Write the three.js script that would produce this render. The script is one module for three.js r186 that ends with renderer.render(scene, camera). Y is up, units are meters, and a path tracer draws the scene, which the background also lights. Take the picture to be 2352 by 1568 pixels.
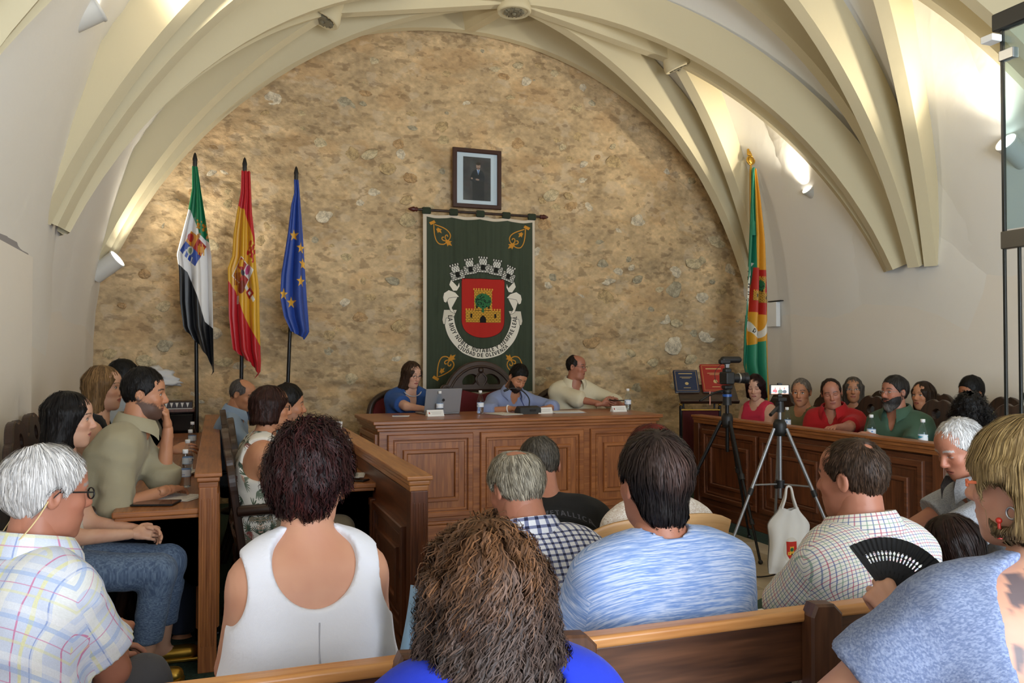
import * as THREE from 'three';
import { mergeGeometries, mergeVertices, toCreasedNormals } from 'three/addons/utils/BufferGeometryUtils.js';
import { RoundedBoxGeometry } from 'three/addons/geometries/RoundedBoxGeometry.js';
import { RectAreaLightUniformsLib } from 'three/addons/lights/RectAreaLightUniformsLib.js';

// ---------------------------------------------------------------- camera, sky, daylight, exposure
const scene = new THREE.Scene();
const camera = new THREE.PerspectiveCamera(2 * Math.atan(784 / 1900) * 180 / Math.PI, 2352 / 1568, 0.05, 60);
camera.position.set(0, 1.5, 0);
camera.rotation.set(Math.atan(36 / 1900), -19.7 * Math.PI / 180, 0, 'YXZ');
scene.background = new THREE.Color(0.62, 0.78, 1.0);
scene.backgroundIntensity = 2.2;
const renderer = new THREE.WebGLRenderer({ antialias: true });
renderer.toneMapping = THREE.LinearToneMapping;
renderer.toneMappingExposure = 1.45;
renderer.shadowMap.enabled = true;
RectAreaLightUniformsLib.init();
const DAY = 9, SPOT = 14;
{ // daylight entering through the glazed entrance behind the photographer (see wall_back)
  const day = new THREE.RectAreaLight(new THREE.Color(0.88, 0.94, 1.0), DAY, 3.6, 2.9);
  day.name = 'entrance_window_daylight'; day.position.set(2.0, 1.6, 2.72); day.lookAt(2.0, 1.5, -5); scene.add(day);
}

// ---------------------------------------------------------------- helpers
const V = (x, y, z) => new THREE.Vector3(x, y, z);
let _s = 12345;
const rnd = () => { _s = (_s + 0x6d2b79f5) | 0; let t = Math.imul(_s ^ (_s >>> 15), 1 | _s); t = (t + Math.imul(t ^ (t >>> 7), 61 | t)) ^ t; return ((t ^ (t >>> 14)) >>> 0) / 4294967296; };
const seed = (n) => { _s = n * 7919 + 17; };
const R = (a, b) => a + (b - a) * rnd();
const clamp = (x, a, b) => (x < a ? a : x > b ? b : x);
const mix = (a, b, t) => a + (b - a) * t;
const sstep = (a, b, x) => { const t = clamp((x - a) / (b - a), 0, 1); return t * t * (3 - 2 * t); };
const hash3 = (x, y, z) => { let h = Math.imul(x, 374761393) + Math.imul(y, 668265263) + Math.imul(z, 2147483647 - 305419896); h = Math.imul(h ^ (h >>> 13), 1274126177); return ((h ^ (h >>> 16)) >>> 0) / 4294967296; };
function vnoise(x, y, z) { // value noise, -1..1
  const X = Math.floor(x), Y = Math.floor(y), Z = Math.floor(z); let u = x - X, v = y - Y, w = z - Z;
  u = u * u * (3 - 2 * u); v = v * v * (3 - 2 * v); w = w * w * (3 - 2 * w);
  const h = hash3, a = mix(mix(h(X, Y, Z), h(X + 1, Y, Z), u), mix(h(X, Y + 1, Z), h(X + 1, Y + 1, Z), u), v), b = mix(mix(h(X, Y, Z + 1), h(X + 1, Y, Z + 1), u), mix(h(X, Y + 1, Z + 1), h(X + 1, Y + 1, Z + 1), u), v);
  return mix(a, b, w) * 2 - 1;
}
const fbm = (x, y, z, o = 4) => { let s = 0, a = 0.5; for (let i = 0; i < o; i++) { s += a * vnoise(x, y, z); x *= 2.03; y *= 2.03; z *= 2.03; a *= 0.5; } return s; };
// names and tags
const used = {};
const numbered = (n) => { const k = used[n] = (used[n] ?? -1) + 1; return k ? n + '_' + String(k).padStart(3, '0') : n; };
function tag(o, label, category, group) { o.userData.label = label; o.userData.category = category; if (group) o.userData.group = group; return o; }
function thing(name, label, category, [x, y, z] = [0, 0, 0], turn = 0, group) {
  const o = new THREE.Group(); o.name = numbered(name); o.position.set(x, y, z); o.rotation.y = turn; scene.add(o);
  return tag(o, label, category, group);
}
function part(name, geo, mat, parent, label) {
  const m = new THREE.Mesh(geo, mat); m.castShadow = m.receiveShadow = true; parent.add(m);
  m.name = parent === scene ? numbered(name) : name; if (label) m.userData.label = label; return m;
}
function numberParts(o) { // alike parts of one thing get running numbers
  const walk = (p) => { const n = {}; for (const c of p.children) { const k = n[c.name] = (n[c.name] ?? -1) + 1; const b = c.name; if (k) c.name = b + '_' + String(k).padStart(3, '0'); walk(c); } };
  walk(o); return o;
}
function struct(name, geo, mat, parent = scene) { const m = part(name, geo, mat, parent); if (parent === scene) m.userData.kind = 'structure'; return m; }
function copy(root, [x, y, z], turn, label, group) {
  const base = root.name.replace(/_\d{3}$/, ''), r = root.clone(); r.name = numbered(base); r.position.set(x, y, z); r.rotation.y = turn; scene.add(r);
  if (label) r.userData.label = label; if (group) r.userData.group = group; return r;
}
// geometry
const G = {
  box: (w, h, d, x = 0, y = 0, z = 0, r = 0.004) => (r ? new RoundedBoxGeometry(w, h, d, 1, Math.min(r, w / 2.1, h / 2.1, d / 2.1)) : new THREE.BoxGeometry(w, h, d)).translate(x, y, z),
  cyl: (r1, r2, h, x = 0, y = 0, z = 0, n = 20) => new THREE.CylinderGeometry(r1, r2, h, n).translate(x, y, z),
  bar: (a, b, r1, r2 = r1, n = 10) => { const d = new THREE.Vector3().subVectors(b, a), g = new THREE.CylinderGeometry(r2, r1, d.length(), n); g.applyQuaternion(new THREE.Quaternion().setFromUnitVectors(V(0, 1, 0), d.clone().normalize())); return g.translate((a.x + b.x) / 2, (a.y + b.y) / 2, (a.z + b.z) / 2); },
  tube: (pts, r, n = 24, m = 8) => new THREE.TubeGeometry(new THREE.CatmullRomCurve3(pts), n, r, m),
  lathe: (p, n = 24) => new THREE.LatheGeometry(p.map(([a, b]) => new THREE.Vector2(a, b)), n),
  ext: (shape, d, b = 0.003, seg = 10) => new THREE.ExtrudeGeometry(shape, { depth: d, bevelEnabled: b > 0, bevelSize: b, bevelThickness: b, bevelSegments: 1, curveSegments: seg }),
  shape: (pts) => new THREE.Shape(pts.map(([x, y]) => new THREE.Vector2(x, y))),
  sph: (r, x = 0, y = 0, z = 0, n = 14) => new THREE.SphereGeometry(r, n, Math.max(6, n >> 1)).translate(x, y, z),
  join: (...l) => { l = l.flat().map((g) => { g = g.index ? g.toNonIndexed() : g; for (const k of Object.keys(g.attributes)) if (!['position', 'normal', 'uv'].includes(k)) g.deleteAttribute(k); if (!g.attributes.uv) g.setAttribute('uv', new THREE.BufferAttribute(new Float32Array(g.attributes.position.count * 2), 2)); return g; }); return l.length === 1 ? l[0] : mergeGeometries(l); },
};
// uv in metres by the face's dominant axis; u runs along the axis 'grain' (0 x, 1 y, 2 z) where it can
function boxUV(g, grain = 0, off = [R(0, 9), R(0, 9)]) {
  if (g.index) g = g.toNonIndexed();
  const p = g.attributes.position, uv = new Float32Array(p.count * 2), a = V(), b = V(), c = V();
  for (let i = 0; i < p.count; i += 3) {
    a.fromBufferAttribute(p, i); b.fromBufferAttribute(p, i + 1).sub(a); c.fromBufferAttribute(p, i + 2).sub(a); b.cross(c);
    const n = [Math.abs(b.x), Math.abs(b.y), Math.abs(b.z)], k = n[0] > n[1] ? (n[0] > n[2] ? 0 : 2) : (n[1] > n[2] ? 1 : 2);
    const ax = [0, 1, 2].filter((q) => q !== k), ua = ax.includes(grain) ? grain : ax[0], va = ax.find((q) => q !== ua);
    for (let j = 0; j < 3; j++) { uv[(i + j) * 2] = p.getComponent(i + j, ua) + off[0]; uv[(i + j) * 2 + 1] = p.getComponent(i + j, va) + off[1]; }
  }
  g.setAttribute('uv', new THREE.BufferAttribute(uv, 2)); return g;
}
// textures: f(u, v) in 0..1 -> [r, g, b] sRGB 0..255 (or a grey number); tiles in a square of 'size' metres
function dataTex(n, f, srgb = true, size = 1, m = n) {
  const d = new Uint8Array(n * m * 4);
  for (let j = 0; j < m; j++) for (let i = 0; i < n; i++) { const c = f((i + 0.5) / n, (j + 0.5) / m), o = (j * n + i) * 4; if (typeof c === 'number') d[o] = d[o + 1] = d[o + 2] = clamp(c, 0, 255); else { d[o] = clamp(c[0], 0, 255); d[o + 1] = clamp(c[1], 0, 255); d[o + 2] = clamp(c[2], 0, 255); } d[o + 3] = 255; }
  const t = new THREE.DataTexture(d, n, m); t.wrapS = t.wrapT = THREE.RepeatWrapping; t.magFilter = THREE.LinearFilter; t.minFilter = THREE.LinearMipmapLinearFilter; t.repeat.set(1 / size, 1 / size);
  if (srgb) t.colorSpace = THREE.SRGBColorSpace; t.needsUpdate = true; return t;
}
// tiling noise: value noise on a torus lattice
const tnoise = (u, v, p, q, s) => { const x = u * p, y = v * q, X = Math.floor(x), Y = Math.floor(y); let a = x - X, b = y - Y; a = a * a * (3 - 2 * a); b = b * b * (3 - 2 * b); const h = (i, j) => hash3(((i % p) + p) % p, ((j % q) + q) % q, s); return mix(mix(h(X, Y), h(X + 1, Y), a), mix(h(X, Y + 1), h(X + 1, Y + 1), a), b) * 2 - 1; };
const tfbm = (u, v, p, q, s, o = 4) => { let r = 0, a = 0.5; for (let i = 0; i < o; i++) { r += a * tnoise(u, v, p, q, s + i); p *= 2; q *= 2; a *= 0.5; } return r; };
function canvasTex(w, h, draw) { const c = document.createElement('canvas'); c.width = w; c.height = h; const x = c.getContext('2d'); draw(x, w, h); const t = new THREE.CanvasTexture(c); t.colorSpace = THREE.SRGBColorSpace; t.anisotropy = 8; return t; }
const std = (o) => new THREE.MeshStandardMaterial({ roughness: 0.8, side: THREE.DoubleSide, ...o });
const phys = (o) => new THREE.MeshPhysicalMaterial({ roughness: 0.6, side: THREE.DoubleSide, ...o });
function woodMap(base, dark, s, contrast = 1) {
  return dataTex(512, (u, v) => { const warp = tfbm(u, v, 2, 4, s, 3) * 0.35, g = tfbm(u, v + warp * 0.06, 3, 48, s + 9, 3), f = tfbm(u, v, 8, 128, s + 20, 2), b = tfbm(u, v, 2, 6, s + 40, 3), t = clamp(0.45 + (g * 0.75 + f * 0.5 + b * 0.5) * contrast, 0, 1); return base.map((c, i) => mix(c, dark[i], t)); }, true, 0.8);
}
const MAT = {};
MAT.oak = phys({ map: woodMap([170, 106, 56], [124, 70, 33], 3), roughness: 0.38, clearcoat: 0.25, clearcoatRoughness: 0.3 });
MAT.oakDark = phys({ map: woodMap([112, 62, 34], [70, 36, 18], 5), roughness: 0.4, clearcoat: 0.25, clearcoatRoughness: 0.3 });
MAT.oakLight = phys({ map: woodMap([186, 124, 66], [146, 88, 42], 7), roughness: 0.36, clearcoat: 0.3, clearcoatRoughness: 0.25 });
MAT.walnut = phys({ map: woodMap([62, 38, 26], [30, 18, 12], 11), roughness: 0.42, clearcoat: 0.2, clearcoatRoughness: 0.4 });
MAT.bench = phys({ map: woodMap([104, 66, 42], [66, 38, 22], 13), roughness: 0.45 });
MAT.benchTop = phys({ map: woodMap([208, 150, 92], [176, 116, 62], 17), roughness: 0.35 });
MAT.beech = phys({ map: woodMap([222, 176, 122], [200, 150, 96], 19, 0.7), roughness: 0.4 });
const plasterBump = dataTex(512, (u, v) => 128 + 90 * tfbm(u, v, 12, 12, 51, 5), false, 1.2);
MAT.white = std({ color: 0xe4ddd2, roughness: 0.92, bumpMap: plasterBump, bumpScale: 0.004 });
MAT.cream = std({ color: 0xcfc3a2, roughness: 0.9, bumpMap: plasterBump, bumpScale: 0.003 });
MAT.web = std({ color: 0xe4e0d8, roughness: 0.92, bumpMap: plasterBump, bumpScale: 0.004 });
MAT.black = std({ color: 0x101012, roughness: 0.5 });
MAT.blackMetal = std({ color: 0x141416, roughness: 0.35, metalness: 0.4 });
MAT.steel = std({ color: 0xb9bbbf, roughness: 0.3, metalness: 0.9 });
MAT.alu = std({ color: 0x8a8c90, roughness: 0.38, metalness: 0.7 });
MAT.brass = std({ color: 0xb9923e, roughness: 0.3, metalness: 0.85 });
MAT.paper = std({ color: 0xe9e7e2, roughness: 0.85 });
MAT.velvet = phys({ color: 0x5c0c12, roughness: 0.85, sheen: 0.6, sheenColor: new THREE.Color(0.5, 0.1, 0.1), sheenRoughness: 0.5 });
MAT.plasticWhite = std({ color: 0xeeeeec, roughness: 0.4 });
MAT.clear = phys({ color: 0xf4faff, roughness: 0.04, transmission: 1, thickness: 0, ior: 1.4 });
MAT.water = phys({ color: 0xf4faff, roughness: 0.02, transmission: 1, thickness: 0.05, ior: 1.33 });
// ---------------------------------------------------------------- the room shell
const XL = -1.13, XR = 6.45, ZW = -9.0, ZB = 3.0, CX = 2.66, TOP = 5.9;
{
  const floorTile = dataTex(512, (u, v) => { const n = tfbm(u, v, 5, 5, 71, 5), k = tfbm(u, v, 40, 40, 77, 3); return [176 + 34 * n + 14 * k, 166 + 32 * n + 14 * k, 146 + 30 * n + 12 * k]; }, true, 2.2);
  const fl = new THREE.Group(); fl.name = 'floor'; fl.userData.kind = 'structure'; scene.add(fl);
  const slab = struct('slab', G.box(9.4, 0.2, 13.2, CX, -0.112, -2.9, 0), std({ color: 0x6f675a, roughness: 0.9 }), fl);
  // stone floor tiles, built one by one where they show, with recessed joints
  const mats = [0, 1, 2].map((i) => phys({ map: floorTile, color: [0xffffff, 0xf4f0ea, 0xeae6de][i], roughness: 0.42 }));
  const tw = 0.6, geos = [0, 1, 2, 3].map(() => boxUV(G.box(tw - 0.005, 0.02, tw - 0.005, 0, -0.01, 0, 0.003), 0));
  seed(5);
  for (let x = 0; x < 7; x++) for (let z = 0; z < 11; z++) { const m = part('tile', geos[(x + z * 3) % 4], mats[Math.floor(R(0, 3))], fl); m.position.set(1.05 + 0.3 + x * tw - 0.1, 0, -0.6 - z * tw); }
  // dark green carpet under the councillors' rows
  const car = std({ map: dataTex(256, (u, v) => { const n = tfbm(u, v, 60, 60, 91, 2); return [34 + 20 * n, 58 + 26 * n, 50 + 24 * n]; }, true, 0.5), roughness: 1 });
  part('carpet', boxUV(G.join(G.box(2.2, 0.02, 8.2, -0.03, -0.008, -4.9, 0.004), G.box(2.28, 0.02, 5.2, 5.3, -0.008, -6.4, 0.004), G.box(4.0, 0.02, 2.3, 2.6, -0.008, -7.85, 0.004))), car, fl);
  numberParts(fl);
  // dais under the head table's chairs
  const d = thing('platform', 'low wooden platform carrying the chairs behind the head table', 'platform', [2.55, 0, -8.25]);
  part('deck', boxUV(G.box(3.1, 0.16, 1.42, 0, 0.085, 0, 0.006)), MAT.oakDark, d);
}
{ const d = thing('low_step', 'low carpeted step under the far seats along the left wall', 'step', [-0.58, 0, -6.4]); part('deck', boxUV(G.box(0.98, 0.075, 3.9, 0, 0.04, 0, 0.006)), std({ color: 0x24382f, roughness: 1 }), d); }
const wallBox = (w, h, d, x, y, z) => boxUV(G.box(w, h, d, x, y, z, 0), 0);
{ // side walls, with a shallow pilaster strip on the left and a moulded corbel shelf
  const wl = new THREE.Group(); wl.name = 'wall_left'; wl.userData.kind = 'structure'; scene.add(wl);
  struct('plaster', wallBox(0.3, TOP, 12.2, XL - 0.15, TOP / 2, -3.0), MAT.white, wl);
  struct('projecting_panel', wallBox(0.09, 2.1, 3.2, XL + 0.045, 1.05, -4.05), MAT.white, wl);
  { const sh = new THREE.Shape(); sh.moveTo(-1.6, 0); let x = -1.6; for (const [dx, h] of [[0.1, 0.05], [0.14, 0.19], [0.2, 0.07], [0.3, 0.06], [0.38, 0.17], [0.44, 0.05], [0.62, 0.03], [0.9, 0.16], [1.1, 0.05], [1.5, 0.14], [1.9, 0.04], [2.4, 0.15], [2.9, 0.05], [3.2, 0.02]]) sh.quadraticCurveTo(x + 0.02, h * 0.6, x = -1.6 + dx, h); sh.lineTo(1.6, 0);
    struct('panel_cresting', G.ext(sh, 0.05, 0.006, 4).rotateY(Math.PI / 2).translate(XL + 0.01, 2.1, -4.05), std({ color: 0x8f8b8c, roughness: 0.9 }), wl); }
  struct('wall_rail', boxUV(G.box(0.04, 0.05, 6.5, XL + 0.02, 1.08, -5.4, 0.01), 2), MAT.oak, wl);
  const wr = new THREE.Group(); wr.name = 'wall_right'; wr.userData.kind = 'structure'; scene.add(wr);
  struct('plaster', wallBox(0.3, TOP, 12.2, XR + 0.15, TOP / 2, -3.0), MAT.white, wr);
  const wb = new THREE.Group(); wb.name = 'wall_back'; wb.userData.kind = 'structure'; scene.add(wb);
  // opening x 0.2..3.8, y 0.1..3.1
  struct('plaster', G.join(wallBox(1.63, TOP, 0.3, XL - 0.3 + 0.815, TOP / 2, ZB), wallBox(2.95, TOP, 0.3, 3.8 + 1.475, TOP / 2, ZB), wallBox(3.6, TOP - 3.1, 0.3, 2.0, 3.1 + (TOP - 3.1) / 2, ZB), wallBox(3.6, 0.1, 0.3, 2.0, 0.05, ZB)), MAT.white, wb);
  const win = new THREE.Group(); win.name = 'window_1'; win.userData.kind = 'structure'; scene.add(win);
  for (const x of [0.23, 1.42, 2.6, 3.77]) part('mullion', G.box(0.06, 3.0, 0.06, x, 1.6, ZB), MAT.blackMetal, win);
  for (const y of [0.13, 2.2, 3.07]) part('rail', G.box(3.6, 0.06, 0.06, 2.0, y, ZB), MAT.blackMetal, win);
  for (const x of [0.82, 2.0, 3.18]) part('pane', G.box(1.12, 2.9, 0.01, x, 1.6, ZB, 0), MAT.clear, win);
  numberParts(win);
}
{ // rubble stone wall: rough mortar relief with single stones bedded in it
  const w = new THREE.Group(); w.name = 'wall_far'; w.userData.kind = 'structure'; scene.add(w);
  struct('masonry_core', wallBox(8.2, TOP, 0.3, CX, TOP / 2, ZW - 0.33), MAT.white, w);
  seed(21);
  // stones first (positions), so that the mortar can swell round them
  const stones = []; let tries = 0;
  const archY = (x) => 1.19 + Math.sqrt(Math.max(0.01, 15.84 - (x - CX) ** 2));
  while (stones.length < 300 && tries++ < 6000) {
    const x = R(XL + 0.1, XR - 0.1), y = R(0.75, 5.05); if (y > archY(x) - 0.1) continue;
    const big = sstep(3.3, 5.8, x) * (y < 3.2 ? 1 : 0.4), rx = R(0.04, 0.10) + big * R(0, 0.07), ry = rx * R(0.55, 0.95);
    if (stones.some((s) => Math.hypot((s.x - x), (s.y - y) * 1.2) < (s.rx + rx) * 0.98)) continue;
    stones.push({ x, y, rx, ry, a: R(-0.4, 0.4), kind: rnd() });
  }
  const grid = {}; for (const s of stones) { const k = Math.floor(s.x / 0.4) + '|' + Math.floor(s.y / 0.4); (grid[k] ??= []).push(s); }
  const near = (x, y) => { let d = 9; const i = Math.floor(x / 0.4), j = Math.floor(y / 0.4); for (let a = -1; a < 2; a++) for (let b = -1; b < 2; b++) for (const s of grid[(i + a) + '|' + (j + b)] ?? []) d = Math.min(d, Math.hypot((x - s.x) / s.rx, (y - s.y) / s.ry) - 1); return d; };
  const NX = 330, NY = 220, W = XR - XL, H = 5.2, pos = [], uv = [], idx = [];
  for (let j = 0; j <= NY; j++) for (let i = 0; i <= NX; i++) {
    const x = XL + W * i / NX, y = H * j / NY, rough = 1 - 0.55 * sstep(3.2, 4.6, y), ridge = Math.abs(fbm(x * 2.1, y * 3.4, 3, 4));
    let d = 0.03 * fbm(x * 1.3, y * 1.7, 1, 3) + rough * (0.035 * (0.25 - ridge) + 0.02 * fbm(x * 7, y * 9, 7, 3));
    d -= rough * 0.03 * sstep(0.35, 0.55, fbm(x * 3.3 + 5, y * 6 + 2, 11, 3) + 0.25); d += 0.012 * Math.exp(-(Math.max(0, near(x, y)) ** 2) * 9);
    pos.push(x, y, ZW + d); uv.push(x, y);
  }
  for (let j = 0; j < NY; j++) for (let i = 0; i < NX; i++) { const a = j * (NX + 1) + i, b = a + 1, c = a + NX + 1; idx.push(a, b, c, b, c + 1, c); }
  const g = new THREE.BufferGeometry(); g.setAttribute('position', new THREE.Float32BufferAttribute(pos, 3)); g.setAttribute('uv', new THREE.Float32BufferAttribute(uv, 2)); g.setIndex(idx); g.computeVertexNormals();
  const mortar = dataTex(1024, (u, v) => {
    const a = tfbm(u, v, 5, 8, 101, 5), b = tfbm(u, v, 9, 12, 131, 5), c = tfbm(u, v, 60, 80, 151, 3), o = sstep(0.12, 0.42, tfbm(u, v, 7, 9, 171, 4)), w = sstep(0.24, 0.4, tfbm(u, v, 14, 20, 191, 4)), k = sstep(0.26, 0.42, tfbm(u, v, 26, 44, 211, 4));
    const t = 0.98 + 0.16 * a + 0.14 * c; let r = 202 * t, gg = 175 * t, bb = 135 * t; r = mix(r, 192, o * 0.3); gg = mix(gg, 150, o * 0.3); bb = mix(bb, 102, o * 0.3);
    r = mix(r, 208, w * 0.4); gg = mix(gg, 190, w * 0.4); bb = mix(bb, 160, w * 0.45); r = mix(r, 104, k * 0.3); gg = mix(gg, 82, k * 0.3); bb = mix(bb, 58, k * 0.3); const q = 1 + 0.12 * b; return [r * q, gg * q, bb * q];
  }, true, 2.6);
  const mb = dataTex(512, (u, v) => 128 + 110 * tfbm(u, v, 14, 20, 221, 5), false, 0.9);
  struct('mortar', g, std({ map: mortar, roughness: 0.95, bumpMap: mb, bumpScale: 0.02 }), w);
  const smap = dataTex(256, (u, v) => { const n = 1.0 + 0.36 * tfbm(u, v, 6, 6, 231, 5) + 0.2 * tfbm(u, v, 40, 40, 241, 2); return [225 * n, 220 * n, 208 * n]; }, true, 0.35);
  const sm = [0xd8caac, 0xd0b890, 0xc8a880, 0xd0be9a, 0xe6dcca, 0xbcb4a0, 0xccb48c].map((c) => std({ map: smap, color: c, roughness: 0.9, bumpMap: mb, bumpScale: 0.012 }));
  const sg = [0, 1, 2, 3, 4, 5, 6, 7].map((k) => {
    let q = new THREE.IcosahedronGeometry(1, 2); q.deleteAttribute('normal'); q.deleteAttribute('uv'); q = mergeVertices(q, 1e-4); const p = q.attributes.position;
    for (let i = 0; i < p.count; i++) { const x = p.getX(i), y = p.getY(i), z = p.getZ(i), r = 1 + 0.5 * fbm(x * 1.3 + k * 7, y * 1.3, z * 1.3, 3); p.setXYZ(i, x * r, y * r, z * r * 0.8); }
    q.computeVertexNormals(); q.setAttribute('uv', new THREE.Float32BufferAttribute(Array.from({ length: p.count }, (_, i) => [p.getX(i) * 0.14 + k, p.getY(i) * 0.11]).flat(), 2)); return q;
  });
  stones.forEach((s, i) => {
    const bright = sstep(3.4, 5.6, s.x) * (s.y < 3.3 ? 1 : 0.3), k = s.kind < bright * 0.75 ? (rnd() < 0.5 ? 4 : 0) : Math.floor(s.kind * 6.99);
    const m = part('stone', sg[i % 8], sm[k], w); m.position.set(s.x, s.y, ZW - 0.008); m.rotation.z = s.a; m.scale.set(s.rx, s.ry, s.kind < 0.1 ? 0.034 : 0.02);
  });
  numberParts(w);
}
// ---------------------------------------------------------------- star vault
{
  const roof = new THREE.Group(); roof.name = 'ceiling'; roof.userData.kind = 'structure'; scene.add(roof);
  struct('roof_slab', G.box(9.4, 0.2, 13.2, CX, TOP + 0.1, -2.9, 0), MAT.web, roof);
  const N = 22, YS = 2.36, XA = XL + 0.06, XB = XR - 0.06;
  // an arc of a circle in the vertical plane from springer s to end e, bulging up, with its in-plane outward normals
  function arc(s, e, Rr = 4.05) {
    const h = V(e.x - s.x, 0, e.z - s.z), L = h.length(), dy = e.y - s.y; h.normalize();
    const c = Math.hypot(L, dy), m = Math.sqrt(Math.max(0.01, Rr * Rr - c * c / 4)), cx = L / 2 + dy / c * m * 1, cy = dy / 2 - L / c * m, a0 = Math.atan2(-cy, -cx), a1 = Math.atan2(dy - cy, L - cx), p = [], n = [];
    for (let i = 0; i <= N; i++) { const a = mix(a0, a1, i / N), q = cx + Math.cos(a) * Rr, y = cy + Math.sin(a) * Rr; p.push(V(s.x + h.x * q, s.y + y, s.z + h.z * q)); n.push(V(h.x * Math.cos(a), Math.sin(a), h.z * Math.cos(a))); }
    return { p, n, side: V(h.z, 0, -h.x) };
  }
  const PROF = [[-0.055, 0], [0.055, 0], [0.06, 0.03], [0.1, 0.17], [0.15, 0.34], [-0.15, 0.34], [-0.1, 0.17], [-0.06, 0.03]];
  function rib(c, name = 'rib', k = 1) { // the moulded profile swept along the arc; the soffit lies on the arc
    const pos = [], uv = [], idx = [], M = PROF.length; let len = 0;
    c.p.forEach((p, i) => { if (i) len += p.distanceTo(c.p[i - 1]); let a = 0; for (let j = 0; j <= M; j++) { const [w, d] = PROF[j % M]; if (j) a += Math.hypot(w - PROF[j - 1][0], d - PROF[j - 1][1]); const q = p.clone().addScaledVector(c.side, w * k).addScaledVector(c.n[i], d * k); pos.push(q.x, q.y, q.z); uv.push(len, a); } });
    for (let i = 0; i < c.p.length - 1; i++) for (let j = 0; j < M; j++) { const a = i * (M + 1) + j, b = a + M + 1; idx.push(a, b, a + 1, a + 1, b, b + 1); }
    let g = new THREE.BufferGeometry(); g.setAttribute('position', new THREE.Float32BufferAttribute(pos, 3)); g.setAttribute('uv', new THREE.Float32BufferAttribute(uv, 2)); g.setIndex(idx);
    g = toCreasedNormals(g, 0.35); return part(name, g, MAT.cream, roof);
  }
  const OFF = 0.3, webs = [];
  function web(a, b, oa = OFF, ob = OFF) { // ruled shell between two arcs, set back behind their soffits
    const K = 8, pos = [], uv = [], idx = [];
    for (let i = 0; i <= N; i++) { const A = a.p[i].clone().addScaledVector(a.n[i], oa), B = b.p[i].clone().addScaledVector(b.n[i], ob); const nm = a.n[i].clone().add(b.n[i]).normalize(), w = A.distanceTo(B);
      for (let j = 0; j <= K; j++) { const t = j / K, q = A.clone().lerp(B, t).addScaledVector(nm, 0.06 * w * 4 * t * (1 - t)); pos.push(q.x, q.y, q.z); uv.push(q.x + q.z, q.y); } }
    for (let i = 0; i < N; i++) for (let j = 0; j < K; j++) { const p = i * (K + 1) + j, q = p + K + 1; idx.push(p, q, p + 1, p + 1, q, q + 1); }
    const g = new THREE.BufferGeometry(); g.setAttribute('position', new THREE.Float32BufferAttribute(pos, 3)); g.setAttribute('uv', new THREE.Float32BufferAttribute(uv, 2)); g.setIndex(idx); g.computeVertexNormals();
    part('web', g, MAT.web, roof);
  }
  function line(a, b) { const p = [], n = [], h = V(b.x - a.x, 0, b.z - a.z).normalize(); for (let i = 0; i <= N; i++) { p.push(a.clone().lerp(b, i / N)); n.push(V(0, 1, 0)); } return { p, n, side: V(h.z, 0, -h.x) }; }
  function boss(p, tilt = 0, r = 0.15) {
    const g = new THREE.Group(); g.name = 'boss'; g.position.copy(p); g.rotation.z = tilt; roof.add(g);
    part('drum', G.lathe([[0, -0.06], [r - 0.03, -0.06], [r - 0.015, -0.075], [r, -0.06], [r, -0.02], [r * 0.86, 0.05], [r * 0.86, 0.3]], 28), MAT.cream, g);
    const fl = []; for (let k = 0; k < 8; k++) { const s = new THREE.Shape(); s.moveTo(0.012, 0); s.lineTo(0.018, 0.05); s.lineTo(0.034, 0.062); s.lineTo(0.02, 0.075); s.lineTo(0.024, 0.098); s.lineTo(0, 0.088); s.lineTo(-0.024, 0.098); s.lineTo(-0.02, 0.075); s.lineTo(-0.034, 0.062); s.lineTo(-0.018, 0.05); s.lineTo(-0.012, 0); fl.push(G.ext(s, 0.016, 0.003, 3).rotateZ(k * Math.PI / 4)); }
    part('flower', G.join(...fl, G.sph(0.024, 0, 0, 0.016)).rotateX(Math.PI / 2).translate(0, -0.062, 0), std({ color: 0x77705c, roughness: 0.8 }), g);
    return g;
  }
  const bays = [[-9.0, -6.3], [-6.3, -3.9], [-3.9, -1.6], [-1.6, 0.9], [0.9, 3.0]];
  const T = {};
  const transverse = (z, wall) => { // semicircular-headed segment across the room
    const c = { p: [], n: [], side: V(0, 0, 1) }, Rr = 3.98, cy = 1.19, a0 = Math.atan2(YS - cy, XA + 0.12 - CX), a1 = Math.atan2(YS - cy, XB - 0.12 - CX);
    for (let i = 0; i <= 2 * N; i++) { const a = mix(a0, a1, i / (2 * N)); c.p.push(V(CX + Rr * Math.cos(a), cy + Rr * Math.sin(a), z)); c.n.push(V(Math.cos(a), Math.sin(a), 0)); }
    rib(c, wall ? 'wall_rib' : 'rib', wall ? 0.9 : 1);
    const half = (s) => ({ p: s < 0 ? c.p.slice(0, N + 1) : c.p.slice(N).reverse(), n: s < 0 ? c.n.slice(0, N + 1) : c.n.slice(N).reverse() });
    T[z] = { '-1': half(-1), 1: half(1) };
  };
  for (const z of [-8.9, -6.3, -3.9, -1.6, 0.9]) transverse(z, z === -8.9);
  T['-9'] = T['-8.9']; T['3'] = null;
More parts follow.
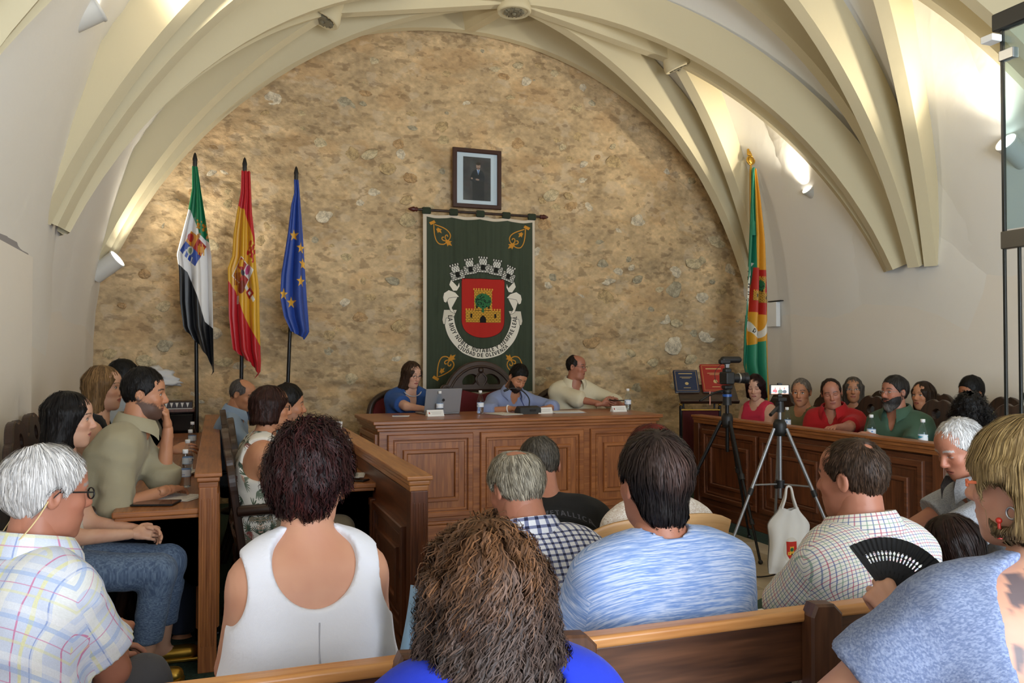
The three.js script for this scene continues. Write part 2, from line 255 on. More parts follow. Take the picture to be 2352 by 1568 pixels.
  bays.forEach(([z0, z1], bi) => {
    if (bi > 3) { // plain barrel behind the photographer
      return;
    }
    const zm = (z0 + z1) / 2, C = V(CX + 0.1, 4.98, zm);
    for (const s of [-1, 1]) {
      const B = V(s < 0 ? 0.93 : bi === 1 ? 4.82 : 4.6, bi === 1 && s > 0 ? 4.55 : 4.62, zm), wallX = s < 0 ? XL : XR, M = V(wallX, 4.35, zm);
      for (const z of [z0, z1]) {
        const zz = z === -9 ? -8.9 : z === -3.9 && s < 0 ? -3.5 : z, dz = Math.sign(zm - zz), S = (o, w) => V((s < 0 ? XA : XB) - s * w, YS, zz + dz * o);
        const a = arc(S(0.28, 0.03), B, 5.0), b = arc(S(0.145, 0.1), C, 4.4), t = T[z][s], f = arc(V(wallX, YS, zz), M, Math.max(1.75, Math.hypot(M.y - YS, zm - zz) * 0.62));
        rib(a); rib(b); web(a, b); web(b, t); web(f, a, 0, OFF);
      }
      rib(line(B, C)); boss(B.clone().add(V(0, 0.02, 0)), s * 0.42);
    }
    rib(line(V(CX, 5.17, z0 === -9 ? -8.9 : z0), C)); rib(line(C, V(CX, 5.17, z1))); boss(C, 0, 0.17);
  });
  { // plain shell over the entrance bay
    const c = T['0.9'], pos = [], idx = [], uv = []; const pts = [...c['-1'].p, ...c[1].p.slice().reverse().slice(1)];
    pts.forEach((p) => { for (const z of [0.9, 3.0]) { pos.push(p.x, p.y + 0.2, z); uv.push(p.x, z); } });
    for (let i = 0; i < pts.length - 1; i++) idx.push(2 * i, 2 * i + 1, 2 * i + 2, 2 * i + 1, 2 * i + 3, 2 * i + 2);
    const g = new THREE.BufferGeometry(); g.setAttribute('position', new THREE.Float32BufferAttribute(pos, 3)); g.setAttribute('uv', new THREE.Float32BufferAttribute(uv, 2)); g.setIndex(idx); g.computeVertexNormals(); part('web', g, MAT.web, roof);
  }
  numberParts(roof);
}
// ---------------------------------------------------------------- spotlights on the side walls
function spotlight(pos, aim, label, wallSide, k = 1) {
  const t = thing('spotlight', label, 'spotlight', [pos.x, pos.y, pos.z], 0);
  const d = aim.clone().sub(pos).normalize(), q = new THREE.Quaternion().setFromUnitVectors(V(0, 1, 0), d);
  const head = part('housing', G.lathe([[0, -0.16], [0.075, -0.16], [0.085, -0.15], [0.088, 0.1], [0.094, 0.105], [0.094, 0.12], [0.084, 0.12], [0.084, 0.1], [0.02, 0.03], [0, 0.03]], 28), std({ color: 0xcfccc4, roughness: 0.5 }), t); head.quaternion.copy(q);
  const lens = part('lamp_lens', G.cyl(0.083, 0.083, 0.006, 0, 0.108, 0, 28), std({ color: 0xffffff, emissive: new THREE.Color(1, 0.98, 0.9), emissiveIntensity: 6 }), t); lens.quaternion.copy(q);
  const wx = wallSide - pos.x;
  part('bracket', G.join(G.bar(V(0, -0.02, 0), V(wx * 0.9, -0.03, 0.01), 0.016), G.cyl(0.05, 0.05, 0.04).rotateZ(Math.PI / 2).translate(wx - Math.sign(wx) * 0.02, -0.03, 0.01), new THREE.TorusGeometry(0.1, 0.008, 6, 20, Math.PI).rotateX(-Math.PI / 2)), std({ color: 0xcfccc4, roughness: 0.5 }), t);
  const l = new THREE.SpotLight(new THREE.Color(1, 0.92, 0.76), SPOT * k, 0, 1.15, 1, 2); l.name = 'spotlight_beam'; l.castShadow = true; l.shadow.radius = 3;
  l.position.copy(pos).addScaledVector(d, 0.17); l.target.position.copy(pos).addScaledVector(d, 3); scene.add(l, l.target);
  return t;
}
spotlight(V(-0.97, 2.36, -8.62), V(0.1, 3.2, -8.3), 'lit white wall spotlight at the foot of the arch left of the flags', XL, 0.3);
spotlight(V(6.2, 3.3, -7.4), V(3.4, 5.2, -7.6), 'lit white wall spotlight high on the right wall beside the green and yellow flag', XR, 0.8);
spotlight(V(6.2, 3.2, -5.0), V(3.4, 5.2, -5.1), 'lit white wall spotlight seen through the glass panel at right', XR, 0.5);
spotlight(V(-0.727, 3.38, -5.04), V(2.0, 5.2, -5.0), 'white wall spotlight at top left seen from behind', XL);
spotlight(V(-0.88, 3.4, -7.6), V(2.0, 5.2, -7.6), 'white wall spotlight hidden behind the left vault springing', XL);
spotlight(V(-0.88, 3.46, -2.8), V(2.0, 5.2, -2.7), 'white wall spotlight on the left wall beside the photographer', XL);
spotlight(V(6.2, 3.28, -2.8), V(3.4, 5.2, -2.7), 'white wall spotlight on the right wall beside the photographer', XR);
// ---------------------------------------------------------------- desks
// a rectangular moulding ring in the x-y plane (extruded along z), outer size w x h, width t
function ring(w, h, t, d, x = 0, y = 0, z = 0) {
  const s = G.shape([[-w / 2, -h / 2], [w / 2, -h / 2], [w / 2, h / 2], [-w / 2, h / 2]]), q = w / 2 - t, p = h / 2 - t; s.holes.push(new THREE.Path([[-q, -p], [-q, p], [q, p], [q, -p]].map((a) => new THREE.Vector2(...a))));
  return G.ext(s, d, Math.min(0.006, t * 0.3), 1).translate(x, y, z);
}
function panelFace(parent, x0, x1, y0, y1, wood, place) { // one framed panel with a raised inner field, then placed (moved, turned)
  const w = x1 - x0, h = y1 - y0, cx = (x0 + x1) / 2, cy = (y0 + y1) / 2;
  const p = part('panel', place(boxUV(G.box(w - 0.05, h - 0.05, 0.012, cx, cy, 0.004, 0.003), 1)), wood, parent);
  part('moulding', place(boxUV(G.join(ring(w, h, 0.035, 0.024, cx, cy, 0), ring(w - 0.1, h - 0.1, 0.012, 0.014, cx, cy, 0), ring(w - 0.25, h - 0.25, 0.022, 0.022, cx, cy, 0.004)), 0)), wood, p);
  part('inner_field', place(boxUV(G.box(w - 0.31, h - 0.31, 0.014, cx, cy, 0.01, 0.004), 1)), wood, p);
}
{
  const t = thing('council_table', 'wide panelled oak head table in front of the green banner', 'table', [2.48, 0, -6.57]);
  const W = 2.55, D = 0.9, H = 0.99, id = (g) => g;
  part('carcass', boxUV(G.join(G.box(W - 0.06, H - 0.09, 0.03, 0, (H - 0.09) / 2 + 0.03, -0.05, 0.003), G.box(0.03, H - 0.09, D - 0.1, -W / 2 + 0.045, (H - 0.09) / 2 + 0.03, -D / 2, 0.003), G.box(0.03, H - 0.09, D - 0.1, W / 2 - 0.045, (H - 0.09) / 2 + 0.03, -D / 2, 0.003)), 0), MAT.oak, t);
  part('table_top', boxUV(G.join(G.box(W + 0.06, 0.032, D + 0.04, 0, H - 0.016, -D / 2 + 0.01, 0.008), G.box(W + 0.02, 0.03, D, 0, H - 0.047, -D / 2, 0.008), G.box(W - 0.02, 0.028, D - 0.04, 0, H - 0.075, -D / 2, 0.008)), 0), MAT.oak, t);
  part('plinth', boxUV(G.join(G.box(W, 0.13, 0.05, 0, 0.065, -0.035, 0.006), G.box(W - 0.01, 0.03, 0.045, 0, 0.145, -0.034, 0.01)), 0), MAT.oak, t);
  for (const [a, b] of [[0.04, 0.315], [0.345, 0.71], [0.74, 0.965]]) panelFace(t, (a - 0.5) * W, (b - 0.5) * W, 0.2, H - 0.12, MAT.oak, (g) => g.translate(0, 0, -0.035));
  for (const s of [-1]) panelFace(t, -0.36, 0.36, 0.2, H - 0.12, MAT.oak, (g) => g.rotateY(s * Math.PI / 2).translate(s * (W / 2 - 0.03), 0, -D / 2));
  numberParts(t);
}
// a councillors' desk along z: tall front board with a ledge on top, writing shelf behind it. dir: side of the shelf (-1 or 1 in x)
function sideDesk(label, x, z0, z1, H, dir, shelfY, shelfZ0, wood, top, panels) {
  const L = z0 - z1, t = thing('council_desk', label, 'desk', [x, 0, (z0 + z1) / 2]), c = (zz) => zz - (z0 + z1) / 2;
  part('front_board', boxUV(G.box(0.05, H - 0.09, L - 0.1, 0, (H - 0.09) / 2, 0, 0.003), 2), wood, t);
  part('ledge', boxUV(G.join(G.box(0.125, 0.022, L, 0, H - 0.011, 0, 0.006), G.box(0.105, 0.026, L - 0.02, 0, H - 0.034, 0, 0.008), G.box(0.09, 0.03, L - 0.04, 0, H - 0.061, 0, 0.006)), 2), top, t);
  for (const e of [-1, 1]) part('end_post', boxUV(G.join(G.box(0.085, H - 0.07, 0.09, 0, (H - 0.07) / 2, e * (L / 2 - 0.06), 0.005), ...[-0.024, 0, 0.024].map((k) => G.box(0.012, H - 0.25, 0.008, k, H / 2, e * (L / 2 - 0.016), 0.003))), 1), wood, t);
  part('plinth', boxUV(G.box(0.08, 0.11, L - 0.12, 0, 0.055, 0, 0.006), 2), wood, t);
  const sl = shelfZ0 - z1;
  part('writing_shelf', boxUV(G.join(G.box(0.4, 0.03, sl, dir * 0.22, shelfY - 0.015, c(z1 + sl / 2), 0.008), G.box(0.38, 0.02, sl - 0.02, dir * 0.22, shelfY - 0.038, c(z1 + sl / 2), 0.006)), 2), MAT.oak, t);
  const n = Math.max(2, Math.round(sl / 1.4)); for (let i = 0; i <= n; i++) part('bracket', boxUV(G.ext(G.shape([[0, 0], [0.3, 0], [0.3, -0.05], [0.04, -0.34], [0, -0.34]]), 0.03, 0.003).scale(dir, 1, 1).translate(dir * 0.03, shelfY - 0.05, c(mix(z1 + 0.08, shelfZ0 - 0.1, i / n)) - 0.015), 1), MAT.oakDark, t);
  for (const side of [-1, 1]) { const w = (L - 0.3) / panels; for (let i = 0; i < panels; i++) { const a = -L / 2 + 0.15 + i * w; panelFace(t, a + 0.03, a + w - 0.03, 0.17, (side === dir ? shelfY - 0.1 : H - 0.13), wood, (g) => g.rotateY(side * Math.PI / 2).translate(side * 0.024, 0, 0)); } }
  return numberParts(t);
}
sideDesk('long oak desk nearest the left wall with the bearded man in khaki', -0.03, -4.2, -8.45, 0.95, -1, 0.78, -4.24, MAT.oak, MAT.oak, 4);
sideDesk('second desk from the left with a pale ledge and fluted end post', 0.895, -3.76, -6.55, 0.95, -1, 0.78, -4.75, MAT.oakDark, MAT.oakLight, 3);
sideDesk('panelled desk on the right side behind the two tripods', 4.44, -4.06, -7.04, 0.94, 1, 0.86, -4.1, MAT.oakDark, MAT.oak, 3);

// ---------------------------------------------------------------- carved chairs
function carvedBack(w, h) { // pierced back board: two stiles, humped crest, round and oval piercings
  const s = new THREE.Shape(), a = w / 2;
  s.moveTo(-a * 0.78, 0); s.lineTo(-a * 0.98, h * 0.52); s.quadraticCurveTo(-a * 1.08, h * 0.66, -a * 0.86, h * 0.74); s.quadraticCurveTo(-a * 0.84, h * 0.83, -a * 0.6, h * 0.86); s.quadraticCurveTo(-a * 0.44, h * 0.99, -a * 0.16, h); s.quadraticCurveTo(0, h * 0.955, a * 0.16, h);
  s.quadraticCurveTo(a * 0.44, h * 0.99, a * 0.6, h * 0.86); s.quadraticCurveTo(a * 0.84, h * 0.83, a * 0.86, h * 0.74); s.quadraticCurveTo(a * 1.08, h * 0.66, a * 0.98, h * 0.52); s.lineTo(a * 0.78, 0); s.lineTo(-a * 0.78, 0);
  const hole = (x, y, rx, ry, rot = 0) => { const p = new THREE.Path(); p.absellipse(x, y, rx, ry, 0, 2 * Math.PI, true, rot); s.holes.push(p); };
  hole(0, h * 0.85, 0.045, 0.042); hole(-a * 0.52, h * 0.62, 0.05, h * 0.13, 0.3); hole(a * 0.52, h * 0.62, 0.05, h * 0.13, -0.3); hole(-a * 0.46, h * 0.24, 0.042, h * 0.19); hole(a * 0.46, h * 0.24, 0.042, h * 0.19);
  return s;
}
function makeChair(label, pos, turn, { arms = true, backH = 0.68, w = 0.54 } = {}) { // faces +z
  const t = thing('carved_chair', label, 'chair', pos, turn), W = MAT.walnut, sy = 0.44;
  part('seat_frame', boxUV(G.join(G.box(w, 0.07, 0.48, 0, sy - 0.06, 0, 0.012), G.ext(G.shape([[-w / 2 + 0.05, 0], [-0.1, -0.03], [0, -0.055], [0.1, -0.03], [w / 2 - 0.05, 0]]), 0.03, 0.003).translate(0, sy - 0.09, 0.21)), 0), W, t);
  part('seat_cushion', G.box(w - 0.05, 0.07, 0.45, 0, sy, 0.01, 0.03), MAT.velvet, t);
  for (const s of [-1, 1]) {
    part('front_leg', G.tube([V(s * (w / 2 - 0.04), sy - 0.08, 0.21), V(s * (w / 2 - 0.015), 0.3, 0.245), V(s * (w / 2 - 0.05), 0.12, 0.215), V(s * (w / 2 - 0.02), 0.0, 0.25)], 0.032, 14, 8), W, t);
    part('rear_leg', G.tube([V(s * (w / 2 - 0.06), sy - 0.06, -0.2), V(s * (w / 2 - 0.06), 0.2, -0.22), V(s * (w / 2 - 0.05), 0.0, -0.28)], 0.026, 10, 8), W, t);
    if (arms) {
      const ar = part('arm', G.tube([V(s * (w / 2 - 0.02), 0.68, -0.22), V(s * (w / 2 + 0.03), 0.69, -0.02), V(s * (w / 2 + 0.04), 0.67, 0.13), V(s * (w / 2 + 0.03), 0.635, 0.215), V(s * (w / 2 + 0.03), 0.6, 0.2), V(s * (w / 2 + 0.03), 0.61, 0.165)], 0.03, 22, 8), W, t);
      part('arm_support', G.tube([V(s * (w / 2 + 0.03), 0.65, 0.12), V(s * (w / 2 + 0.02), 0.55, 0.09), V(s * (w / 2 - 0.02), 0.42, 0.13)], 0.024, 10, 7), W, ar);
    }
  }
  const back = part('back', boxUV(G.ext(carvedBack(w, backH), 0.032, 0.006, 8), 1), W, t); back.position.set(0, sy - 0.02, -0.21); back.rotation.x = -0.14;
  return numberParts(t);
}
{
  const N = Math.PI / 2; // faces +x
  const c0 = makeChair('carved dark armchair with red seat under the young woman in jeans', [-0.72, 0, -4.06], N);
  const cp = (p, turn, label) => copy(c0, p, turn, label);
  cp([-0.66, 0.08, -4.74], N, 'carved dark armchair under the bearded man in the khaki shirt');
  cp([-0.7, 0.08, -5.32], N, 'carved dark armchair under the blond woman in black');
  cp([-0.7, 0.08, -6.2], N, 'carved dark armchair of the man half hidden behind the blond woman');
  cp([0.34, 0, -4.9], N, 'carved dark armchair under the woman in the leaf print top');
  cp([0.38, 0, -5.72], N, 'carved dark armchair under the man in the pale teal shirt');
  cp([0.34, 0, -6.62], N, 'carved dark armchair under the grey-haired man in light blue');
  const r0 = makeChair('carved dark chair under the woman in the pink top', [5.08, 0, -6.92], -N, { arms: false, backH: 0.74 });
  const rp = (z, x, label) => copy(r0, [x, 0, z], -N, label);
  rp(-6.28, 5.12, 'carved dark chair under the man in the olive shirt behind the phone'); rp(-5.78, 5.15, 'carved dark chair under the man in the red polo');
  rp(-5.08, 5.15, 'carved dark chair under the bearded man in the green polo'); rp(-4.42, 5.15, 'carved dark chair under the curly-haired woman at the near end of the right desk');
  rp(-6.6, 6.05, 'carved dark chair at the right wall under the grey-haired woman in glasses'); rp(-5.9, 6.05, 'carved dark chair at the right wall under the long-haired woman hidden behind the green polo');
  rp(-5.22, 6.05, 'carved dark chair at the right wall under the man in yellow'); rp(-4.6, 6.05, 'carved dark chair at the right wall seen partly through the glass');
  rp(-7.35, 6.05, 'carved dark chair at the far end of the right wall row'); 
  { // chairman's armchair with a red upholstered back and a carved arch
    const t = thing('president_chair', 'large carved armchair with red velvet back behind the man writing', 'chair', [2.65, 0.17, -8.05], 0.06), W = MAT.walnut;
    part('seat_frame', boxUV(G.box(0.62, 0.09, 0.55, 0, 0.4, 0, 0.012)), W, t); part('seat_cushion', G.box(0.56, 0.07, 0.5, 0, 0.46, 0.01, 0.03), MAT.velvet, t);
    for (const s of [-1, 1]) for (const z of [-0.23, 0.23]) part('leg', G.tube([V(s * 0.27, 0.38, z), V(s * 0.29, 0.2, z * 1.1), V(s * 0.28, 0, z * 1.15)], 0.032, 10, 8), W, t);
    for (const s of [-1, 1]) part('arm', G.tube([V(s * 0.3, 0.7, -0.24), V(s * 0.34, 0.71, 0), V(s * 0.34, 0.68, 0.18), V(s * 0.33, 0.62, 0.22), V(s * 0.3, 0.42, 0.2)], 0.03, 20, 8), W, t);
    const bk = part('back_frame', boxUV(G.join(ring(0.66, 0.62, 0.06, 0.045, 0, 0.31, 0)), 1), W, t); bk.position.set(0, 0.42, -0.26); bk.rotation.x = -0.1;
    part('back_cushion', G.ext(G.shape([[-0.27, 0.05], [0.27, 0.05], [0.27, 0.5], [0.2, 0.55], [0, 0.5], [-0.2, 0.55], [-0.27, 0.5]]), 0.06, 0.012).translate(0, 0, -0.005), MAT.velvet, bk);
    const ar = new THREE.Shape(); ar.moveTo(-0.42, 0.52); ar.quadraticCurveTo(-0.46, 0.62, -0.37, 0.62); ar.quadraticCurveTo(-0.24, 0.86, 0, 0.86); ar.quadraticCurveTo(0.24, 0.86, 0.37, 0.62); ar.quadraticCurveTo(0.46, 0.62, 0.42, 0.52); ar.quadraticCurveTo(0.34, 0.48, 0.3, 0.57); ar.lineTo(-0.3, 0.57); ar.quadraticCurveTo(-0.34, 0.48, -0.42, 0.52);
    for (const s of [-1, 1]) { const p = new THREE.Path(); p.absellipse(s * 0.13, 0.665, 0.09, 0.06, 0, 2 * Math.PI, true, -s * 0.5); ar.holes.push(p); }
    const cr = part('carved_crest', boxUV(G.ext(ar, 0.05, 0.01, 10), 0), W, bk);
    part('carving', G.join(new THREE.TorusGeometry(0.37, 0.014, 8, 30, Math.PI * 0.72).rotateZ(Math.PI * 0.14).translate(0, 0.44, 0.06), G.sph(0.035, 0, 0.77, 0.05), ...[-1, 1].flatMap((s) => [new THREE.TorusGeometry(0.035, 0.013, 8, 18).translate(s * 0.38, 0.565, 0.055), G.tube([V(s * 0.02, 0.6, 0.05), V(s * 0.06, 0.68, 0.06), V(s * 0.02, 0.74, 0.055)], 0.012, 10, 6)])), W, cr);
    numberParts(t);
  }
  for (const [x, l, o] of [[1.72, 'red-backed carved chair behind the woman with the laptop', 0], [3.5, 'dark rounded chair back behind the balding man in the cream shirt', 1]]) {
    const t = thing('side_chair', l, 'chair', [x, 0.17, -7.98], 0.05), W = MAT.walnut;
    part('seat', G.box(0.5, 0.08, 0.48, 0, 0.42, 0, 0.03), MAT.velvet, t); for (const s of [-1, 1]) for (const z of [-0.2, 0.2]) part('leg', G.bar(V(s * 0.22, 0.4, z), V(s * 0.23, 0, z * 1.12), 0.026, 0.02), W, t);
    const b = part('back_frame', G.tube([V(-0.24, 0.4, -0.22), V(-0.27, 0.65, -0.26), V(-0.22, 0.88, -0.3), V(0, 0.98, -0.33), V(0.22, 0.88, -0.3), V(0.27, 0.65, -0.26), V(0.24, 0.4, -0.22)], 0.032, 40, 8), W, t);
    part('back_cushion', G.ext(G.shape([[-0.21, 0.5], [0.21, 0.5], [0.24, 0.68], [0.19, 0.86], [0, 0.94], [-0.19, 0.86], [-0.24, 0.68]]), 0.05, 0.012).rotateX(-0.14).translate(0, 0.02, -0.22), o ? MAT.walnut : MAT.velvet, b); numberParts(t);
  }
}
// ---------------------------------------------------------------- moulded plywood chairs and benches of the public
{
  const prof = [[0.2, 0.42], [0.16, 0.445], [0.05, 0.44], [-0.1, 0.425], [-0.18, 0.435], [-0.225, 0.5], [-0.245, 0.6], [-0.27, 0.74], [-0.3, 0.9]].map(([z, y]) => V(0, y, z));
  const cv = new THREE.CatmullRomCurve3(prof), half = (t) => (t < 0.45 ? mix(0.2, 0.23, sstep(0, 0.2, t)) : t < 0.62 ? mix(0.23, 0.14, sstep(0.45, 0.6, t)) : mix(0.14, 0.275, sstep(0.6, 0.9, t)));
  const pos = [], idx = [], uv = [], NU = 40, NV = 14;
  for (const o of [0, 0.011]) for (let i = 0; i <= NU; i++) { const t = i / NU, p = cv.getPointAt(t), q = cv.getTangentAt(t), n = V(0, -q.z, q.y).normalize(); const w = half(t) * (1 - 0.35 * sstep(0.955, 1, t) * 0 ); for (let j = 0; j <= NV; j++) { const s = j / NV * 2 - 1, bend = 0.03 * s * s * (t > 0.5 ? 1 : 0.3), drop = t > 0.9 ? 0.035 * Math.pow(Math.abs(s), 4) * sstep(0.9, 1, t) : 0; pos.push(s * w, p.y + n.y * (o - 0.3 * bend) - drop, p.z + n.z * o + (t > 0.5 ? bend : 0)); uv.push(s * w, t * 0.9); } }
  const S = (NU + 1) * (NV + 1); for (let k = 0; k < 2; k++) for (let i = 0; i < NU; i++) for (let j = 0; j < NV; j++) { const a = k * S + i * (NV + 1) + j, b = a + NV + 1; k ? idx.push(a, b, a + 1, a + 1, b, b + 1) : idx.push(a, a + 1, b, a + 1, b + 1, b); }
  for (let i = 0; i < NU; i++) for (const j of [0, NV]) { const a = i * (NV + 1) + j, b = a + NV + 1; idx.push(a, b, a + S, b, b + S, a + S); }
  for (let j = 0; j < NV; j++) for (const i of [0, NU]) { const a = i * (NV + 1) + j; idx.push(a, a + 1, a + S, a + 1, a + 1 + S, a + S); }
  const g = new THREE.BufferGeometry(); g.setAttribute('position', new THREE.Float32BufferAttribute(pos, 3)); g.setAttribute('uv', new THREE.Float32BufferAttribute(uv, 2)); g.setIndex(idx); g.computeVertexNormals();
  const t = thing('shell_chair', 'light plywood shell chair under the red-haired woman in the lace jacket', 'chair', [1.47, 0, -2.85], Math.PI + 0.06); t.scale.setScalar(1.05);
  part('shell', g, MAT.beech, t);
  for (const s of [-1, 1]) { part('front_leg', G.tube([V(s * 0.08, 0.415, 0.02), V(s * 0.17, 0.38, 0.14), V(s * 0.2, 0, 0.2)], 0.01, 14, 8), MAT.steel, t); part('rear_leg', G.tube([V(s * 0.08, 0.412, -0.02), V(s * 0.17, 0.37, -0.12), V(s * 0.21, 0, -0.22)], 0.01, 14, 8), MAT.steel, t); }
  numberParts(t);
  const st = thing('stool', 'wooden stool under the man in the navy check shirt', 'stool', [0.95, 0, -2.42]);
  part('seat', boxUV(G.box(0.4, 0.04, 0.38, 0, 0.43, 0, 0.015)), MAT.bench, st);
  for (const x of [-0.15, 0.15]) for (const z of [-0.14, 0.14]) part('leg', boxUV(G.bar(V(x, 0.42, z), V(x * 1.2, 0, z * 1.2), 0.02, 0.016), 1), MAT.bench, st);
  for (const z of [-0.15, 0.15]) part('stretcher', boxUV(G.box(0.33, 0.025, 0.02, 0, 0.18, z, 0.004)), MAT.bench, st);
  numberParts(st);
  copy(st, [1.36, 0, -3.16], 0, 'wooden stool under the man in the black printed shirt');
  copy(st, [-0.5, 0, -2.5], 0.9, 'wooden stool under the white-haired man at lower left');
  copy(st, [3.21, 0, -2.58], 0.9, 'wooden stool under the white-haired man in the grey polo');
  copy(st, [2.46, 0, -2.3], 0.4, 'wooden stool under the dark-haired person half hidden at right');
}
function makeBench(label, x0, x1, posts, z = -1.75, H = 0.86) { // sitters face -z; the camera sees its back
  const L = x1 - x0, t = thing('bench', label, 'bench', [(x0 + x1) / 2, 0, z]);
  part('cap_rail', boxUV(G.box(L, 0.03, 0.055, 0, H - 0.015, -0.005, 0.01)), MAT.benchTop, t);
  part('back_board', boxUV(G.box(L - 0.01, 0.15, 0.024, 0, H - 0.105, -0.004, 0.004)), MAT.bench, t);
  part('lower_rail', boxUV(G.box(L, 0.05, 0.024, 0, 0.52, -0.06, 0.004)), MAT.bench, t);
  part('seat_board', boxUV(G.box(L, 0.03, 0.42, 0, 0.435, -0.28, 0.01)), MAT.benchTop, t);
  for (const px of posts) { const s = G.shape([[-0.042, 0], [0.042, 0], [0.042, H - 0.01], [0.02, H + 0.012], [-0.03, H + 0.016], [-0.042, H - 0.01]]); const p = part('post', boxUV(G.ext(s, 0.035, 0.006), 1), MAT.bench, t); p.position.set(px - (x0 + x1) / 2, 0, 0.012); part('foot', boxUV(G.box(0.06, 0.4, 0.04, 0, 0.2, -0.44, 0.006), 1), MAT.bench, p); }
  return numberParts(t);
}
makeBench('wooden bench with pale cap rail that the man in the light blue shirt leans on', 0.7, 2.75, [0.765, 1.45, 2.3]);
makeBench('wooden bench at lower left under the woman in the white tank top', -1.0, 0.44, [-0.85, 0.4]);
makeBench('wooden bench of the front spectators with the blue top and the grey-blue shirt', 0.05, 2.1, [0.15, 1.1, 2.0], -0.78);
// ---------------------------------------------------------------- wall hanging, portrait, flags
function gridMesh(nu, nv, f, thick = 0) { // f(u, v) -> Vector3; a cloth of the given thickness
  const pos = [], uv = [], idx = [], S = (nu + 1) * (nv + 1), L = thick ? 2 : 1, P = [];
  for (let j = 0; j <= nv; j++) for (let i = 0; i <= nu; i++) { P.push(f(i / nu, j / nv)); }
  const nrm = []; for (let j = 0; j <= nv; j++) for (let i = 0; i <= nu; i++) { const a = P[j * (nu + 1) + Math.max(0, i - 1)], b = P[j * (nu + 1) + Math.min(nu, i + 1)], c = P[Math.max(0, j - 1) * (nu + 1) + i], d = P[Math.min(nv, j + 1) * (nu + 1) + i]; nrm.push(b.clone().sub(a).cross(d.clone().sub(c)).normalize()); }
  for (let k = 0; k < L; k++) for (let j = 0; j <= nv; j++) for (let i = 0; i <= nu; i++) { const q = P[j * (nu + 1) + i].clone().addScaledVector(nrm[j * (nu + 1) + i], k * -thick); pos.push(q.x, q.y, q.z); uv.push(i / nu, j / nv); }
  for (let k = 0; k < L; k++) for (let j = 0; j < nv; j++) for (let i = 0; i < nu; i++) { const a = k * S + j * (nu + 1) + i, b = a + nu + 1; k ? idx.push(a, b, a + 1, a + 1, b, b + 1) : idx.push(a, a + 1, b, a + 1, b + 1, b); }
  if (thick) { const e = (a, b) => idx.push(a, b, a + S, b, b + S, a + S); for (let i = 0; i < nu; i++) { e(i + 1, i); e(nv * (nu + 1) + i, nv * (nu + 1) + i + 1); } for (let j = 0; j < nv; j++) { e(j * (nu + 1), (j + 1) * (nu + 1)); e((j + 1) * (nu + 1) + nu, j * (nu + 1) + nu); } }
  const g = new THREE.BufferGeometry(); g.setAttribute('position', new THREE.Float32BufferAttribute(pos, 3)); g.setAttribute('uv', new THREE.Float32BufferAttribute(uv, 2)); g.setIndex(idx); g.computeVertexNormals(); return g;
}
const poly = (x, pts, fill, stroke, lw = 2) => { x.beginPath(); pts.forEach(([a, b], i) => (i ? x.lineTo(a, b) : x.moveTo(a, b))); x.closePath(); if (fill) { x.fillStyle = fill; x.fill(); } if (stroke) { x.strokeStyle = stroke; x.lineWidth = lw; x.stroke(); } };
function castle(x, cx, cy, s, brick = true) { // the golden castle: wide gate wall with a tower and a tree, s = half width
  const B = (x0, y0, x1, y1) => { x.fillStyle = '#dba53a'; x.fillRect(cx + x0 * s, cy + y0 * s, (x1 - x0) * s, (y1 - y0) * s); x.strokeStyle = '#4a3414'; x.lineWidth = Math.max(1, s * 0.02); if (brick) { let r = 0; for (let y = y0; y < y1 - 0.01; y += 0.09, r++) { x.beginPath(); x.moveTo(cx + x0 * s, cy + y * s); x.lineTo(cx + x1 * s, cy + y * s); x.stroke(); for (let k = x0 + (r % 2) * 0.09; k < x1; k += 0.18) { x.beginPath(); x.moveTo(cx + k * s, cy + y * s); x.lineTo(cx + k * s, cy + Math.min(y1, y + 0.09) * s); x.stroke(); } } } };
  const M = (x0, x1, y, n) => { for (let i = 0; i < n; i++) { const k = mix(x0, x1 - 0.08, i / (n - 1)); x.fillStyle = '#dba53a'; x.fillRect(cx + k * s, cy + (y - 0.1) * s, 0.08 * s, 0.1 * s); } };
  B(-0.5, -1.0, 0.5, 0.1); M(-0.55, 0.55, -1.0, 8); B(-0.97, 0.1, 0.97, 0.75); M(-0.97, -0.45, 0.1, 4); M(0.45, 0.97, 0.1, 4);
  x.fillStyle = '#15100c'; for (const k of [-0.72, 0.62]) x.fillRect(cx + k * s, cy + 0.28 * s, 0.1 * s, 0.22 * s); for (const k of [-0.38, 0.26]) x.fillRect(cx + k * s, cy - 0.18 * s, 0.1 * s, 0.16 * s);
  x.beginPath(); x.moveTo(cx - 0.16 * s, cy + 0.76 * s); x.lineTo(cx - 0.16 * s, cy + 0.55 * s); x.quadraticCurveTo(cx - 0.1 * s, cy + 0.4 * s, cx, cy + 0.36 * s); x.quadraticCurveTo(cx + 0.1 * s, cy + 0.4 * s, cx + 0.16 * s, cy + 0.55 * s); x.lineTo(cx + 0.16 * s, cy + 0.76 * s); x.fill();
  x.fillStyle = '#2f6b40'; x.beginPath(); for (let a = 0; a < 40; a++) { const t = a / 40 * 2 * Math.PI, r = 0.46 + 0.03 * Math.sin(a * 2.4); x.lineTo(cx + r * Math.cos(t) * s, cy + (-0.42 + r * 0.86 * Math.sin(t)) * s); } x.fill(); x.fillRect(cx - 0.06 * s, cy - 0.05 * s, 0.12 * s, 0.26 * s);
  seed(44); x.fillStyle = '#122018'; for (let i = 0; i < 40; i++) { const t = R(0, 6.28), r = Math.sqrt(rnd()) * 0.4; x.beginPath(); x.ellipse(cx + r * Math.cos(t) * s, cy + (-0.42 + r * 0.85 * Math.sin(t)) * s, 0.025 * s, 0.04 * s, R(0, 3), 0, 7); x.fill(); }
}
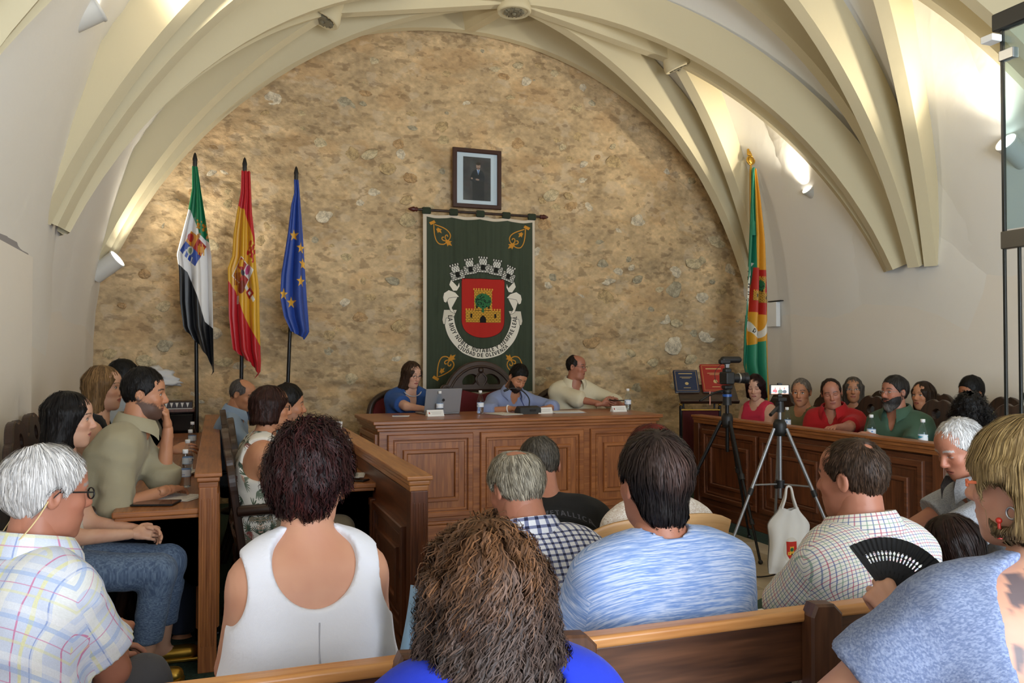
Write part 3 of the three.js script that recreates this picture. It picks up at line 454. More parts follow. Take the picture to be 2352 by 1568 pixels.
function arcText(x, text, cx, cy, r, a0, a1, size, squash = 1) { // letters along the underside of a circle, from angle a0 to a1 (measured from straight down, left negative)
  x.font = 'bold ' + size + 'px sans-serif'; x.textAlign = 'center'; x.textBaseline = 'middle';
  const w = [...text].map((c) => x.measureText(c).width + size * 0.04), tot = w.reduce((p, q) => p + q, 0); let k = 0;
  [...text].forEach((c, i) => { const a = mix(a0, a1, (k + w[i] / 2) / tot); k += w[i]; x.save(); x.translate(cx + Math.sin(a) * r, cy + Math.cos(a) * r * squash); x.rotate(-a); x.scale(clamp((a1 - a0) * r / tot, 0.5, 1.3), 1); x.fillText(c, 0, 0); x.restore(); });
}
function crestArt(x, cx, cy, k) { // mural crown, red shield with castle and tree, motto ribbon; k scales from a 660-wide drawing
  const X = (a) => cx + a * k, Y = (b) => cy + b * k; x.lineJoin = 'round';
  // ribbon: a U below the shield with rolled ends
  x.lineWidth = 62 * k; x.strokeStyle = '#1b1b18'; x.beginPath(); x.moveTo(X(-206), Y(20)); x.quadraticCurveTo(X(-200), Y(140), X(-110), Y(208)); x.quadraticCurveTo(X(0), Y(268), X(110), Y(208)); x.quadraticCurveTo(X(200), Y(140), X(206), Y(20)); x.stroke(); x.strokeStyle = '#e9e2d2'; x.lineWidth = 58 * k; x.stroke();
  for (const s of [-1, 1]) {
    const P = (l, f) => poly(x, l.map(([a, b]) => [X(s * a), Y(b)]), f, '#2b2a26', 2 * k);
    P([[160, -20], [236, -20], [246, 40], [240, 64], [228, 66], [222, 30], [176, 22]], '#d8d0be'); P([[150, -108], [222, -92], [196, -10], [168, 6], [188, -30]], '#e9e2d2'); P([[146, -96], [170, -122], [206, -136], [236, -118], [242, -92], [236, -66], [222, -60], [206, -88], [180, -92]], '#e9e2d2'); P([[182, -130], [204, -166], [196, -190], [188, -206], [178, -180], [158, -158], [146, -186], [144, -160], [160, -132]], '#e9e2d2');
  }
  x.fillStyle = '#17150f'; arcText(x, 'LA MUY NOBLE, NOTABLE Y SIEMPRE LEAL', X(0), Y(20), 198 * k, -1.62, 1.62, 34 * k, 1.0); arcText(x, 'CIUDAD DE OLIVENZA', X(0), Y(22), 226 * k, -0.74, 0.74, 31 * k, 0.995);
  // shield
  const sh = () => { x.beginPath(); x.moveTo(X(-132), Y(-208)); x.lineTo(X(132), Y(-208)); x.lineTo(X(132), Y(40)); x.quadraticCurveTo(X(128), Y(138), X(0), Y(144)); x.quadraticCurveTo(X(-128), Y(138), X(-132), Y(40)); x.closePath(); };
  sh(); x.fillStyle = '#b3261c'; x.fill(); x.strokeStyle = '#3a0c08'; x.lineWidth = 3 * k; x.stroke(); castle(x, X(0), Y(-30), 110 * k);
  // crown
  for (let q = -2; q <= 2; q++) {
    const a = q * 0.34, px = X(Math.sin(a) * 330 * 0.78), py = Y(-560 + 315 * Math.cos(a) + 0), L = (u, v) => { const c = Math.cos(a), s = Math.sin(a); return [px + (u * c - v * s) * k * -1 * -1, py + (u * s + v * c) * k]; };
    x.save(); x.translate(X(q * 78), Y(-274 + q * q * 12)); x.rotate(q * 0.17); x.scale(k, k); x.fillStyle = '#d8d6cc'; x.strokeStyle = '#24241f'; x.lineWidth = 3; x.fillRect(-41, -24, 82, 52); x.strokeRect(-41, -24, 82, 52); x.fillRect(-24, -56, 48, 44); x.strokeRect(-24, -56, 48, 44); for (const m of [-28, -13, 2, 17]) { x.fillRect(m, -68, 10, 14); x.strokeRect(m, -68, 10, 14); }
    for (let r = 0; r < 5; r++) { x.beginPath(); x.moveTo(-41, -16 + r * 11); x.lineTo(41, -16 + r * 11); x.stroke(); for (let m = -36 + (r % 2) * 8; m < 41; m += 17) { x.beginPath(); x.moveTo(m, -16 + r * 11); x.lineTo(m, -5 + r * 11); x.stroke(); } }
    for (let r = 0; r < 3; r++) for (let m = -20 + (r % 2) * 7; m < 24; m += 14) { x.beginPath(); x.moveTo(m, -54 + r * 12); x.lineTo(m, -43 + r * 12); x.stroke(); }
    x.fillStyle = '#15150f'; x.beginPath(); x.arc(0, -6, 13, Math.PI, 0); x.lineTo(13, 14); x.lineTo(-13, 14); x.fill(); x.restore();
  }
}
function fleuron(x, cx, cy, k, sx, sy) {
  x.save(); x.translate(cx, cy); x.scale(sx * k, sy * k); x.strokeStyle = '#c98a2c'; x.lineWidth = 7; x.lineCap = 'round';
  const c = (...p) => { x.beginPath(); x.moveTo(p[0], p[1]); for (let i = 2; i < p.length; i += 4) x.quadraticCurveTo(p[i], p[i + 1], p[i + 2], p[i + 3]); x.stroke(); };
  c(-50, -70, -50, 40, -12, 62, 30, 74, 40, 40); c(-40, -70, 60, -40, 66, 10, 62, 34, 46, 40); c(40, 40, 20, 20, 30, 4, 44, -4, 46, 12); c(40, 40, 10, 44, 4, 26, 4, 12, 16, 16);
  const star = (a, b, r, t) => { x.save(); x.translate(a, b); x.rotate(t); x.fillStyle = '#c98a2c'; x.beginPath(); for (const [u, v] of [[0, -1.1], [0.35, -0.2], [0.8, -0.35], [0.5, 0.3], [0.3, 1], [0, 0.7], [-0.3, 1], [-0.5, 0.3], [-0.8, -0.35], [-0.35, -0.2]]) x.lineTo(u * r, v * r); x.fill(); x.restore(); };
  star(-14, -30, 24, 2.4); star(54, 58, 28, 2.3); x.fillStyle = '#c98a2c'; poly(x, [[-84, -78], [-48, -100], [-36, -84], [-72, -62]], '#c98a2c'); x.restore();
}
{ // banner
  const t = thing('coat_of_arms_banner', 'green velvet banner with crowned red shield, motto ribbon and pale border on the stone wall', 'banner', [2.79, 0, -8.88]);
  const tex = canvasTex(1024, 1584, (x, w, h) => {
    x.fillStyle = '#3b4434'; x.fillRect(0, 0, w, h); seed(61); for (let i = 0; i < 700; i++) { x.fillStyle = rnd() < 0.5 ? 'rgba(80,90,70,0.05)' : 'rgba(20,26,16,0.06)'; x.fillRect(R(0, w), R(-200, h), R(3, 26), R(100, 600)); }
    x.fillStyle = '#cfc3b0'; x.fillRect(0, 0, w, 26); x.fillRect(0, 0, 30, h); x.fillRect(w - 24, 0, 24, h); x.fillRect(0, h - 20, w, 20); x.fillStyle = '#2b2d22'; x.fillRect(30, 26, 5, h); x.fillRect(w - 28, 26, 4, h);
    crestArt(x, 540, 868, 1.5); fleuron(x, 160, 175, 1.3, 1, 1); fleuron(x, 872, 175, 1.3, -1, 1); fleuron(x, 190, h - 250, 1.3, 1, -1); fleuron(x, 850, h - 250, 1.3, -1, -1);
  });
  part('cloth', gridMesh(60, 40, (u, v) => { const x = (u - 0.5) * 1.313, y = 3.085 - v * 2.0 - 0.02 * Math.abs(Math.sin(u * Math.PI * 4)) * (1 - v) ** 3; return V(x, y, 0.02 + 0.011 * Math.sin(u * 21 + Math.sin(v * 3) * 0.8) * (0.25 + v) + 0.006 * Math.sin(u * 47 + v * 2)); }, 0.006), phys({ map: tex, roughness: 0.95, sheen: 0.25, sheenColor: new THREE.Color(0.4, 0.45, 0.35), sheenRoughness: 0.6 }), t);
  tex.flipY = false; tex.needsUpdate = true;
  part('rod', G.bar(V(-0.78, 3.118, 0.03), V(0.78, 3.118, 0.03), 0.015), MAT.walnut, t);
  for (const s of [-1, 1]) part('finial', G.lathe([[0, 0], [0.02, 0], [0.028, 0.012], [0.02, 0.02], [0.03, 0.045], [0.02, 0.075], [0.008, 0.1], [0, 0.105]], 14).rotateZ(-s * Math.PI / 2).translate(s * 0.72, 3.118, 0.03), std({ color: 0x4a1c14, roughness: 0.4 }), t);
  for (const k of [-0.62, -0.31, 0, 0.31, 0.62]) part('hanging_tab', G.box(0.1, 0.075, 0.045, k, 3.11, 0.03, 0.015), std({ color: 0x2c3526, roughness: 0.95 }), t);
  numberParts(t);
}
{ // framed portrait: a plain standing man in a dark suit against grey
  const t = thing('framed_portrait', 'framed photograph of a standing man in a dark suit hung above the banner', 'picture', [2.762, 3.51, -8.9]);
  part('frame', boxUV(ring(0.56, 0.66, 0.036, 0.03), 0), std({ color: 0x3a1f16, roughness: 0.4 }), t);
  part('mat_board', G.box(0.5, 0.6, 0.006, 0, 0, 0.01, 0), MAT.paper, t);
  part('print', new THREE.PlaneGeometry(0.325, 0.49).translate(0, 0.0, 0.0145), std({ roughness: 0.35, map: canvasTex(256, 384, (x, w, h) => {
    x.fillStyle = '#4c4a48'; x.fillRect(0, 0, w, h); seed(8); for (let i = 0; i < 260; i++) { x.fillStyle = ['rgba(96,92,88,0.06)', 'rgba(30,29,29,0.06)'][i % 2]; x.beginPath(); x.ellipse(R(0, w), R(0, h), R(20, 80), R(20, 80), 0, 0, 7); x.fill(); }
    x.fillStyle = '#26262b'; x.beginPath(); x.moveTo(118, 112); x.quadraticCurveTo(84, 120, 74, 160); x.lineTo(60, 205); x.lineTo(84, 216); x.lineTo(88, 384); x.lineTo(196, 384); x.lineTo(194, 220); x.quadraticCurveTo(206, 150, 178, 122); x.lineTo(158, 110); x.fill();
    x.fillStyle = '#33333a'; poly(x, [[62, 196], [150, 180], [196, 190], [190, 214], [100, 218]], '#303036'); x.fillStyle = '#b08a74'; x.beginPath(); x.ellipse(132, 198, 18, 8, 0.1, 0, 7); x.fill(); x.beginPath(); x.ellipse(80, 190, 10, 8, 0.3, 0, 7); x.fill();
    poly(x, [[124, 106], [156, 106], [140, 156]], '#c9d3e2'); poly(x, [[136, 112], [146, 112], [143, 150], [137, 150]], '#5c7ba6'); x.fillStyle = '#b78c74'; x.beginPath(); x.ellipse(140, 78, 20, 28, 0, 0, 7); x.fill(); x.fillRect(130, 96, 20, 16); x.fillStyle = '#3b2b22'; x.beginPath(); x.ellipse(140, 58, 22, 13, 0, 0, 7); x.fill(); x.fillStyle = '#8a6250'; x.beginPath(); x.ellipse(140, 98, 14, 7, 0, 0, 7); x.fill();
  }) }), t);
  part('glazing', G.box(0.49, 0.59, 0.002, 0, 0, 0.018, 0), MAT.clear, t);
}
// hanging flags: outline rows [height below the top, left, right] in metres round the pole
const rowAt = (rows, y) => { let i = 0; while (i < rows.length - 2 && rows[i + 1][0] < y) i++; const a = rows[i], b = rows[i + 1], t = clamp((y - a[0]) / (b[0] - a[0]), 0, 1); return [mix(a[1], b[1], t), mix(a[2], b[2], t)]; };
function flag(label, [x, z], topY, lean, rows, tex, cloth, tip, folds = 5, bottomCut = [0, 0]) {
  const t = thing('flag', label, 'flag', [x, 0, z]), len = rows[rows.length - 1][0];
  part('pole', G.bar(V(lean, 0.06, -0.03), V(0, topY - 0.12, -0.03), 0.019, 0.017, 12), cloth.pole ?? MAT.blackMetal, t);
  part('base', G.lathe([[0, 0], [0.17, 0], [0.17, 0.03], [0.05, 0.06], [0.03, 0.16], [0, 0.16]], 24).translate(lean, 0.002, -0.03), MAT.blackMetal, t);
  part('finial', tip.translate(0, topY, -0.03), cloth.tip ?? MAT.black, t);
  tex.flipY = false; const x0 = Math.min(...rows.map((r) => r[1])), x1 = Math.max(...rows.map((r) => r[2]));
  const g = gridMesh(48, 60, (u, v) => {
    const edge = bottomCut[0] * (1 - u) + bottomCut[1] * u, y = v * (len - edge), [a, b] = rowAt(rows, y), s = Math.min(1, (b - a) / 0.2);
    const fx = u + 0.03 * Math.sin(u * Math.PI * 2 * folds) * s; return V(mix(a, b, fx), topY - 0.13 - y, 0.02 + s * (0.045 * Math.sin(u * Math.PI * 2 * folds * 0.5 + 0.6 + v * 0.7) + 0.018 * Math.sin(u * Math.PI * 2 * folds + v * 2) + 0.02 * Math.cos((u - 0.5) * Math.PI)));
  }, 0.003);
  const p = g.attributes.position, uv = g.attributes.uv; for (let i = 0; i < p.count; i++) uv.setXY(i, (p.getX(i) - x0) / (x1 - x0), (topY - 0.13 - p.getY(i)) / len);
  part('cloth', g, phys({ map: tex, roughness: cloth.rough ?? 0.55, sheen: 0.4, sheenColor: new THREE.Color(0.6, 0.6, 0.6), sheenRoughness: 0.4, transmission: 0 }), t);
  return numberParts(t);
}
const spear = () => G.lathe([[0, 0.02], [0.012, 0], [0.024, -0.05], [0.02, -0.075], [0.022, -0.085], [0.018, -0.15], [0, -0.15]], 14);
{
  const k = 0.00148, rowsOf = (l, y0) => l.map(([y, a, b], i) => [Math.max(0, (y - y0) * 0.00152), a, b]);
  const R1 = rowsOf([[140, -0.022, 0.025], [280, -0.02, 0.055], [430, -0.055, 0.09], [600, -0.115, 0.13], [700, -0.15, 0.155], [800, -0.13, 0.16], [1000, -0.12, 0.17], [1150, -0.09, 0.175], [1300, 0.02, 0.18], [1430, 0.1, 0.185], [1452, 0.12, 0.16]], 140);
  const shield4 = (x, cx, cy, s, rot, q) => { x.save(); x.translate(cx, cy); x.rotate(rot); q.forEach((c, i) => { x.fillStyle = c; x.fillRect((i % 2 ? 0 : -s), (i > 1 ? 0 : -s), s, s); }); x.strokeStyle = '#e8e4da'; x.lineWidth = 5; x.strokeRect(-s, -s, 2 * s, 2 * s); x.restore(); };
  const f1 = canvasTex(256, 1024, (x, w, h) => {
    x.fillStyle = '#e4e2e0'; x.fillRect(0, 0, w, h); poly(x, [[0, 0], [w, 0], [w, 400], [150, 330], [90, 220], [0, 190]], '#157a50'); poly(x, [[0, 480], [70, 520], [140, 640], [190, 760], [256, 800], [256, 1024], [0, 1024]], '#15161a'); poly(x, [[0, 820], [70, 860], [80, 930], [0, 930]], '#d4d2d0');
    shield4(x, 108, 405, 66, 0.62, ['#d08a28', '#a31f1c', '#2b4aa0', '#2b4aa0']); x.fillStyle = '#b02a20'; x.beginPath(); x.ellipse(90, 350, 22, 20, 0.6, 0, 7); x.fill(); x.fillStyle = '#d9a02c'; for (let i = 0; i < 5; i++) x.fillRect(140 + i * 9, 392 - (i % 2) * 14, 7, 44); x.fillStyle = '#e3e0d6'; for (const [a, b] of [[52, 430], [70, 450], [92, 470], [40, 440]]) { x.save(); x.translate(a, b); x.rotate(0.5); x.fillRect(-6, -24, 9, 44); x.restore(); } x.fillStyle = '#d8d4c8'; x.beginPath(); x.arc(88, 414, 22, 0, 7); x.fill(); x.fillStyle = '#8a9a78'; x.beginPath(); x.arc(88, 414, 14, 0, 7); x.fill();
    x.fillStyle = '#c9852a'; for (let i = 0; i < 26; i++) { seed(i + 3); x.beginPath(); x.arc(R(130, 225), R(262, 350) + 0, R(4, 9), 0, 7); x.fill(); }
  });
  flag('green, white and black hanging flag, leftmost of the three by the stone wall', [-0.2, -8.45], 3.45, 0.045, R1, f1, { rough: 0.4 }, spear(), 4, [0.42, 0]);
  const R2 = rowsOf([[150, -0.03, 0.05], [290, -0.035, 0.06], [420, -0.07, 0.07], [560, -0.1, 0.095], [700, -0.11, 0.105], [780, -0.15, 0.115], [900, -0.145, 0.14], [1080, -0.14, 0.145], [1200, -0.12, 0.15], [1300, -0.1, 0.155], [1370, -0.03, 0.16], [1440, 0.02, 0.155], [1490, 0.05, 0.08]], 150);
  const f2 = canvasTex(256, 1024, (x, w, h) => {
    x.fillStyle = '#dba62a'; x.fillRect(0, 0, w, h); poly(x, [[0, 0], [w, 0], [w, 470], [190, 330], [120, 190], [0, 150]], '#c4202a'); poly(x, [[0, 540], [60, 590], [110, 690], [190, 790], [256, 860], [256, 1024], [0, 1024]], '#c01f28');
    shield4(x, 112, 500, 56, 0.6, ['#a52a20', '#e2ddd4', '#c58a24', '#a52a20']); x.fillStyle = '#7c1712'; for (let i = 0; i < 4; i++) x.fillRect(50 + i * 12, 500, 6, 60); x.fillStyle = '#d9a02c'; x.fillRect(84, 438, 34, 34); x.fillStyle = '#c85a8a'; x.beginPath(); x.ellipse(150, 484, 16, 26, 0.5, 0, 7); x.fill(); x.fillStyle = '#2a2a3c'; x.beginPath(); x.arc(112, 500, 15, 0, 7); x.fill(); x.fillStyle = '#7a2a18'; x.beginPath(); x.ellipse(104, 570, 26, 34, 0.5, 0, 7); x.fill();
    x.fillStyle = '#b92620'; for (let i = 0; i < 12; i++) { seed(70 + i); x.beginPath(); x.ellipse(R(150, 210), R(350, 440), 9, 14, 0.4, 0, 7); x.fill(); } x.fillStyle = '#e7c55a'; for (let i = 0; i < 10; i++) { seed(90 + i); x.beginPath(); x.arc(R(150, 210), R(350, 440), 5, 0, 7); x.fill(); } x.save(); x.translate(170, 600); x.rotate(-0.7); x.fillStyle = '#e0ddd4'; x.fillRect(-12, -50, 20, 96); x.strokeStyle = '#a52a20'; x.lineWidth = 12; x.strokeRect(-16, -20, 30, 30); x.restore(); x.fillStyle = '#d8d4c4'; x.fillRect(70, 612, 14, 40);
  });
  flag('red and yellow hanging flag with a coat of arms, between two other flags', [0.255, -8.45], 3.44, -0.03, R2, f2, { rough: 0.4 }, spear(), 5, [0.3, 0.02]);
  const R3 = rowsOf([[235, -0.025, 0.02], [320, -0.02, 0.03], [400, -0.05, 0.04], [600, -0.085, 0.065], [860, -0.145, 0.09], [1010, -0.155, 0.105], [1130, -0.12, 0.12], [1230, -0.05, 0.13], [1280, -0.04, 0.08], [1400, -0.045, 0.03], [1410, -0.045, -0.03]], 235);
  const f3 = canvasTex(256, 1024, (x, w, h) => { x.fillStyle = '#27479a'; x.fillRect(0, 0, w, h); const st = (cx, cy, r) => { x.fillStyle = '#e0a838'; x.beginPath(); for (let i = 0; i < 10; i++) { const a = -Math.PI / 2 + i * Math.PI / 5, q = i % 2 ? r * 0.42 : r; x.lineTo(cx + Math.cos(a) * q * 1.15, cy + Math.sin(a) * q); } x.fill(); }; for (const [a, b] of [[118, 318], [176, 390], [196, 480], [176, 580], [30, 655], [98, 700]]) st(a, b, 36); });
  flag('blue hanging flag with yellow stars, rightmost of the three by the stone wall', [0.745, -8.45], 3.39, -0.11, R3, f3, { rough: 0.5 }, spear(), 3, [0.28, 0.2]);
  // the green and yellow town flag by the right wall
  const q = 0.0175 / 3.07, R4 = [[0, -0.025, 0.03], [0.3, -0.05, 0.07], [0.9, -0.09, 0.13], [1.45, -0.13, 0.16], [1.85, -0.17, 0.17], [2.25, -0.19, 0.18], [2.55, -0.1, 0.19], [2.9, -0.06, 0.21]];
  const f4 = canvasTex(256, 1024, (x, w, h) => {
    x.fillStyle = '#d99a28'; x.fillRect(0, 0, w, h); poly(x, [[0, 0], [120, 0], [116, 420], [60, 560], [30, 700], [0, 820]], '#1f7a5c'); poly(x, [[56, 720], [190, 700], [206, 1024], [56, 1024]], '#2f8a68'); poly(x, [[40, 640], [0, 820], [40, 840], [70, 740]], '#1f6e54');
    x.save(); x.translate(150, 505); x.rotate(0.12); x.fillStyle = '#b32418'; x.fillRect(-58, -95, 112, 180); castle(x, 6, -6, 58, true); x.restore(); x.strokeStyle = '#ddd6c8'; x.lineWidth = 26; x.beginPath(); x.moveTo(96, 380); x.quadraticCurveTo(40, 470, 50, 560); x.quadraticCurveTo(60, 650, 120, 680); x.quadraticCurveTo(180, 690, 214, 620); x.stroke();
    x.fillStyle = '#1a1712'; x.font = 'bold 24px sans-serif'; x.textAlign = 'center'; [['L', 74, 420, -1.1], ['A', 62, 445, -1.2], ['M', 52, 480, -1.4], ['U', 48, 510, -1.5], ['Y', 48, 536, -1.6], ['L', 58, 590, 1.2], ['O', 66, 614, 1.0], ['D', 92, 660, 0.5], ['E', 114, 672, 0.3]].forEach(([c, a, b, r]) => { x.save(); x.translate(a, b); x.rotate(r); x.fillText(c, 0, 8); x.restore(); });
  });
  const crest = G.join(G.sph(0.04, 0, -0.02, 0, 12).scale(1, 1.25, 0.6), G.box(0.09, 0.05, 0.03, 0, 0.06, 0, 0.008), ...[-0.035, 0, 0.035].map((a) => G.box(0.02, 0.03, 0.025, a, 0.095, 0, 0.004)), new THREE.TorusGeometry(0.05, 0.01, 8, 18).translate(0, -0.02, 0), G.cyl(0.012, 0.014, 0.12, 0, -0.1, 0, 10));
  const t = flag('green and yellow town flag with red shield in the right corner', [5.82, -8.02], 3.8, 0.0, R4, f4, { pole: MAT.brass, tip: MAT.brass, rough: 0.5 }, crest, 5, [0.5, 0]);
  part('cord_tassel', G.join(G.tube([V(0, 3.68, 0.03), V(-0.04, 3.56, 0.07), V(-0.05, 3.28, 0.07), V(-0.05, 3.05, 0.08)], 0.012, 16, 7), G.lathe([[0, 0], [0.02, 0], [0.028, -0.16], [0, -0.16]], 10).translate(-0.05, 3.05, 0.08)), std({ color: 0x2c7f63, roughness: 0.8 }), t);
  const rb = thing('wall_box', 'small white box with antenna on the right wall behind the town flag', 'router', [XR - 0.05, 2.02, -8.42]); part('case', G.box(0.06, 0.3, 0.2, 0, 0, 0, 0.01), MAT.plasticWhite, rb); part('antenna', G.box(0.05, 0.012, 0.24, 0, 0.16, 0.05, 0.004), MAT.black, rb);
}
// ---------------------------------------------------------------- people: smooth fields meshed with surface nets
function netMesh(f, lo, hi, c) { // mesh of f < 0 inside the box; f is a distance, skipped in blocks far from the surface
  const nx = Math.ceil((hi[0] - lo[0]) / c) + 1, ny = Math.ceil((hi[1] - lo[1]) / c) + 1, nz = Math.ceil((hi[2] - lo[2]) / c) + 1, val = new Float32Array(nx * ny * nz), B = 4, lim = c * B * 0.87 * 1.3 + 0.006;
  for (let z = 0; z < nz; z += B) for (let y = 0; y < ny; y += B) for (let x = 0; x < nx; x += B) {
    const X = Math.min(x + B, nx), Y = Math.min(y + B, ny), Z = Math.min(z + B, nz), d = f(lo[0] + (x + 1.5) * c, lo[1] + (y + 1.5) * c, lo[2] + (z + 1.5) * c), far = Math.abs(d) > lim;
    for (let k = z; k < Z; k++) for (let j = y; j < Y; j++) for (let i = x; i < X; i++) val[(k * ny + j) * nx + i] = far ? d : f(lo[0] + i * c, lo[1] + j * c, lo[2] + k * c);
  }
  const vid = new Int32Array(nx * ny * nz).fill(-1), pos = [], idx = [], O = [0, 1, nx, nx + 1, nx * ny, nx * ny + 1, nx * ny + nx, nx * ny + nx + 1];
  const E = [[0, 1], [2, 3], [4, 5], [6, 7], [0, 2], [1, 3], [4, 6], [5, 7], [0, 4], [1, 5], [2, 6], [3, 7]];
  for (let k = 0; k < nz - 1; k++) for (let j = 0; j < ny - 1; j++) for (let i = 0; i < nx - 1; i++) {
    const b = (k * ny + j) * nx + i; let m = 0; for (let q = 0; q < 8; q++) if (val[b + O[q]] < 0) m |= 1 << q; if (m === 0 || m === 255) continue;
    let sx = 0, sy = 0, sz = 0, n = 0; for (const [p, q] of E) { const a = val[b + O[p]], e = val[b + O[q]]; if ((a < 0) === (e < 0)) continue; const t = a / (a - e); sx += (p & 1) + t * ((q & 1) - (p & 1)); sy += (p >> 1 & 1) + t * ((q >> 1 & 1) - (p >> 1 & 1)); sz += (p >> 2) + t * ((q >> 2) - (p >> 2)); n++; }
    vid[b] = pos.length / 3; pos.push(lo[0] + (i + sx / n) * c, lo[1] + (j + sy / n) * c, lo[2] + (k + sz / n) * c);
  }
  const quad = (a, b, d, e, s) => { if (a < 0 || b < 0 || d < 0 || e < 0) return; s ? idx.push(a, b, d, a, d, e) : idx.push(a, d, b, a, e, d); };
  for (let k = 1; k < nz - 1; k++) for (let j = 1; j < ny - 1; j++) for (let i = 1; i < nx - 1; i++) {
    const b = (k * ny + j) * nx + i, v = val[b] < 0;
    if (v !== val[b + 1] < 0) quad(vid[b - nx - nx * ny], vid[b - nx * ny], vid[b], vid[b - nx], v);
    if (v !== val[b + nx] < 0) quad(vid[b - 1 - nx * ny], vid[b - 1], vid[b], vid[b - nx * ny], v);
    if (v !== val[b + nx * ny] < 0) quad(vid[b - 1 - nx], vid[b - nx], vid[b], vid[b - 1], v);
  }
  const g = new THREE.BufferGeometry(); g.setAttribute('position', new THREE.Float32BufferAttribute(pos, 3)); g.setIndex(idx); g.computeVertexNormals(); return g;
}
const smin = (a, b, k) => { const h = Math.max(k - Math.abs(a - b), 0) / k; return Math.min(a, b) - h * h * k * 0.25; };
const smax = (a, b, k) => -smin(-a, -b, k);
function cone(A, B, ra, rb) { // tapered capsule
  const ax = A.x, ay = A.y, az = A.z, bx = B.x - ax, by = B.y - ay, bz = B.z - az, L2 = bx * bx + by * by + bz * bz || 1e-9;
  return (x, y, z) => { const px = x - ax, py = y - ay, pz = z - az, t = clamp((px * bx + py * by + pz * bz) / L2, 0, 1), dx = px - bx * t, dy = py - by * t, dz = pz - bz * t; return Math.sqrt(dx * dx + dy * dy + dz * dz) - ra - (rb - ra) * t; };
}
const ell = (cx, cy, cz, rx, ry, rz) => { const m = Math.min(rx, ry, rz); return (x, y, z) => { const a = (x - cx) / rx, b = (y - cy) / ry, c = (z - cz) / rz, k0 = Math.sqrt(a * a + b * b + c * c), e = a / rx, f = b / ry, g = c / rz, k1 = Math.sqrt(e * e + f * f + g * g); return k0 < 1e-6 ? -m : k0 * (k0 - 1) / k1; }; };
const bboxOf = (pts, pad) => { const lo = [1e9, 1e9, 1e9], hi = [-1e9, -1e9, -1e9]; for (const p of pts) ['x', 'y', 'z'].forEach((k, i) => { lo[i] = Math.min(lo[i], p[k] - pad); hi[i] = Math.max(hi[i], p[k] + pad); }); return [lo, hi]; };
const setColor = (g, f) => { const p = g.attributes.position, c = new Float32Array(p.count * 3); for (let i = 0; i < p.count; i++) { const q = f(p.getX(i), p.getY(i), p.getZ(i)); c[i * 3] = q[0]; c[i * 3 + 1] = q[1]; c[i * 3 + 2] = q[2]; } g.setAttribute('color', new THREE.BufferAttribute(c, 3)); return g; };
const lin = (hex) => { const c = new THREE.Color(hex); return [c.r, c.g, c.b]; };
const mix3 = (a, b, t) => [mix(a[0], b[0], t), mix(a[1], b[1], t), mix(a[2], b[2], t)];
function merge(list) { const l = list.map((g) => { g = g.index ? g.toNonIndexed() : g; for (const k of Object.keys(g.attributes)) if (!['position', 'normal', 'color'].includes(k)) g.deleteAttribute(k); return g; }); return mergeGeometries(l); }
// ---- hands: wrist at the origin, fingers along +y, palm towards +z, thumb on +x
const handCache = {};
const HANDS = { // curl of the three finger joints, spread, thumb fold
  relax: [[0.35, 0.5, 0.35], 0.05, 0.25], flat: [[0.08, 0.12, 0.1], 0.08, 0.1], fist: [[1.35, 1.6, 0.9], 0.02, 0.85], grip: [[0.9, 1.1, 0.6], 0.03, 0.7], chin: [[0.55, 0.9, 0.7], 0.03, 0.2], pen: [[0.7, 0.9, 0.5], 0.0, 0.65], phone: [[0.6, 0.8, 0.5], 0.03, 0.5], pinch: [[1.0, 0.75, 0.4], 0.04, 0.75],
};
function handGeo(pose, fine) {
  const key = pose + fine; if (handCache[key]) return handCache[key];
  const [curl, spread, fold] = HANDS[pose], f = [], pts = [];
  const bx = [0.031, 0.0105, -0.0105, -0.03], by = [0.086, 0.09, 0.087, 0.079], L = [[0.042, 0.025, 0.02], [0.046, 0.029, 0.021], [0.043, 0.027, 0.021], [0.034, 0.02, 0.018]], rr = [0.0092, 0.0094, 0.009, 0.008];
  const nails = [];
  for (let i = 0; i < 4; i++) { let p = V(bx[i], by[i] - 0.008, 0), a = 0; const s = (1.5 - i) * spread; for (let j = 0; j < 3; j++) { a += curl[j] * (1 + 0.09 * (i - 1)); const q = p.clone().add(V(Math.sin(s) * Math.cos(a), Math.cos(s) * Math.cos(a), Math.sin(a)).multiplyScalar(L[i][j])); f.push(cone(p, q, rr[i] * (1 - 0.08 * j), rr[i] * (0.93 - 0.1 * j))); pts.push(q); if (j === 2) nails.push([q, a, s, rr[i]]); p = q; } }
  const t0 = V(0.026, 0.028, 0.006), t1 = t0.clone().add(V(0.027 - fold * 0.012, 0.026, 0.012 + fold * 0.01)), t2 = t1.clone().add(V(0.016 - fold * 0.03, 0.027, 0.006 + fold * 0.016)), t3 = t2.clone().add(V(0.004 - fold * 0.024, 0.022, 0.002 + fold * 0.008));
  f.push(cone(t0, t1, 0.016, 0.0125), cone(t1, t2, 0.0118, 0.0105), cone(t2, t3, 0.0105, 0.0085)); pts.push(t3);
  const palm = [cone(V(0.02, 0.02, 0), V(0.027, 0.08, 0), 0.0145, 0.0125), cone(V(0.0, 0.015, 0), V(0.004, 0.084, -0.001), 0.0165, 0.0125), cone(V(-0.016, 0.02, 0), V(-0.025, 0.075, 0), 0.0145, 0.0115), cone(V(0, -0.05, 0), V(0, 0.02, 0), 0.024, 0.021)];
  const field = (x, y, z) => { let d = 1; for (const q of palm) d = smin(d, q(x, y, z), 0.014); let e = 1; for (const q of f) e = Math.min(e, q(x, y, z)); return smin(d, e, 0.006); };
  const [lo, hi] = bboxOf([...pts, V(-0.05, -0.06, -0.03), V(0.05, 0.1, 0.03)], 0.016); const g = netMesh(field, lo, hi, fine ? 0.0032 : 0.0048);
  return handCache[key] = { g, nails };
}
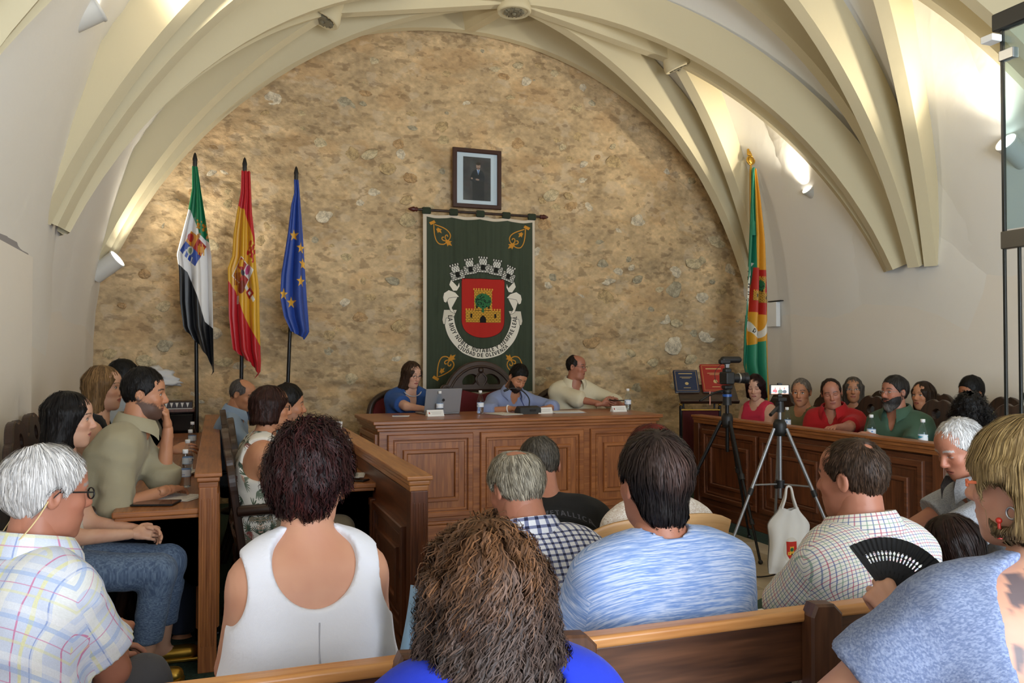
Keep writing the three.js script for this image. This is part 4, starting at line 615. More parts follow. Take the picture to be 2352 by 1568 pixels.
// ---- heads: centre between the ears, face towards +z, y up; metres for a head 0.23 high
function headField(o) {
  const fem = o.sex === 'f', w = fem ? 0.96 : 1, jw = (o.jaw ?? 1) * w;
  const cran = ell(0, 0.03, -0.012, 0.075 * w, 0.09, 0.095), face = ell(0, -0.035, 0.03, 0.06 * jw, 0.085, 0.062), jaw = ell(0, -0.075, 0.03, 0.05 * jw, 0.045, 0.055), chin = ell(0, -0.104, 0.066, 0.022, 0.018, 0.02), fore = ell(0, 0.05, 0.032, 0.062, 0.055, 0.056);
  const nose = cone(V(0, 0.012, 0.086), V(0, -0.024, 0.106), 0.009, 0.0115), nl = ell(0, -0.03, 0.096, 0.018, 0.01, 0.014), brow = cone(V(-0.034, 0.026, 0.072), V(0.034, 0.026, 0.072), 0.014, 0.014), cheekL = ell(0.037, -0.022, 0.06, 0.022, 0.02, 0.02), cheekR = ell(-0.037, -0.022, 0.06, 0.022, 0.02, 0.02);
  const eyeL = ell(0.031, 0.006, 0.092, 0.018, 0.012, 0.015), eyeR = ell(-0.031, 0.006, 0.092, 0.018, 0.012, 0.015), lid = (s) => ell(s * 0.031, 0.006, 0.0715, 0.0165, 0.011, 0.0125), lidL = lid(1), lidR = lid(-1);
  const lipU = ell(0, -0.058, 0.087, 0.023, 0.0055, 0.009), lipD = ell(0, -0.068, 0.0855, 0.02, 0.0065, 0.009), mouth = ell(0, -0.0628, 0.0965, 0.026, 0.0022, 0.008), earF = (s) => { const a = ell(s * 0.08 * w, -0.002, -0.012, 0.009, 0.031, 0.019), b = ell(s * (0.087 * w), 0.0, -0.006, 0.006, 0.019, 0.0095); return (x, y, z) => smax(a(x, y, z), -b(x, y, z), 0.004); }, earL = earF(1), earR = earF(-1);
  const neck = cone(V(0, -0.05, -0.02), V(0, -0.17, -0.035), (fem ? 0.05 : 0.056) * (o.neckW ?? 1), (fem ? 0.052 : 0.06) * (o.neckW ?? 1)), jowl = o.fat ? ell(0, -0.1, 0.03, 0.055 * jw, 0.03 * o.fat, 0.05) : null;
  const skull = (x, y, z) => smin(smin(cran(x, y, z), face(x, y, z), 0.03), smin(jaw(x, y, z), fore(x, y, z), 0.02), 0.025);
  const f = (x, y, z) => {
    let d = skull(x, y, z);
    if (z > 0.02) { d = smin(d, chin(x, y, z), 0.02); d = smin(d, Math.min(cheekL(x, y, z), cheekR(x, y, z)), 0.022); d = smin(d, brow(x, y, z), 0.014); d = smax(d, -Math.min(eyeL(x, y, z), eyeR(x, y, z)), 0.01); d = smin(d, Math.min(lidL(x, y, z), lidR(x, y, z)), 0.003); d = smin(d, smin(nose(x, y, z), nl(x, y, z), 0.008), 0.009); d = smin(d, Math.min(lipU(x, y, z), lipD(x, y, z)), 0.005); d = smax(d, -mouth(x, y, z), 0.002); }
    if (jowl) d = smin(d, jowl(x, y, z), 0.02); d = smin(d, neck(x, y, z), 0.025); return smin(d, Math.min(earL(x, y, z), earR(x, y, z)), 0.006);
  };
  const jawF = (x, y, z) => { let d = smin(skull(x, y, z), chin(x, y, z), 0.02); if (jowl) d = smin(d, jowl(x, y, z), 0.02); return smin(d, Math.min(lipU(x, y, z), lipD(x, y, z)), 0.005); };
  return { f, skull, cran, jawF };
}
function headColor(o, skin) { // complexion: lips, cheeks, brows, lashes, stubble, eyes
  const S = lin(skin), lip = mix3(S, lin(o.lips ?? (o.sex === 'f' ? '#a34a48' : '#9a5248')), 0.75), red = mix3(S, [S[0] * 1.02, S[1] * 0.72, S[2] * 0.66], 1), br = lin(o.browCol ?? '#2a1c14'), stub = lin('#3a2f2c');
  return (x, y, z) => {
    let c = S; const n = fbm(x * 40, y * 40, z * 40, 3) * 0.09; c = c.map((v) => v * (1 + n));
    if (z > 0.03) {
      const ax = Math.abs(x), bl = Math.exp(-((ax - 0.04) ** 2 + (y + 0.025) ** 2) / 0.0006) * 0.5 + Math.exp(-(x * x + (y + 0.026) ** 2 + (z - 0.11) ** 2) / 0.0003) * 0.5; c = mix3(c, red, clamp(bl * (o.blush ?? 0.8), 0, 1));
      if (((ax / 0.0235) ** 2 + ((y + 0.063) / 0.0105) ** 2) < 1 && z > 0.075) c = lip; if (ax < 0.024 && Math.abs(y + 0.0628) < 0.0018 && z > 0.07) c = lip.map((v) => v * 0.35);
      const by = 0.031 + 0.004 * Math.sin((ax - 0.012) / 0.04 * Math.PI) - (ax > 0.045 ? (ax - 0.045) * 0.4 : 0); if (ax > 0.013 && ax < 0.053 && Math.abs(y - by) < (o.sex === 'f' ? 0.0028 : 0.0042)) c = mix3(c, br, 0.85);
      const ex = (ax - 0.031) / 0.0135, ey = (y - 0.0055) / 0.0062; if (z > 0.066 && ex * ex < 1.25) { if (o.closed) { if (Math.abs(y - 0.0015 - 0.003 * ex * ex) < 0.0018) c = br; } else { const up = 1 - ex * ex; if (ex * ex < 1 && Math.abs(ey) < up * 0.95) { const gx = (ax - 0.031 - (x > 0 ? 1 : -1) * (o.gaze ?? 0) * 0.004) / 0.0058, gy = (y - 0.0055) / 0.0058; c = gx * gx + gy * gy < 1 ? (gx * gx + gy * gy < 0.22 ? [0.01, 0.01, 0.01] : lin(o.iris ?? '#3a2416')) : [0.62, 0.6, 0.57]; } else if (ey > 0 && ey < up + 0.55 && ex * ex < 1.15) c = br; } }
    }
    const sb = o.stubble ?? (o.beard ? 0.8 : 0); if (sb && z > -0.03 && z < 0.105) { const ax = Math.abs(x), e = Math.max(-0.064 + (ax < 0.03 ? 0 : 0.95 * (ax - 0.03)), ax < 0.034 && y > -0.053 ? -0.041 - 0.15 * ax : -1) , inLip = ((x / 0.022) ** 2 + ((y + 0.063) / 0.009) ** 2) < 1; if (!inLip) c = mix3(c, o.beard ? lin(o.beard.col) : stub, sb * sstep(0.006, -0.01, y - e + 0.012 * vnoise(x * 150, y * 150, z * 150))); } return c;
  };
}
// ---- hair
// style field in head coordinates; o.hair: { kind, len, w, wb, back, part, top }
function hairField(o, H) {
  const h = o.hair, w = o.sex === 'f' ? 0.96 : 1, off = h.off ?? 0.012, cap = ell(0, 0.03 + (h.up ?? 0), -0.014, 0.075 * w + off, 0.09 + off + (h.up ?? 0), 0.095 + off), fade = h.fade ?? 0;
  const line = (h.line ?? 0), slope = h.slope ?? 1.0, bald = h.bald ? ell(h.bald[0], h.bald[1], h.bald[2], h.bald[3], h.bald[4] ?? h.bald[3], h.bald[5] ?? h.bald[3]) : null;
  const earC = ell(0.088 * w, -0.004, -0.006, 0.03, 0.036, 0.026); const line0 = (ax, z) => 0.004 + slope * (z < 0 ? (h.nape ?? 1) : 1) * (z - 0.012) + line + (z < 0 ? 0.55 * Math.max(0, ax - 0.042) : -0.3 * Math.max(0, ax - 0.05)); const np = h.nape ? ell(0, -0.05, -0.035, 0.062, 0.066, 0.06) : null; const short = (x, y, z) => { let d = cap(x, y, z); if (np) d = smin(d, np(x, y, z), 0.02); const ax = Math.abs(x), lim = line0(ax, z); d = smax(d, (lim - y) * 0.72, 0.006); d = smax(d, -0.088 * (h.nape ?? 1) - y, 0.006); d = smax(d, -earC(ax, y, z), 0.006); if (bald) d = smax(d, -bald(x, y, z), 0.006); return d; };
  if (h.kind === 'short') { short.stop = (x, y, z) => z > 0.0 && y < line0(Math.abs(x), z) - 0.003; return short; }
  const open = ell(h.ox ?? 0, (h.oy ?? -0.035), 0.115, h.ow ?? 0.06, h.oh ?? 0.105, 0.095);
  const long = (x, y, z) => {
    const t = clamp((0.03 - y) / (h.len), 0, 1), hw = mix(h.w ?? 0.088, h.wb ?? 0.1, t) * (1 - 0.25 * sstep(0.85, 1, t)), hd = mix(0.098, h.db ?? 0.06, t), zc = mix(-0.012, h.zb ?? -0.05, t), ex = x / hw, ez = (z - zc) / hd;
    let d = (Math.sqrt(ex * ex + ez * ez) - 1) * Math.min(hw, hd); d = smax(d, y - 0.045, 0.02); d = smax(d, 0.03 - h.len - y + (h.vee ?? 0) * Math.abs(x), 0.02);
    d = smin(d, cap(x, y, z), 0.03); d = smax(d, -open(x, y, z), 0.008); if (h.ears) d = smax(d, -ell(0, -0.03, 0.02, 0.3, 0.05, 0.04)(x, y, z), 0.01); return d;
  };
  long.stop = (x, y, z) => open(x, y, z) < 0.012; return long;
}
function strands(field, base, o, n, len, { steps = 7, width = 0.003, lift = 0.004, jit = 0.004, curl = 0, curlN = 3, down = 0, cols, keep, tip, droop = 0.0 }) {
  const p = base.attributes.position, ix = base.index.array, T = ix.length / 3, cum = new Float32Array(T); let tot = 0; const a = V(), b = V(), c = V();
  for (let i = 0; i < T; i++) { a.fromBufferAttribute(p, ix[3 * i]); b.fromBufferAttribute(p, ix[3 * i + 1]); c.fromBufferAttribute(p, ix[3 * i + 2]); tot += b.sub(a).cross(c.sub(a)).length(); cum[i] = tot; }
  const pos = [], nor = [], col = [], idx = [], e = 0.004, grad = (q) => { const d = field(q.x, q.y, q.z); return [V(field(q.x + e, q.y, q.z) - d, field(q.x, q.y + e, q.z) - d, field(q.x, q.y, q.z + e) - d).normalize(), d]; };
  const crown = V(0.012, 0.115, -0.045);
  for (let s = 0; s < n; s++) {
    const r = rnd() * tot; let l = 0, hgh = T - 1; while (l < hgh) { const m = (l + hgh) >> 1; cum[m] < r ? l = m + 1 : hgh = m; }
    a.fromBufferAttribute(p, ix[3 * l]); b.fromBufferAttribute(p, ix[3 * l + 1]); c.fromBufferAttribute(p, ix[3 * l + 2]); let u = rnd(), v = rnd(); if (u + v > 1) { u = 1 - u; v = 1 - v; }
    const q = a.clone().multiplyScalar(1 - u - v).addScaledVector(b, u).addScaledVector(c, v); if (keep && !keep(q.x, q.y, q.z)) continue; if (o.hair.bald) { const bl = o.hair.bald; if (Math.hypot((q.x - bl[0]) / bl[3], (q.y - bl[1]) / (bl[4] ?? bl[3]), (q.z - bl[2]) / (bl[5] ?? bl[3])) < 1.12) continue; }
    const L = len * R(0.6, 1.2), st = L / steps, lf = lift * R(0.2, 1.3), ph = R(0, 6.28), cr = curl * R(0.5, 1.4), cn = curlN * R(0.7, 1.3), jv = V(R(-1, 1), R(-1, 1), R(-1, 1)).multiplyScalar(jit * 40), C = cols(q, rnd), C2 = tip ? tip(q, C) : C, w = width * R(0.6, 1.3), k0 = pos.length / 3;
    let last = -1; for (let i = 0; i <= steps; i++) {
      if (field.stop && field.stop(q.x, q.y, q.z)) break; last = i; const [g, d] = grad(q), dir = q.clone().sub(crown).normalize().multiplyScalar(1 - down); dir.y -= down * 1.2 + droop; dir.addScaledVector(jv, 0.35 * Math.sin(i * 1.3 + ph)).addScaledVector(g, -dir.dot(g)).normalize(); const side = V().crossVectors(g, dir).normalize();
      const t = i / steps, ca = ph + t * cn * 6.28, o2 = cr * Math.min(1, t * 3), x = q.clone().addScaledVector(side, Math.cos(ca) * o2).addScaledVector(g, Math.sin(ca) * o2 * 0.8 + o2 * 0.5), ww = w * (1 - 0.75 * t * t) * 0.5, N = g.clone().addScaledVector(side, 0.25 * Math.sin(ca + s)).normalize(), k = mix3(C, C2, t);
      for (const m of [-1, 1]) { pos.push(x.x + side.x * ww * m, x.y + side.y * ww * m, x.z + side.z * ww * m); nor.push(N.x, N.y, N.z); col.push(...k); }
      q.addScaledVector(dir, st).addScaledVector(g, lf * Math.min(1, t * 2 + 0.3) - d * 0.7 - 0.0);
    }
    for (let i = 0; i < last; i++) { const m = k0 + 2 * i; idx.push(m, m + 2, m + 1, m + 1, m + 2, m + 3); }
  }
  const g = new THREE.BufferGeometry(); g.setAttribute('position', new THREE.Float32BufferAttribute(pos, 3)); g.setAttribute('normal', new THREE.Float32BufferAttribute(nor, 3)); g.setAttribute('color', new THREE.Float32BufferAttribute(col, 3)); g.setIndex(idx); return g;
}
const SKINMAT = phys({ vertexColors: true, roughness: 0.52, sheen: 0.15, sheenColor: new THREE.Color(1, 0.7, 0.6), sheenRoughness: 0.5 });
const HAIRMAT = phys({ vertexColors: true, roughness: 0.55, specularIntensity: 0.5 });
const clothBump = dataTex(256, (u, v) => 128 + 60 * Math.sin(u * 2 * Math.PI * 64) * Math.sin(v * 2 * Math.PI * 64) + 50 * tfbm(u, v, 20, 20, 301, 3), false, 0.12);
const cloth = (o) => phys({ roughness: 0.92, sheen: 0.2, sheenColor: new THREE.Color(0.8, 0.8, 0.8), sheenRoughness: 0.6, bumpMap: clothBump, bumpScale: 0.0012, ...o });
const yd = V(0, 1, 0);
function person(o) {
  const f = (o.face * Math.PI) / 180, cs = Math.cos(f), sn = Math.sin(f), k = o.k ?? 1, fem = o.sex === 'f', bulk = o.bulk ?? 1, seat = o.seat ?? 0.46, HC = V(...o.head);
  const root = thing('person', o.label, 'person', [0, 0, 0], f, o.group);
  const inv = (p) => V(cs * p.x - sn * p.z, p.y, sn * p.x + cs * p.z); // world direction -> own axes
  // head frame
  const hq = new THREE.Quaternion().setFromEuler(new THREE.Euler((o.hp ?? 0) * Math.PI / 180, ((o.hy ?? o.face) - o.face) * Math.PI / 180, (o.hr ?? 0) * Math.PI / 180, 'YXZ'));
  const headY = HC.y, lean = (o.lean ?? 6) * Math.PI / 180, side = (o.side ?? 0) * Math.PI / 180;
  const nk = o.nk ?? 0.16, nkOff = V(0, -nk * k, -0.028 * k).applyQuaternion(hq).lerp(V(0, -nk * k, -0.03 * k), 0.5), hipY = seat + 0.085;
  const Nw = nkOff.clone(); // neck base relative to the head centre
  const dy = headY + Nw.y - hipY, dz = -Math.tan(lean) * dy, dx = -Math.tan(side) * dy;
  // own origin: on the floor below the hips
  const hipL = V(Nw.x + dx, 0, Nw.z + dz), orig = V(HC.x, 0, HC.z).add(V(cs * hipL.x + sn * hipL.z, 0, -sn * hipL.x + cs * hipL.z));
  root.position.copy(orig); const toL = (p) => inv(V(p[0] - orig.x, p[1], p[2] - orig.z));
  const P = V(0, hipY, 0), hc = toL(o.head), N = hc.clone().add(Nw), len = N.clone().sub(P).length(); root.userData.torso = undefined;
  if (globalThis.PEOPLE_LOG) console.log(o.label.slice(0, 40), 'hips', orig.x.toFixed(2), orig.z.toFixed(2), 'torso', len.toFixed(2));
  // torso stations
  const fat = o.belly ?? 0, br = o.bust ?? 0, S = [[-0.04, 0.085, 0.11, -0.01], [0.06, 0.1, 0.115, -0.01], [0.2, 0.095, 0.108 + fat * 0.5, fat * 0.3], [0.38, 0.085, 0.1 + fat * 0.6, fat * 0.35], [0.56, 0.09, 0.1 + fat * 0.3, 0.0 + fat * 0.1], [0.7, 0.1, 0.1 + br * 0.25, br * 0.3], [0.8, 0.11, 0.09, -0.004], [0.885, 0.1, 0.066, -0.012], [0.965, 0.035, 0.045, -0.014]];
  const up = N.clone().sub(P).normalize(), slouch = (o.slouch ?? 0.03), tw = ((o.twist ?? 0) * Math.PI) / 180, shW = o.sh ?? (fem ? 0.155 : 0.178);
  const st = S.map(([t, w, r, fw]) => { const a = tw * t, lat = V(Math.cos(a), 0, -Math.sin(a)), fr = V(Math.sin(a), 0, Math.cos(a)), c = P.clone().addScaledVector(up, t * len).addScaledVector(fr, fw - slouch * 4 * Math.max(0, t) * Math.max(0, 1 - t)); lat.addScaledVector(yd, Math.sin(((o.shTilt ?? 0) * Math.PI) / 180) * t).normalize(); return { c, lat, w: w * bulk * (shW / 0.17) * (t > 0.9 ? 0.95 : 1), r: r * (t > 0.88 ? 1 : bulk) }; });
  const torsoF = (ease) => { const segs = []; for (let i = 0; i < st.length - 1; i++) { const A = st[i], B = st[i + 1], d = B.c.clone().sub(A.c); segs.push([A.c.x, A.c.y, A.c.z, d.x, d.y, d.z, 1 / d.lengthSq(), A.lat.x, A.lat.y, A.lat.z, A.w, B.w - A.w, A.r, B.r - A.r]); } return (x, y, z) => { let m = 9; for (const q of segs) { const px = x - q[0], py = y - q[1], pz = z - q[2], t = clamp((px * q[3] + py * q[4] + pz * q[5]) * q[6], 0, 1), rx = px - q[3] * t, ry = py - q[4] * t, rz = pz - q[5] * t, w = q[10] + q[11] * t, l = rx * q[7] + ry * q[8] + rz * q[9], cl = clamp(l, -w, w), ux = rx - q[7] * cl, uy = ry - q[8] * cl, uz = rz - q[9] * cl, d = Math.sqrt(ux * ux + uy * uy + uz * uz) - q[12] - q[13] * t - ease; m = m > 8 ? d : smin(m, d, 0.02); } return m; }; };
  // arms
  const sh = st[7], arms = [1, -1].map((s) => {
    const a = (s > 0 ? o.armL : o.armR) ?? {}, S0 = sh.c.clone().addScaledVector(sh.lat, s * shW * Math.sqrt(bulk)).addScaledVector(up, -0.028).add(V(0, 0, (a.fwd ?? 0.0))); if (a.raise) S0.y += a.raise;
    const W = a.w ? toL(a.w) : V(s * 0.1, seat + 0.16, 0.33), U = 0.285 * k, Fo = 0.25 * k, D = W.clone().sub(S0), L = Math.min(D.length(), (U + Fo) * 0.995), dir = D.clone().normalize(); W.copy(S0).addScaledVector(dir, Math.max(L, 0.16));
    const LL = Math.max(L, 0.16), q = (U * U + LL * LL - Fo * Fo) / (2 * LL), hgt = Math.sqrt(Math.max(0, U * U - q * q)), hint = a.el ? inv(V(...a.el)) : V(s * 0.5, -1, -0.35); hint.addScaledVector(dir, -hint.dot(dir)).normalize();
    const El = S0.clone().addScaledVector(dir, q).addScaledVector(hint, hgt), fat2 = Math.pow(bulk, 0.8) * (o.armK ?? 1);
    return { s, S: S0, E: El, W, r: [0.055 * fat2, 0.045 * fat2, 0.04 * fat2, 0.027 * (fem ? 0.92 : 1) * Math.sqrt(fat2)], a };
  });
  const legs = [1, -1].map((s) => { const q = (s > 0 ? o.legL : o.legR) ?? {}; return { s, H: V(s * 0.085 * bulk, hipY - 0.005, 0.02), K: q.k ? toL(q.k) : V(s * 0.12, seat + 0.055, 0.43 * k), A: q.a ? toL(q.a) : V(s * 0.12, 0.085, 0.4 * k) }; });
  const lb = Math.sqrt(bulk), neckA = N.clone(), neckB = hc.clone().add(V(0, -0.05, -0.02).applyQuaternion(hq)), nr = (fem ? 0.052 : 0.06) * (o.neckW ?? 1);
  const torso = torsoF(0), neck = cone(neckA.clone().addScaledVector(up, -0.02), neckB, nr * 1.12, nr), trap = arms.map((q) => cone(neckA.clone().addScaledVector(up, -0.002), q.S.clone().addScaledVector(up, 0.0), 0.038, 0.042));
  const limb = []; for (const q of arms) limb.push([cone(q.S, q.E, q.r[0], q.r[1]), cone(q.E, q.W, q.r[2], q.r[3])]);
  const legF = legs.map((q) => [cone(q.H, q.K, 0.088 * lb, 0.06 * lb), cone(q.K, q.A, 0.056 * lb, 0.038), cone(q.A.clone().add(V(0, -0.035, -0.03)), q.A.clone().add(V(q.s * 0.015, -0.052, 0.13)), 0.035, 0.03)]);
  const body = (x, y, z) => { let d = torso(x, y, z); d = smin(d, Math.min(trap[0](x, y, z), trap[1](x, y, z)), 0.05); d = smin(d, neck(x, y, z), 0.04); for (const [u, w] of limb) d = smin(d, smin(u(x, y, z), w(x, y, z), 0.02), 0.035); for (const [a, b, c] of legF) d = smin(d, smin(smin(a(x, y, z), b(x, y, z), 0.03), c(x, y, z), 0.025), 0.03); return d; };
  const pts = [P, N, ...arms.flatMap((q) => [q.S, q.E, q.W]), ...legs.flatMap((q) => [q.H, q.K, q.A, q.A.clone().add(V(0, -0.05, 0.13))])], skin = lin(o.skin);
  let [lo, hi] = bboxOf(pts, 0.22); lo[1] = Math.max(lo[1], -0.03); const mottle = (x, y, z) => { const n = 1 + 0.1 * fbm(x * 22, y * 22, z * 22, 3); return [skin[0] * n, skin[1] * n * n, skin[2] * n * n]; };
  const list = [setColor(netMesh(body, lo, hi, o.bodyCell ?? (o.near ? 0.014 : 0.019)), o.skinAt ? (x, y, z) => o.skinAt(x, y, z, mottle(x, y, z), sh, up) : mottle)];
  // head
  const H = headField(o), hm = new THREE.Matrix4().compose(hc, hq, V(k, k, k)), hg = setColor(netMesh(H.f, [-0.1, -0.17, -0.13], [0.1, 0.14, 0.13], o.faceCell ?? 0.0045), headColor(o, o.skin)); list.push(hg.applyMatrix4(hm));
  // hands
  for (const q of arms) {
    const { g } = handGeo(q.a.pose ?? 'relax', !!q.a.fine), fd = q.W.clone().sub(q.E).normalize(), dir = q.a.dir ? inv(V(...q.a.dir)).normalize() : fd, pn = (q.a.palm ? inv(V(...q.a.palm)) : V(-q.s * 0.3, -1, 0)); pn.addScaledVector(dir, -pn.dot(dir)).normalize(); const tx = V().crossVectors(dir, pn).normalize(); // thumb axis for the left hand when s = 1
    const gg = g.clone(), m = new THREE.Matrix4().makeBasis(tx.clone().multiplyScalar(1), dir, pn); if (q.s > 0) { gg.scale(-1, 1, 1); const ia = gg.index.array; for (let i = 0; i < ia.length; i += 3) { const t = ia[i]; ia[i] = ia[i + 1]; ia[i + 1] = t; } gg.computeVertexNormals(); }
    gg.scale(fem ? 0.92 * k : k, fem ? 0.92 * k : k, fem ? 0.92 * k : k); gg.applyMatrix4(m).translate(q.W.x + dir.x * 0.012, q.W.y + dir.y * 0.012, q.W.z + dir.z * 0.012); list.push(setColor(gg, mottle)); q.dir = dir; q.pn = pn; q.tx = tx;
  }
  part('body', merge(list), SKINMAT, root);
  // clothes
  const wr = (amp, sc = 1) => (x, y, z) => amp * (0.6 * (1 - 2 * Math.abs(vnoise(x * 7 * sc + 3, y * 13 * sc + z * 4, z * 7 * sc))) + 0.5 * vnoise(x * 19 * sc, y * 24 * sc, z * 19 * sc));
  function garment(name, field, bl, bh, cell, mat, uvOf) {
    let g = netMesh(field, bl, bh, cell); g = g.toNonIndexed(); const p = g.attributes.position, uv = new Float32Array(p.count * 2), c = V();
    for (let i = 0; i < p.count; i += 3) { c.set(0, 0, 0); for (let j = 0; j < 3; j++) c.add(V().fromBufferAttribute(p, i + j)); c.multiplyScalar(1 / 3); const map = uvOf(c); for (let j = 0; j < 3; j++) { const r = map(V().fromBufferAttribute(p, i + j)); uv[(i + j) * 2] = r[0]; uv[(i + j) * 2 + 1] = r[1]; } }
    g.setAttribute('uv', new THREE.BufferAttribute(uv, 2)); return part(name, g, mat, root);
  }
  const armMap = (A, B, s, rr = 0.062) => { const d = B.clone().sub(A).normalize(), n1 = Math.abs(d.y) > 0.9 ? V(1, 0, 0) : V(0, 1, 0), e1 = n1.clone().addScaledVector(d, -n1.dot(d)).normalize(), e2 = V().crossVectors(d, e1); return (c) => { const q0 = c.clone().sub(A), a0 = Math.atan2(q0.dot(e2), q0.dot(e1)); return (p) => { const q = p.clone().sub(A); let a = Math.atan2(q.dot(e2), q.dot(e1)); if (a - a0 > Math.PI) a -= 2 * Math.PI; if (a0 - a > Math.PI) a += 2 * Math.PI; return [a * rr + s, q.dot(d)]; }; }; };
  if (o.top) {
    const t = o.top, ez = t.ease ?? 0.014, tf = torsoF(ez), fr = [t.sleeve ?? 0.6, t.cuff ?? 0][0], wn = wr(t.wrinkle ?? 0.006, t.wsc ?? 1), sl = fr > 0 ? arms.map((q) => {
      const se = ez * (t.se ?? 1.5), A = cone(q.S, q.E, q.r[0] + ez * 0.9, q.r[1] + se), fB = fr > 1 ? cone(q.E, q.W, q.r[2] + se, q.r[3] + se * 0.9) : null, frac = fr > 1 ? fr - 1 : fr, A0 = fr > 1 ? q.E : q.S, B0 = fr > 1 ? q.W : q.E, dir = B0.clone().sub(A0).normalize(), C = A0.clone().lerp(B0, frac);
      const cuff = t.roll ? (() => { const c2 = C.clone().addScaledVector(dir, -0.05), r = fr > 1 ? mix(q.r[2], q.r[3], frac) + se : mix(q.r[0], q.r[1], frac) + se; return cone(c2, C, r + 0.006, r + 0.006); })() : null;
      return (x, y, z) => { let d = A(x, y, z); const pl = (x - C.x) * dir.x + (y - C.y) * dir.y + (z - C.z) * dir.z; if (fB) { let e = smax(fB(x, y, z), pl, 0.006); if (cuff) e = Math.min(e, Math.max(cuff(x, y, z), pl)); d = smin(d, e, 0.03); } else { d = smax(d, pl, 0.006); } return d; };
    }) : [];
    const hem = P.y - (t.hem ?? 0.05), nAx = cone(neckA.clone().addScaledVector(up, -0.03), neckA.clone().addScaledVector(up, 0.2), t.neckR ?? 0.075, (t.neckR ?? 0.075) * 1.15), sc = (t.scoops ?? []).map((s) => { const c = sh.c.clone().addScaledVector(sh.lat, s[0]).addScaledVector(up, s[1]).add(V(0, 0, s[2])); return ell(c.x, c.y, c.z, s[3], s[4], s[5]); });
    const tank = t.tank ? arms.map((q) => ell(q.S.x + q.s * t.tank[0], q.S.y + t.tank[1], q.S.z, t.tank[2], t.tank[3], 0.2)) : [], trS = arms.map((q) => cone(neckA.clone().addScaledVector(up, -0.008), q.S, 0.038 + ez * 0.6, 0.044 + ez * 0.8));
    const peplum = t.flare ?? 0;
    const field = (x, y, z) => { let d = smin(tf(x, y, z) - peplum * Math.max(0, P.y + 0.3 - y), Math.min(trS[0](x, y, z), trS[1](x, y, z)), 0.05); for (const s of sl) d = smin(d, s(x, y, z), 0.035); d -= wn(x, y, z); d = smax(d, hem - y, 0.012); d = smax(d, -nAx(x, y, z), 0.005); for (const s of sc) d = smax(d, -s(x, y, z), 0.005); for (const s of tank) d = smax(d, -s(x, y, z), 0.005); return d; };
    const [bl, bh] = bboxOf([P, N, ...arms.flatMap((q) => (fr > 1 ? [q.S, q.E, q.W] : [q.S, q.E]))], 0.21 + peplum * 0.3); bl[1] = Math.max(bl[1], hem - 0.03);
    const aMaps = arms.map((q) => armMap(q.S, q.E, q.s * 3, q.r[0] + ez * 1.6)), aD = arms.map((q) => cone(q.S, q.E, q.r[0], q.r[1])), fMaps = arms.map((q) => armMap(q.E, q.W, q.s * 5)), fD = arms.map((q) => cone(q.E, q.W, q.r[2], q.r[3]));
    const top = garment(t.name ?? 'shirt', field, bl, bh, t.cell ?? (o.near ? 0.01 : 0.014), t.mat, (c) => {
      const dt = torso(c.x, c.y, c.z); for (const i of [0, 1]) { const qa = arms[i], along = (c.x - qa.S.x) * (qa.E.x - qa.S.x) + (c.y - qa.S.y) * (qa.E.y - qa.S.y) + (c.z - qa.S.z) * (qa.E.z - qa.S.z); if (fr > 1 && fD[i](c.x, c.y, c.z) < Math.min(dt, aD[i](c.x, c.y, c.z)) - 0.004) return fMaps[i](c); if (along > 0.004 && aD[i](c.x, c.y, c.z) < dt - 0.004) return aMaps[i](c); }
      const front = c.z > st[4].c.z; void front; const sg = Math.sign(c.x); return (p) => { const dz = Math.abs(p.z - st[4].c.z); return [p.x + sg * 0.75 * (0.12 - Math.min(dz, 0.12)) * sstep(0.1, 0.17, Math.abs(p.x)) * sstep(N.y - 0.1, N.y - 0.2, p.y), p.y - 0.8 * dz]; };
    });
    if (t.collar) { // turned-down collar: a band round the neck with a folded edge
      const base = neckA.clone().addScaledVector(up, 0.0), na = neckB.clone().sub(neckA).normalize(), e1 = V(1, 0, 0).addScaledVector(na, -na.x).normalize(), e2 = V().crossVectors(e1, na).normalize(), pos = [], idx = [], uv = [], M = 40, gap = t.collarGap ?? 0.5, prof = [[0.0, 0.04], [0.003, 0.053], [0.009, 0.054], [0.017, 0.036], [0.026, 0.012], [0.03, -0.01]];
      for (let j = 0; j < 2; j++) for (let i = 0; i <= M; i++) { const a = -Math.PI / 2 + mix(gap, 2 * Math.PI - gap, i / M) + Math.PI, fr2 = Math.abs(i / M - 0.5) * 2; prof.forEach(([r, h], m) => { const R0 = (t.collarR ?? nr + 0.018) + r * (1 + fr2 * 0.6) + j * 0.003, point = m === prof.length - 1 ? -0.035 * Math.pow(fr2, 8) : 0, q = base.clone().addScaledVector(e1, Math.cos(a) * R0 * 1.06).addScaledVector(e2, Math.sin(a) * R0).addScaledVector(na, h - 0.03 * fr2 * fr2 + point + 0.016); pos.push(q.x, q.y, q.z); uv.push(i / M * 0.42, h * -1); }); }
      const Q = prof.length, SS = (M + 1) * Q; for (let j = 0; j < 2; j++) for (let i = 0; i < M; i++) for (let m = 0; m < Q - 1; m++) { const a = j * SS + i * Q + m, b = a + Q; j ? idx.push(a, a + 1, b, a + 1, b + 1, b) : idx.push(a, b, a + 1, a + 1, b, b + 1); }
      for (let i = 0; i < M; i++) for (const m of [0, Q - 1]) { const a = i * Q + m, b = a + Q; idx.push(a, b, a + SS, b, b + SS, a + SS); }
      const g = new THREE.BufferGeometry(); g.setAttribute('position', new THREE.Float32BufferAttribute(pos, 3)); g.setAttribute('uv', new THREE.Float32BufferAttribute(uv, 2)); g.setIndex(idx); g.computeVertexNormals(); part('collar', g, t.collarMat ?? t.mat, top);
    }
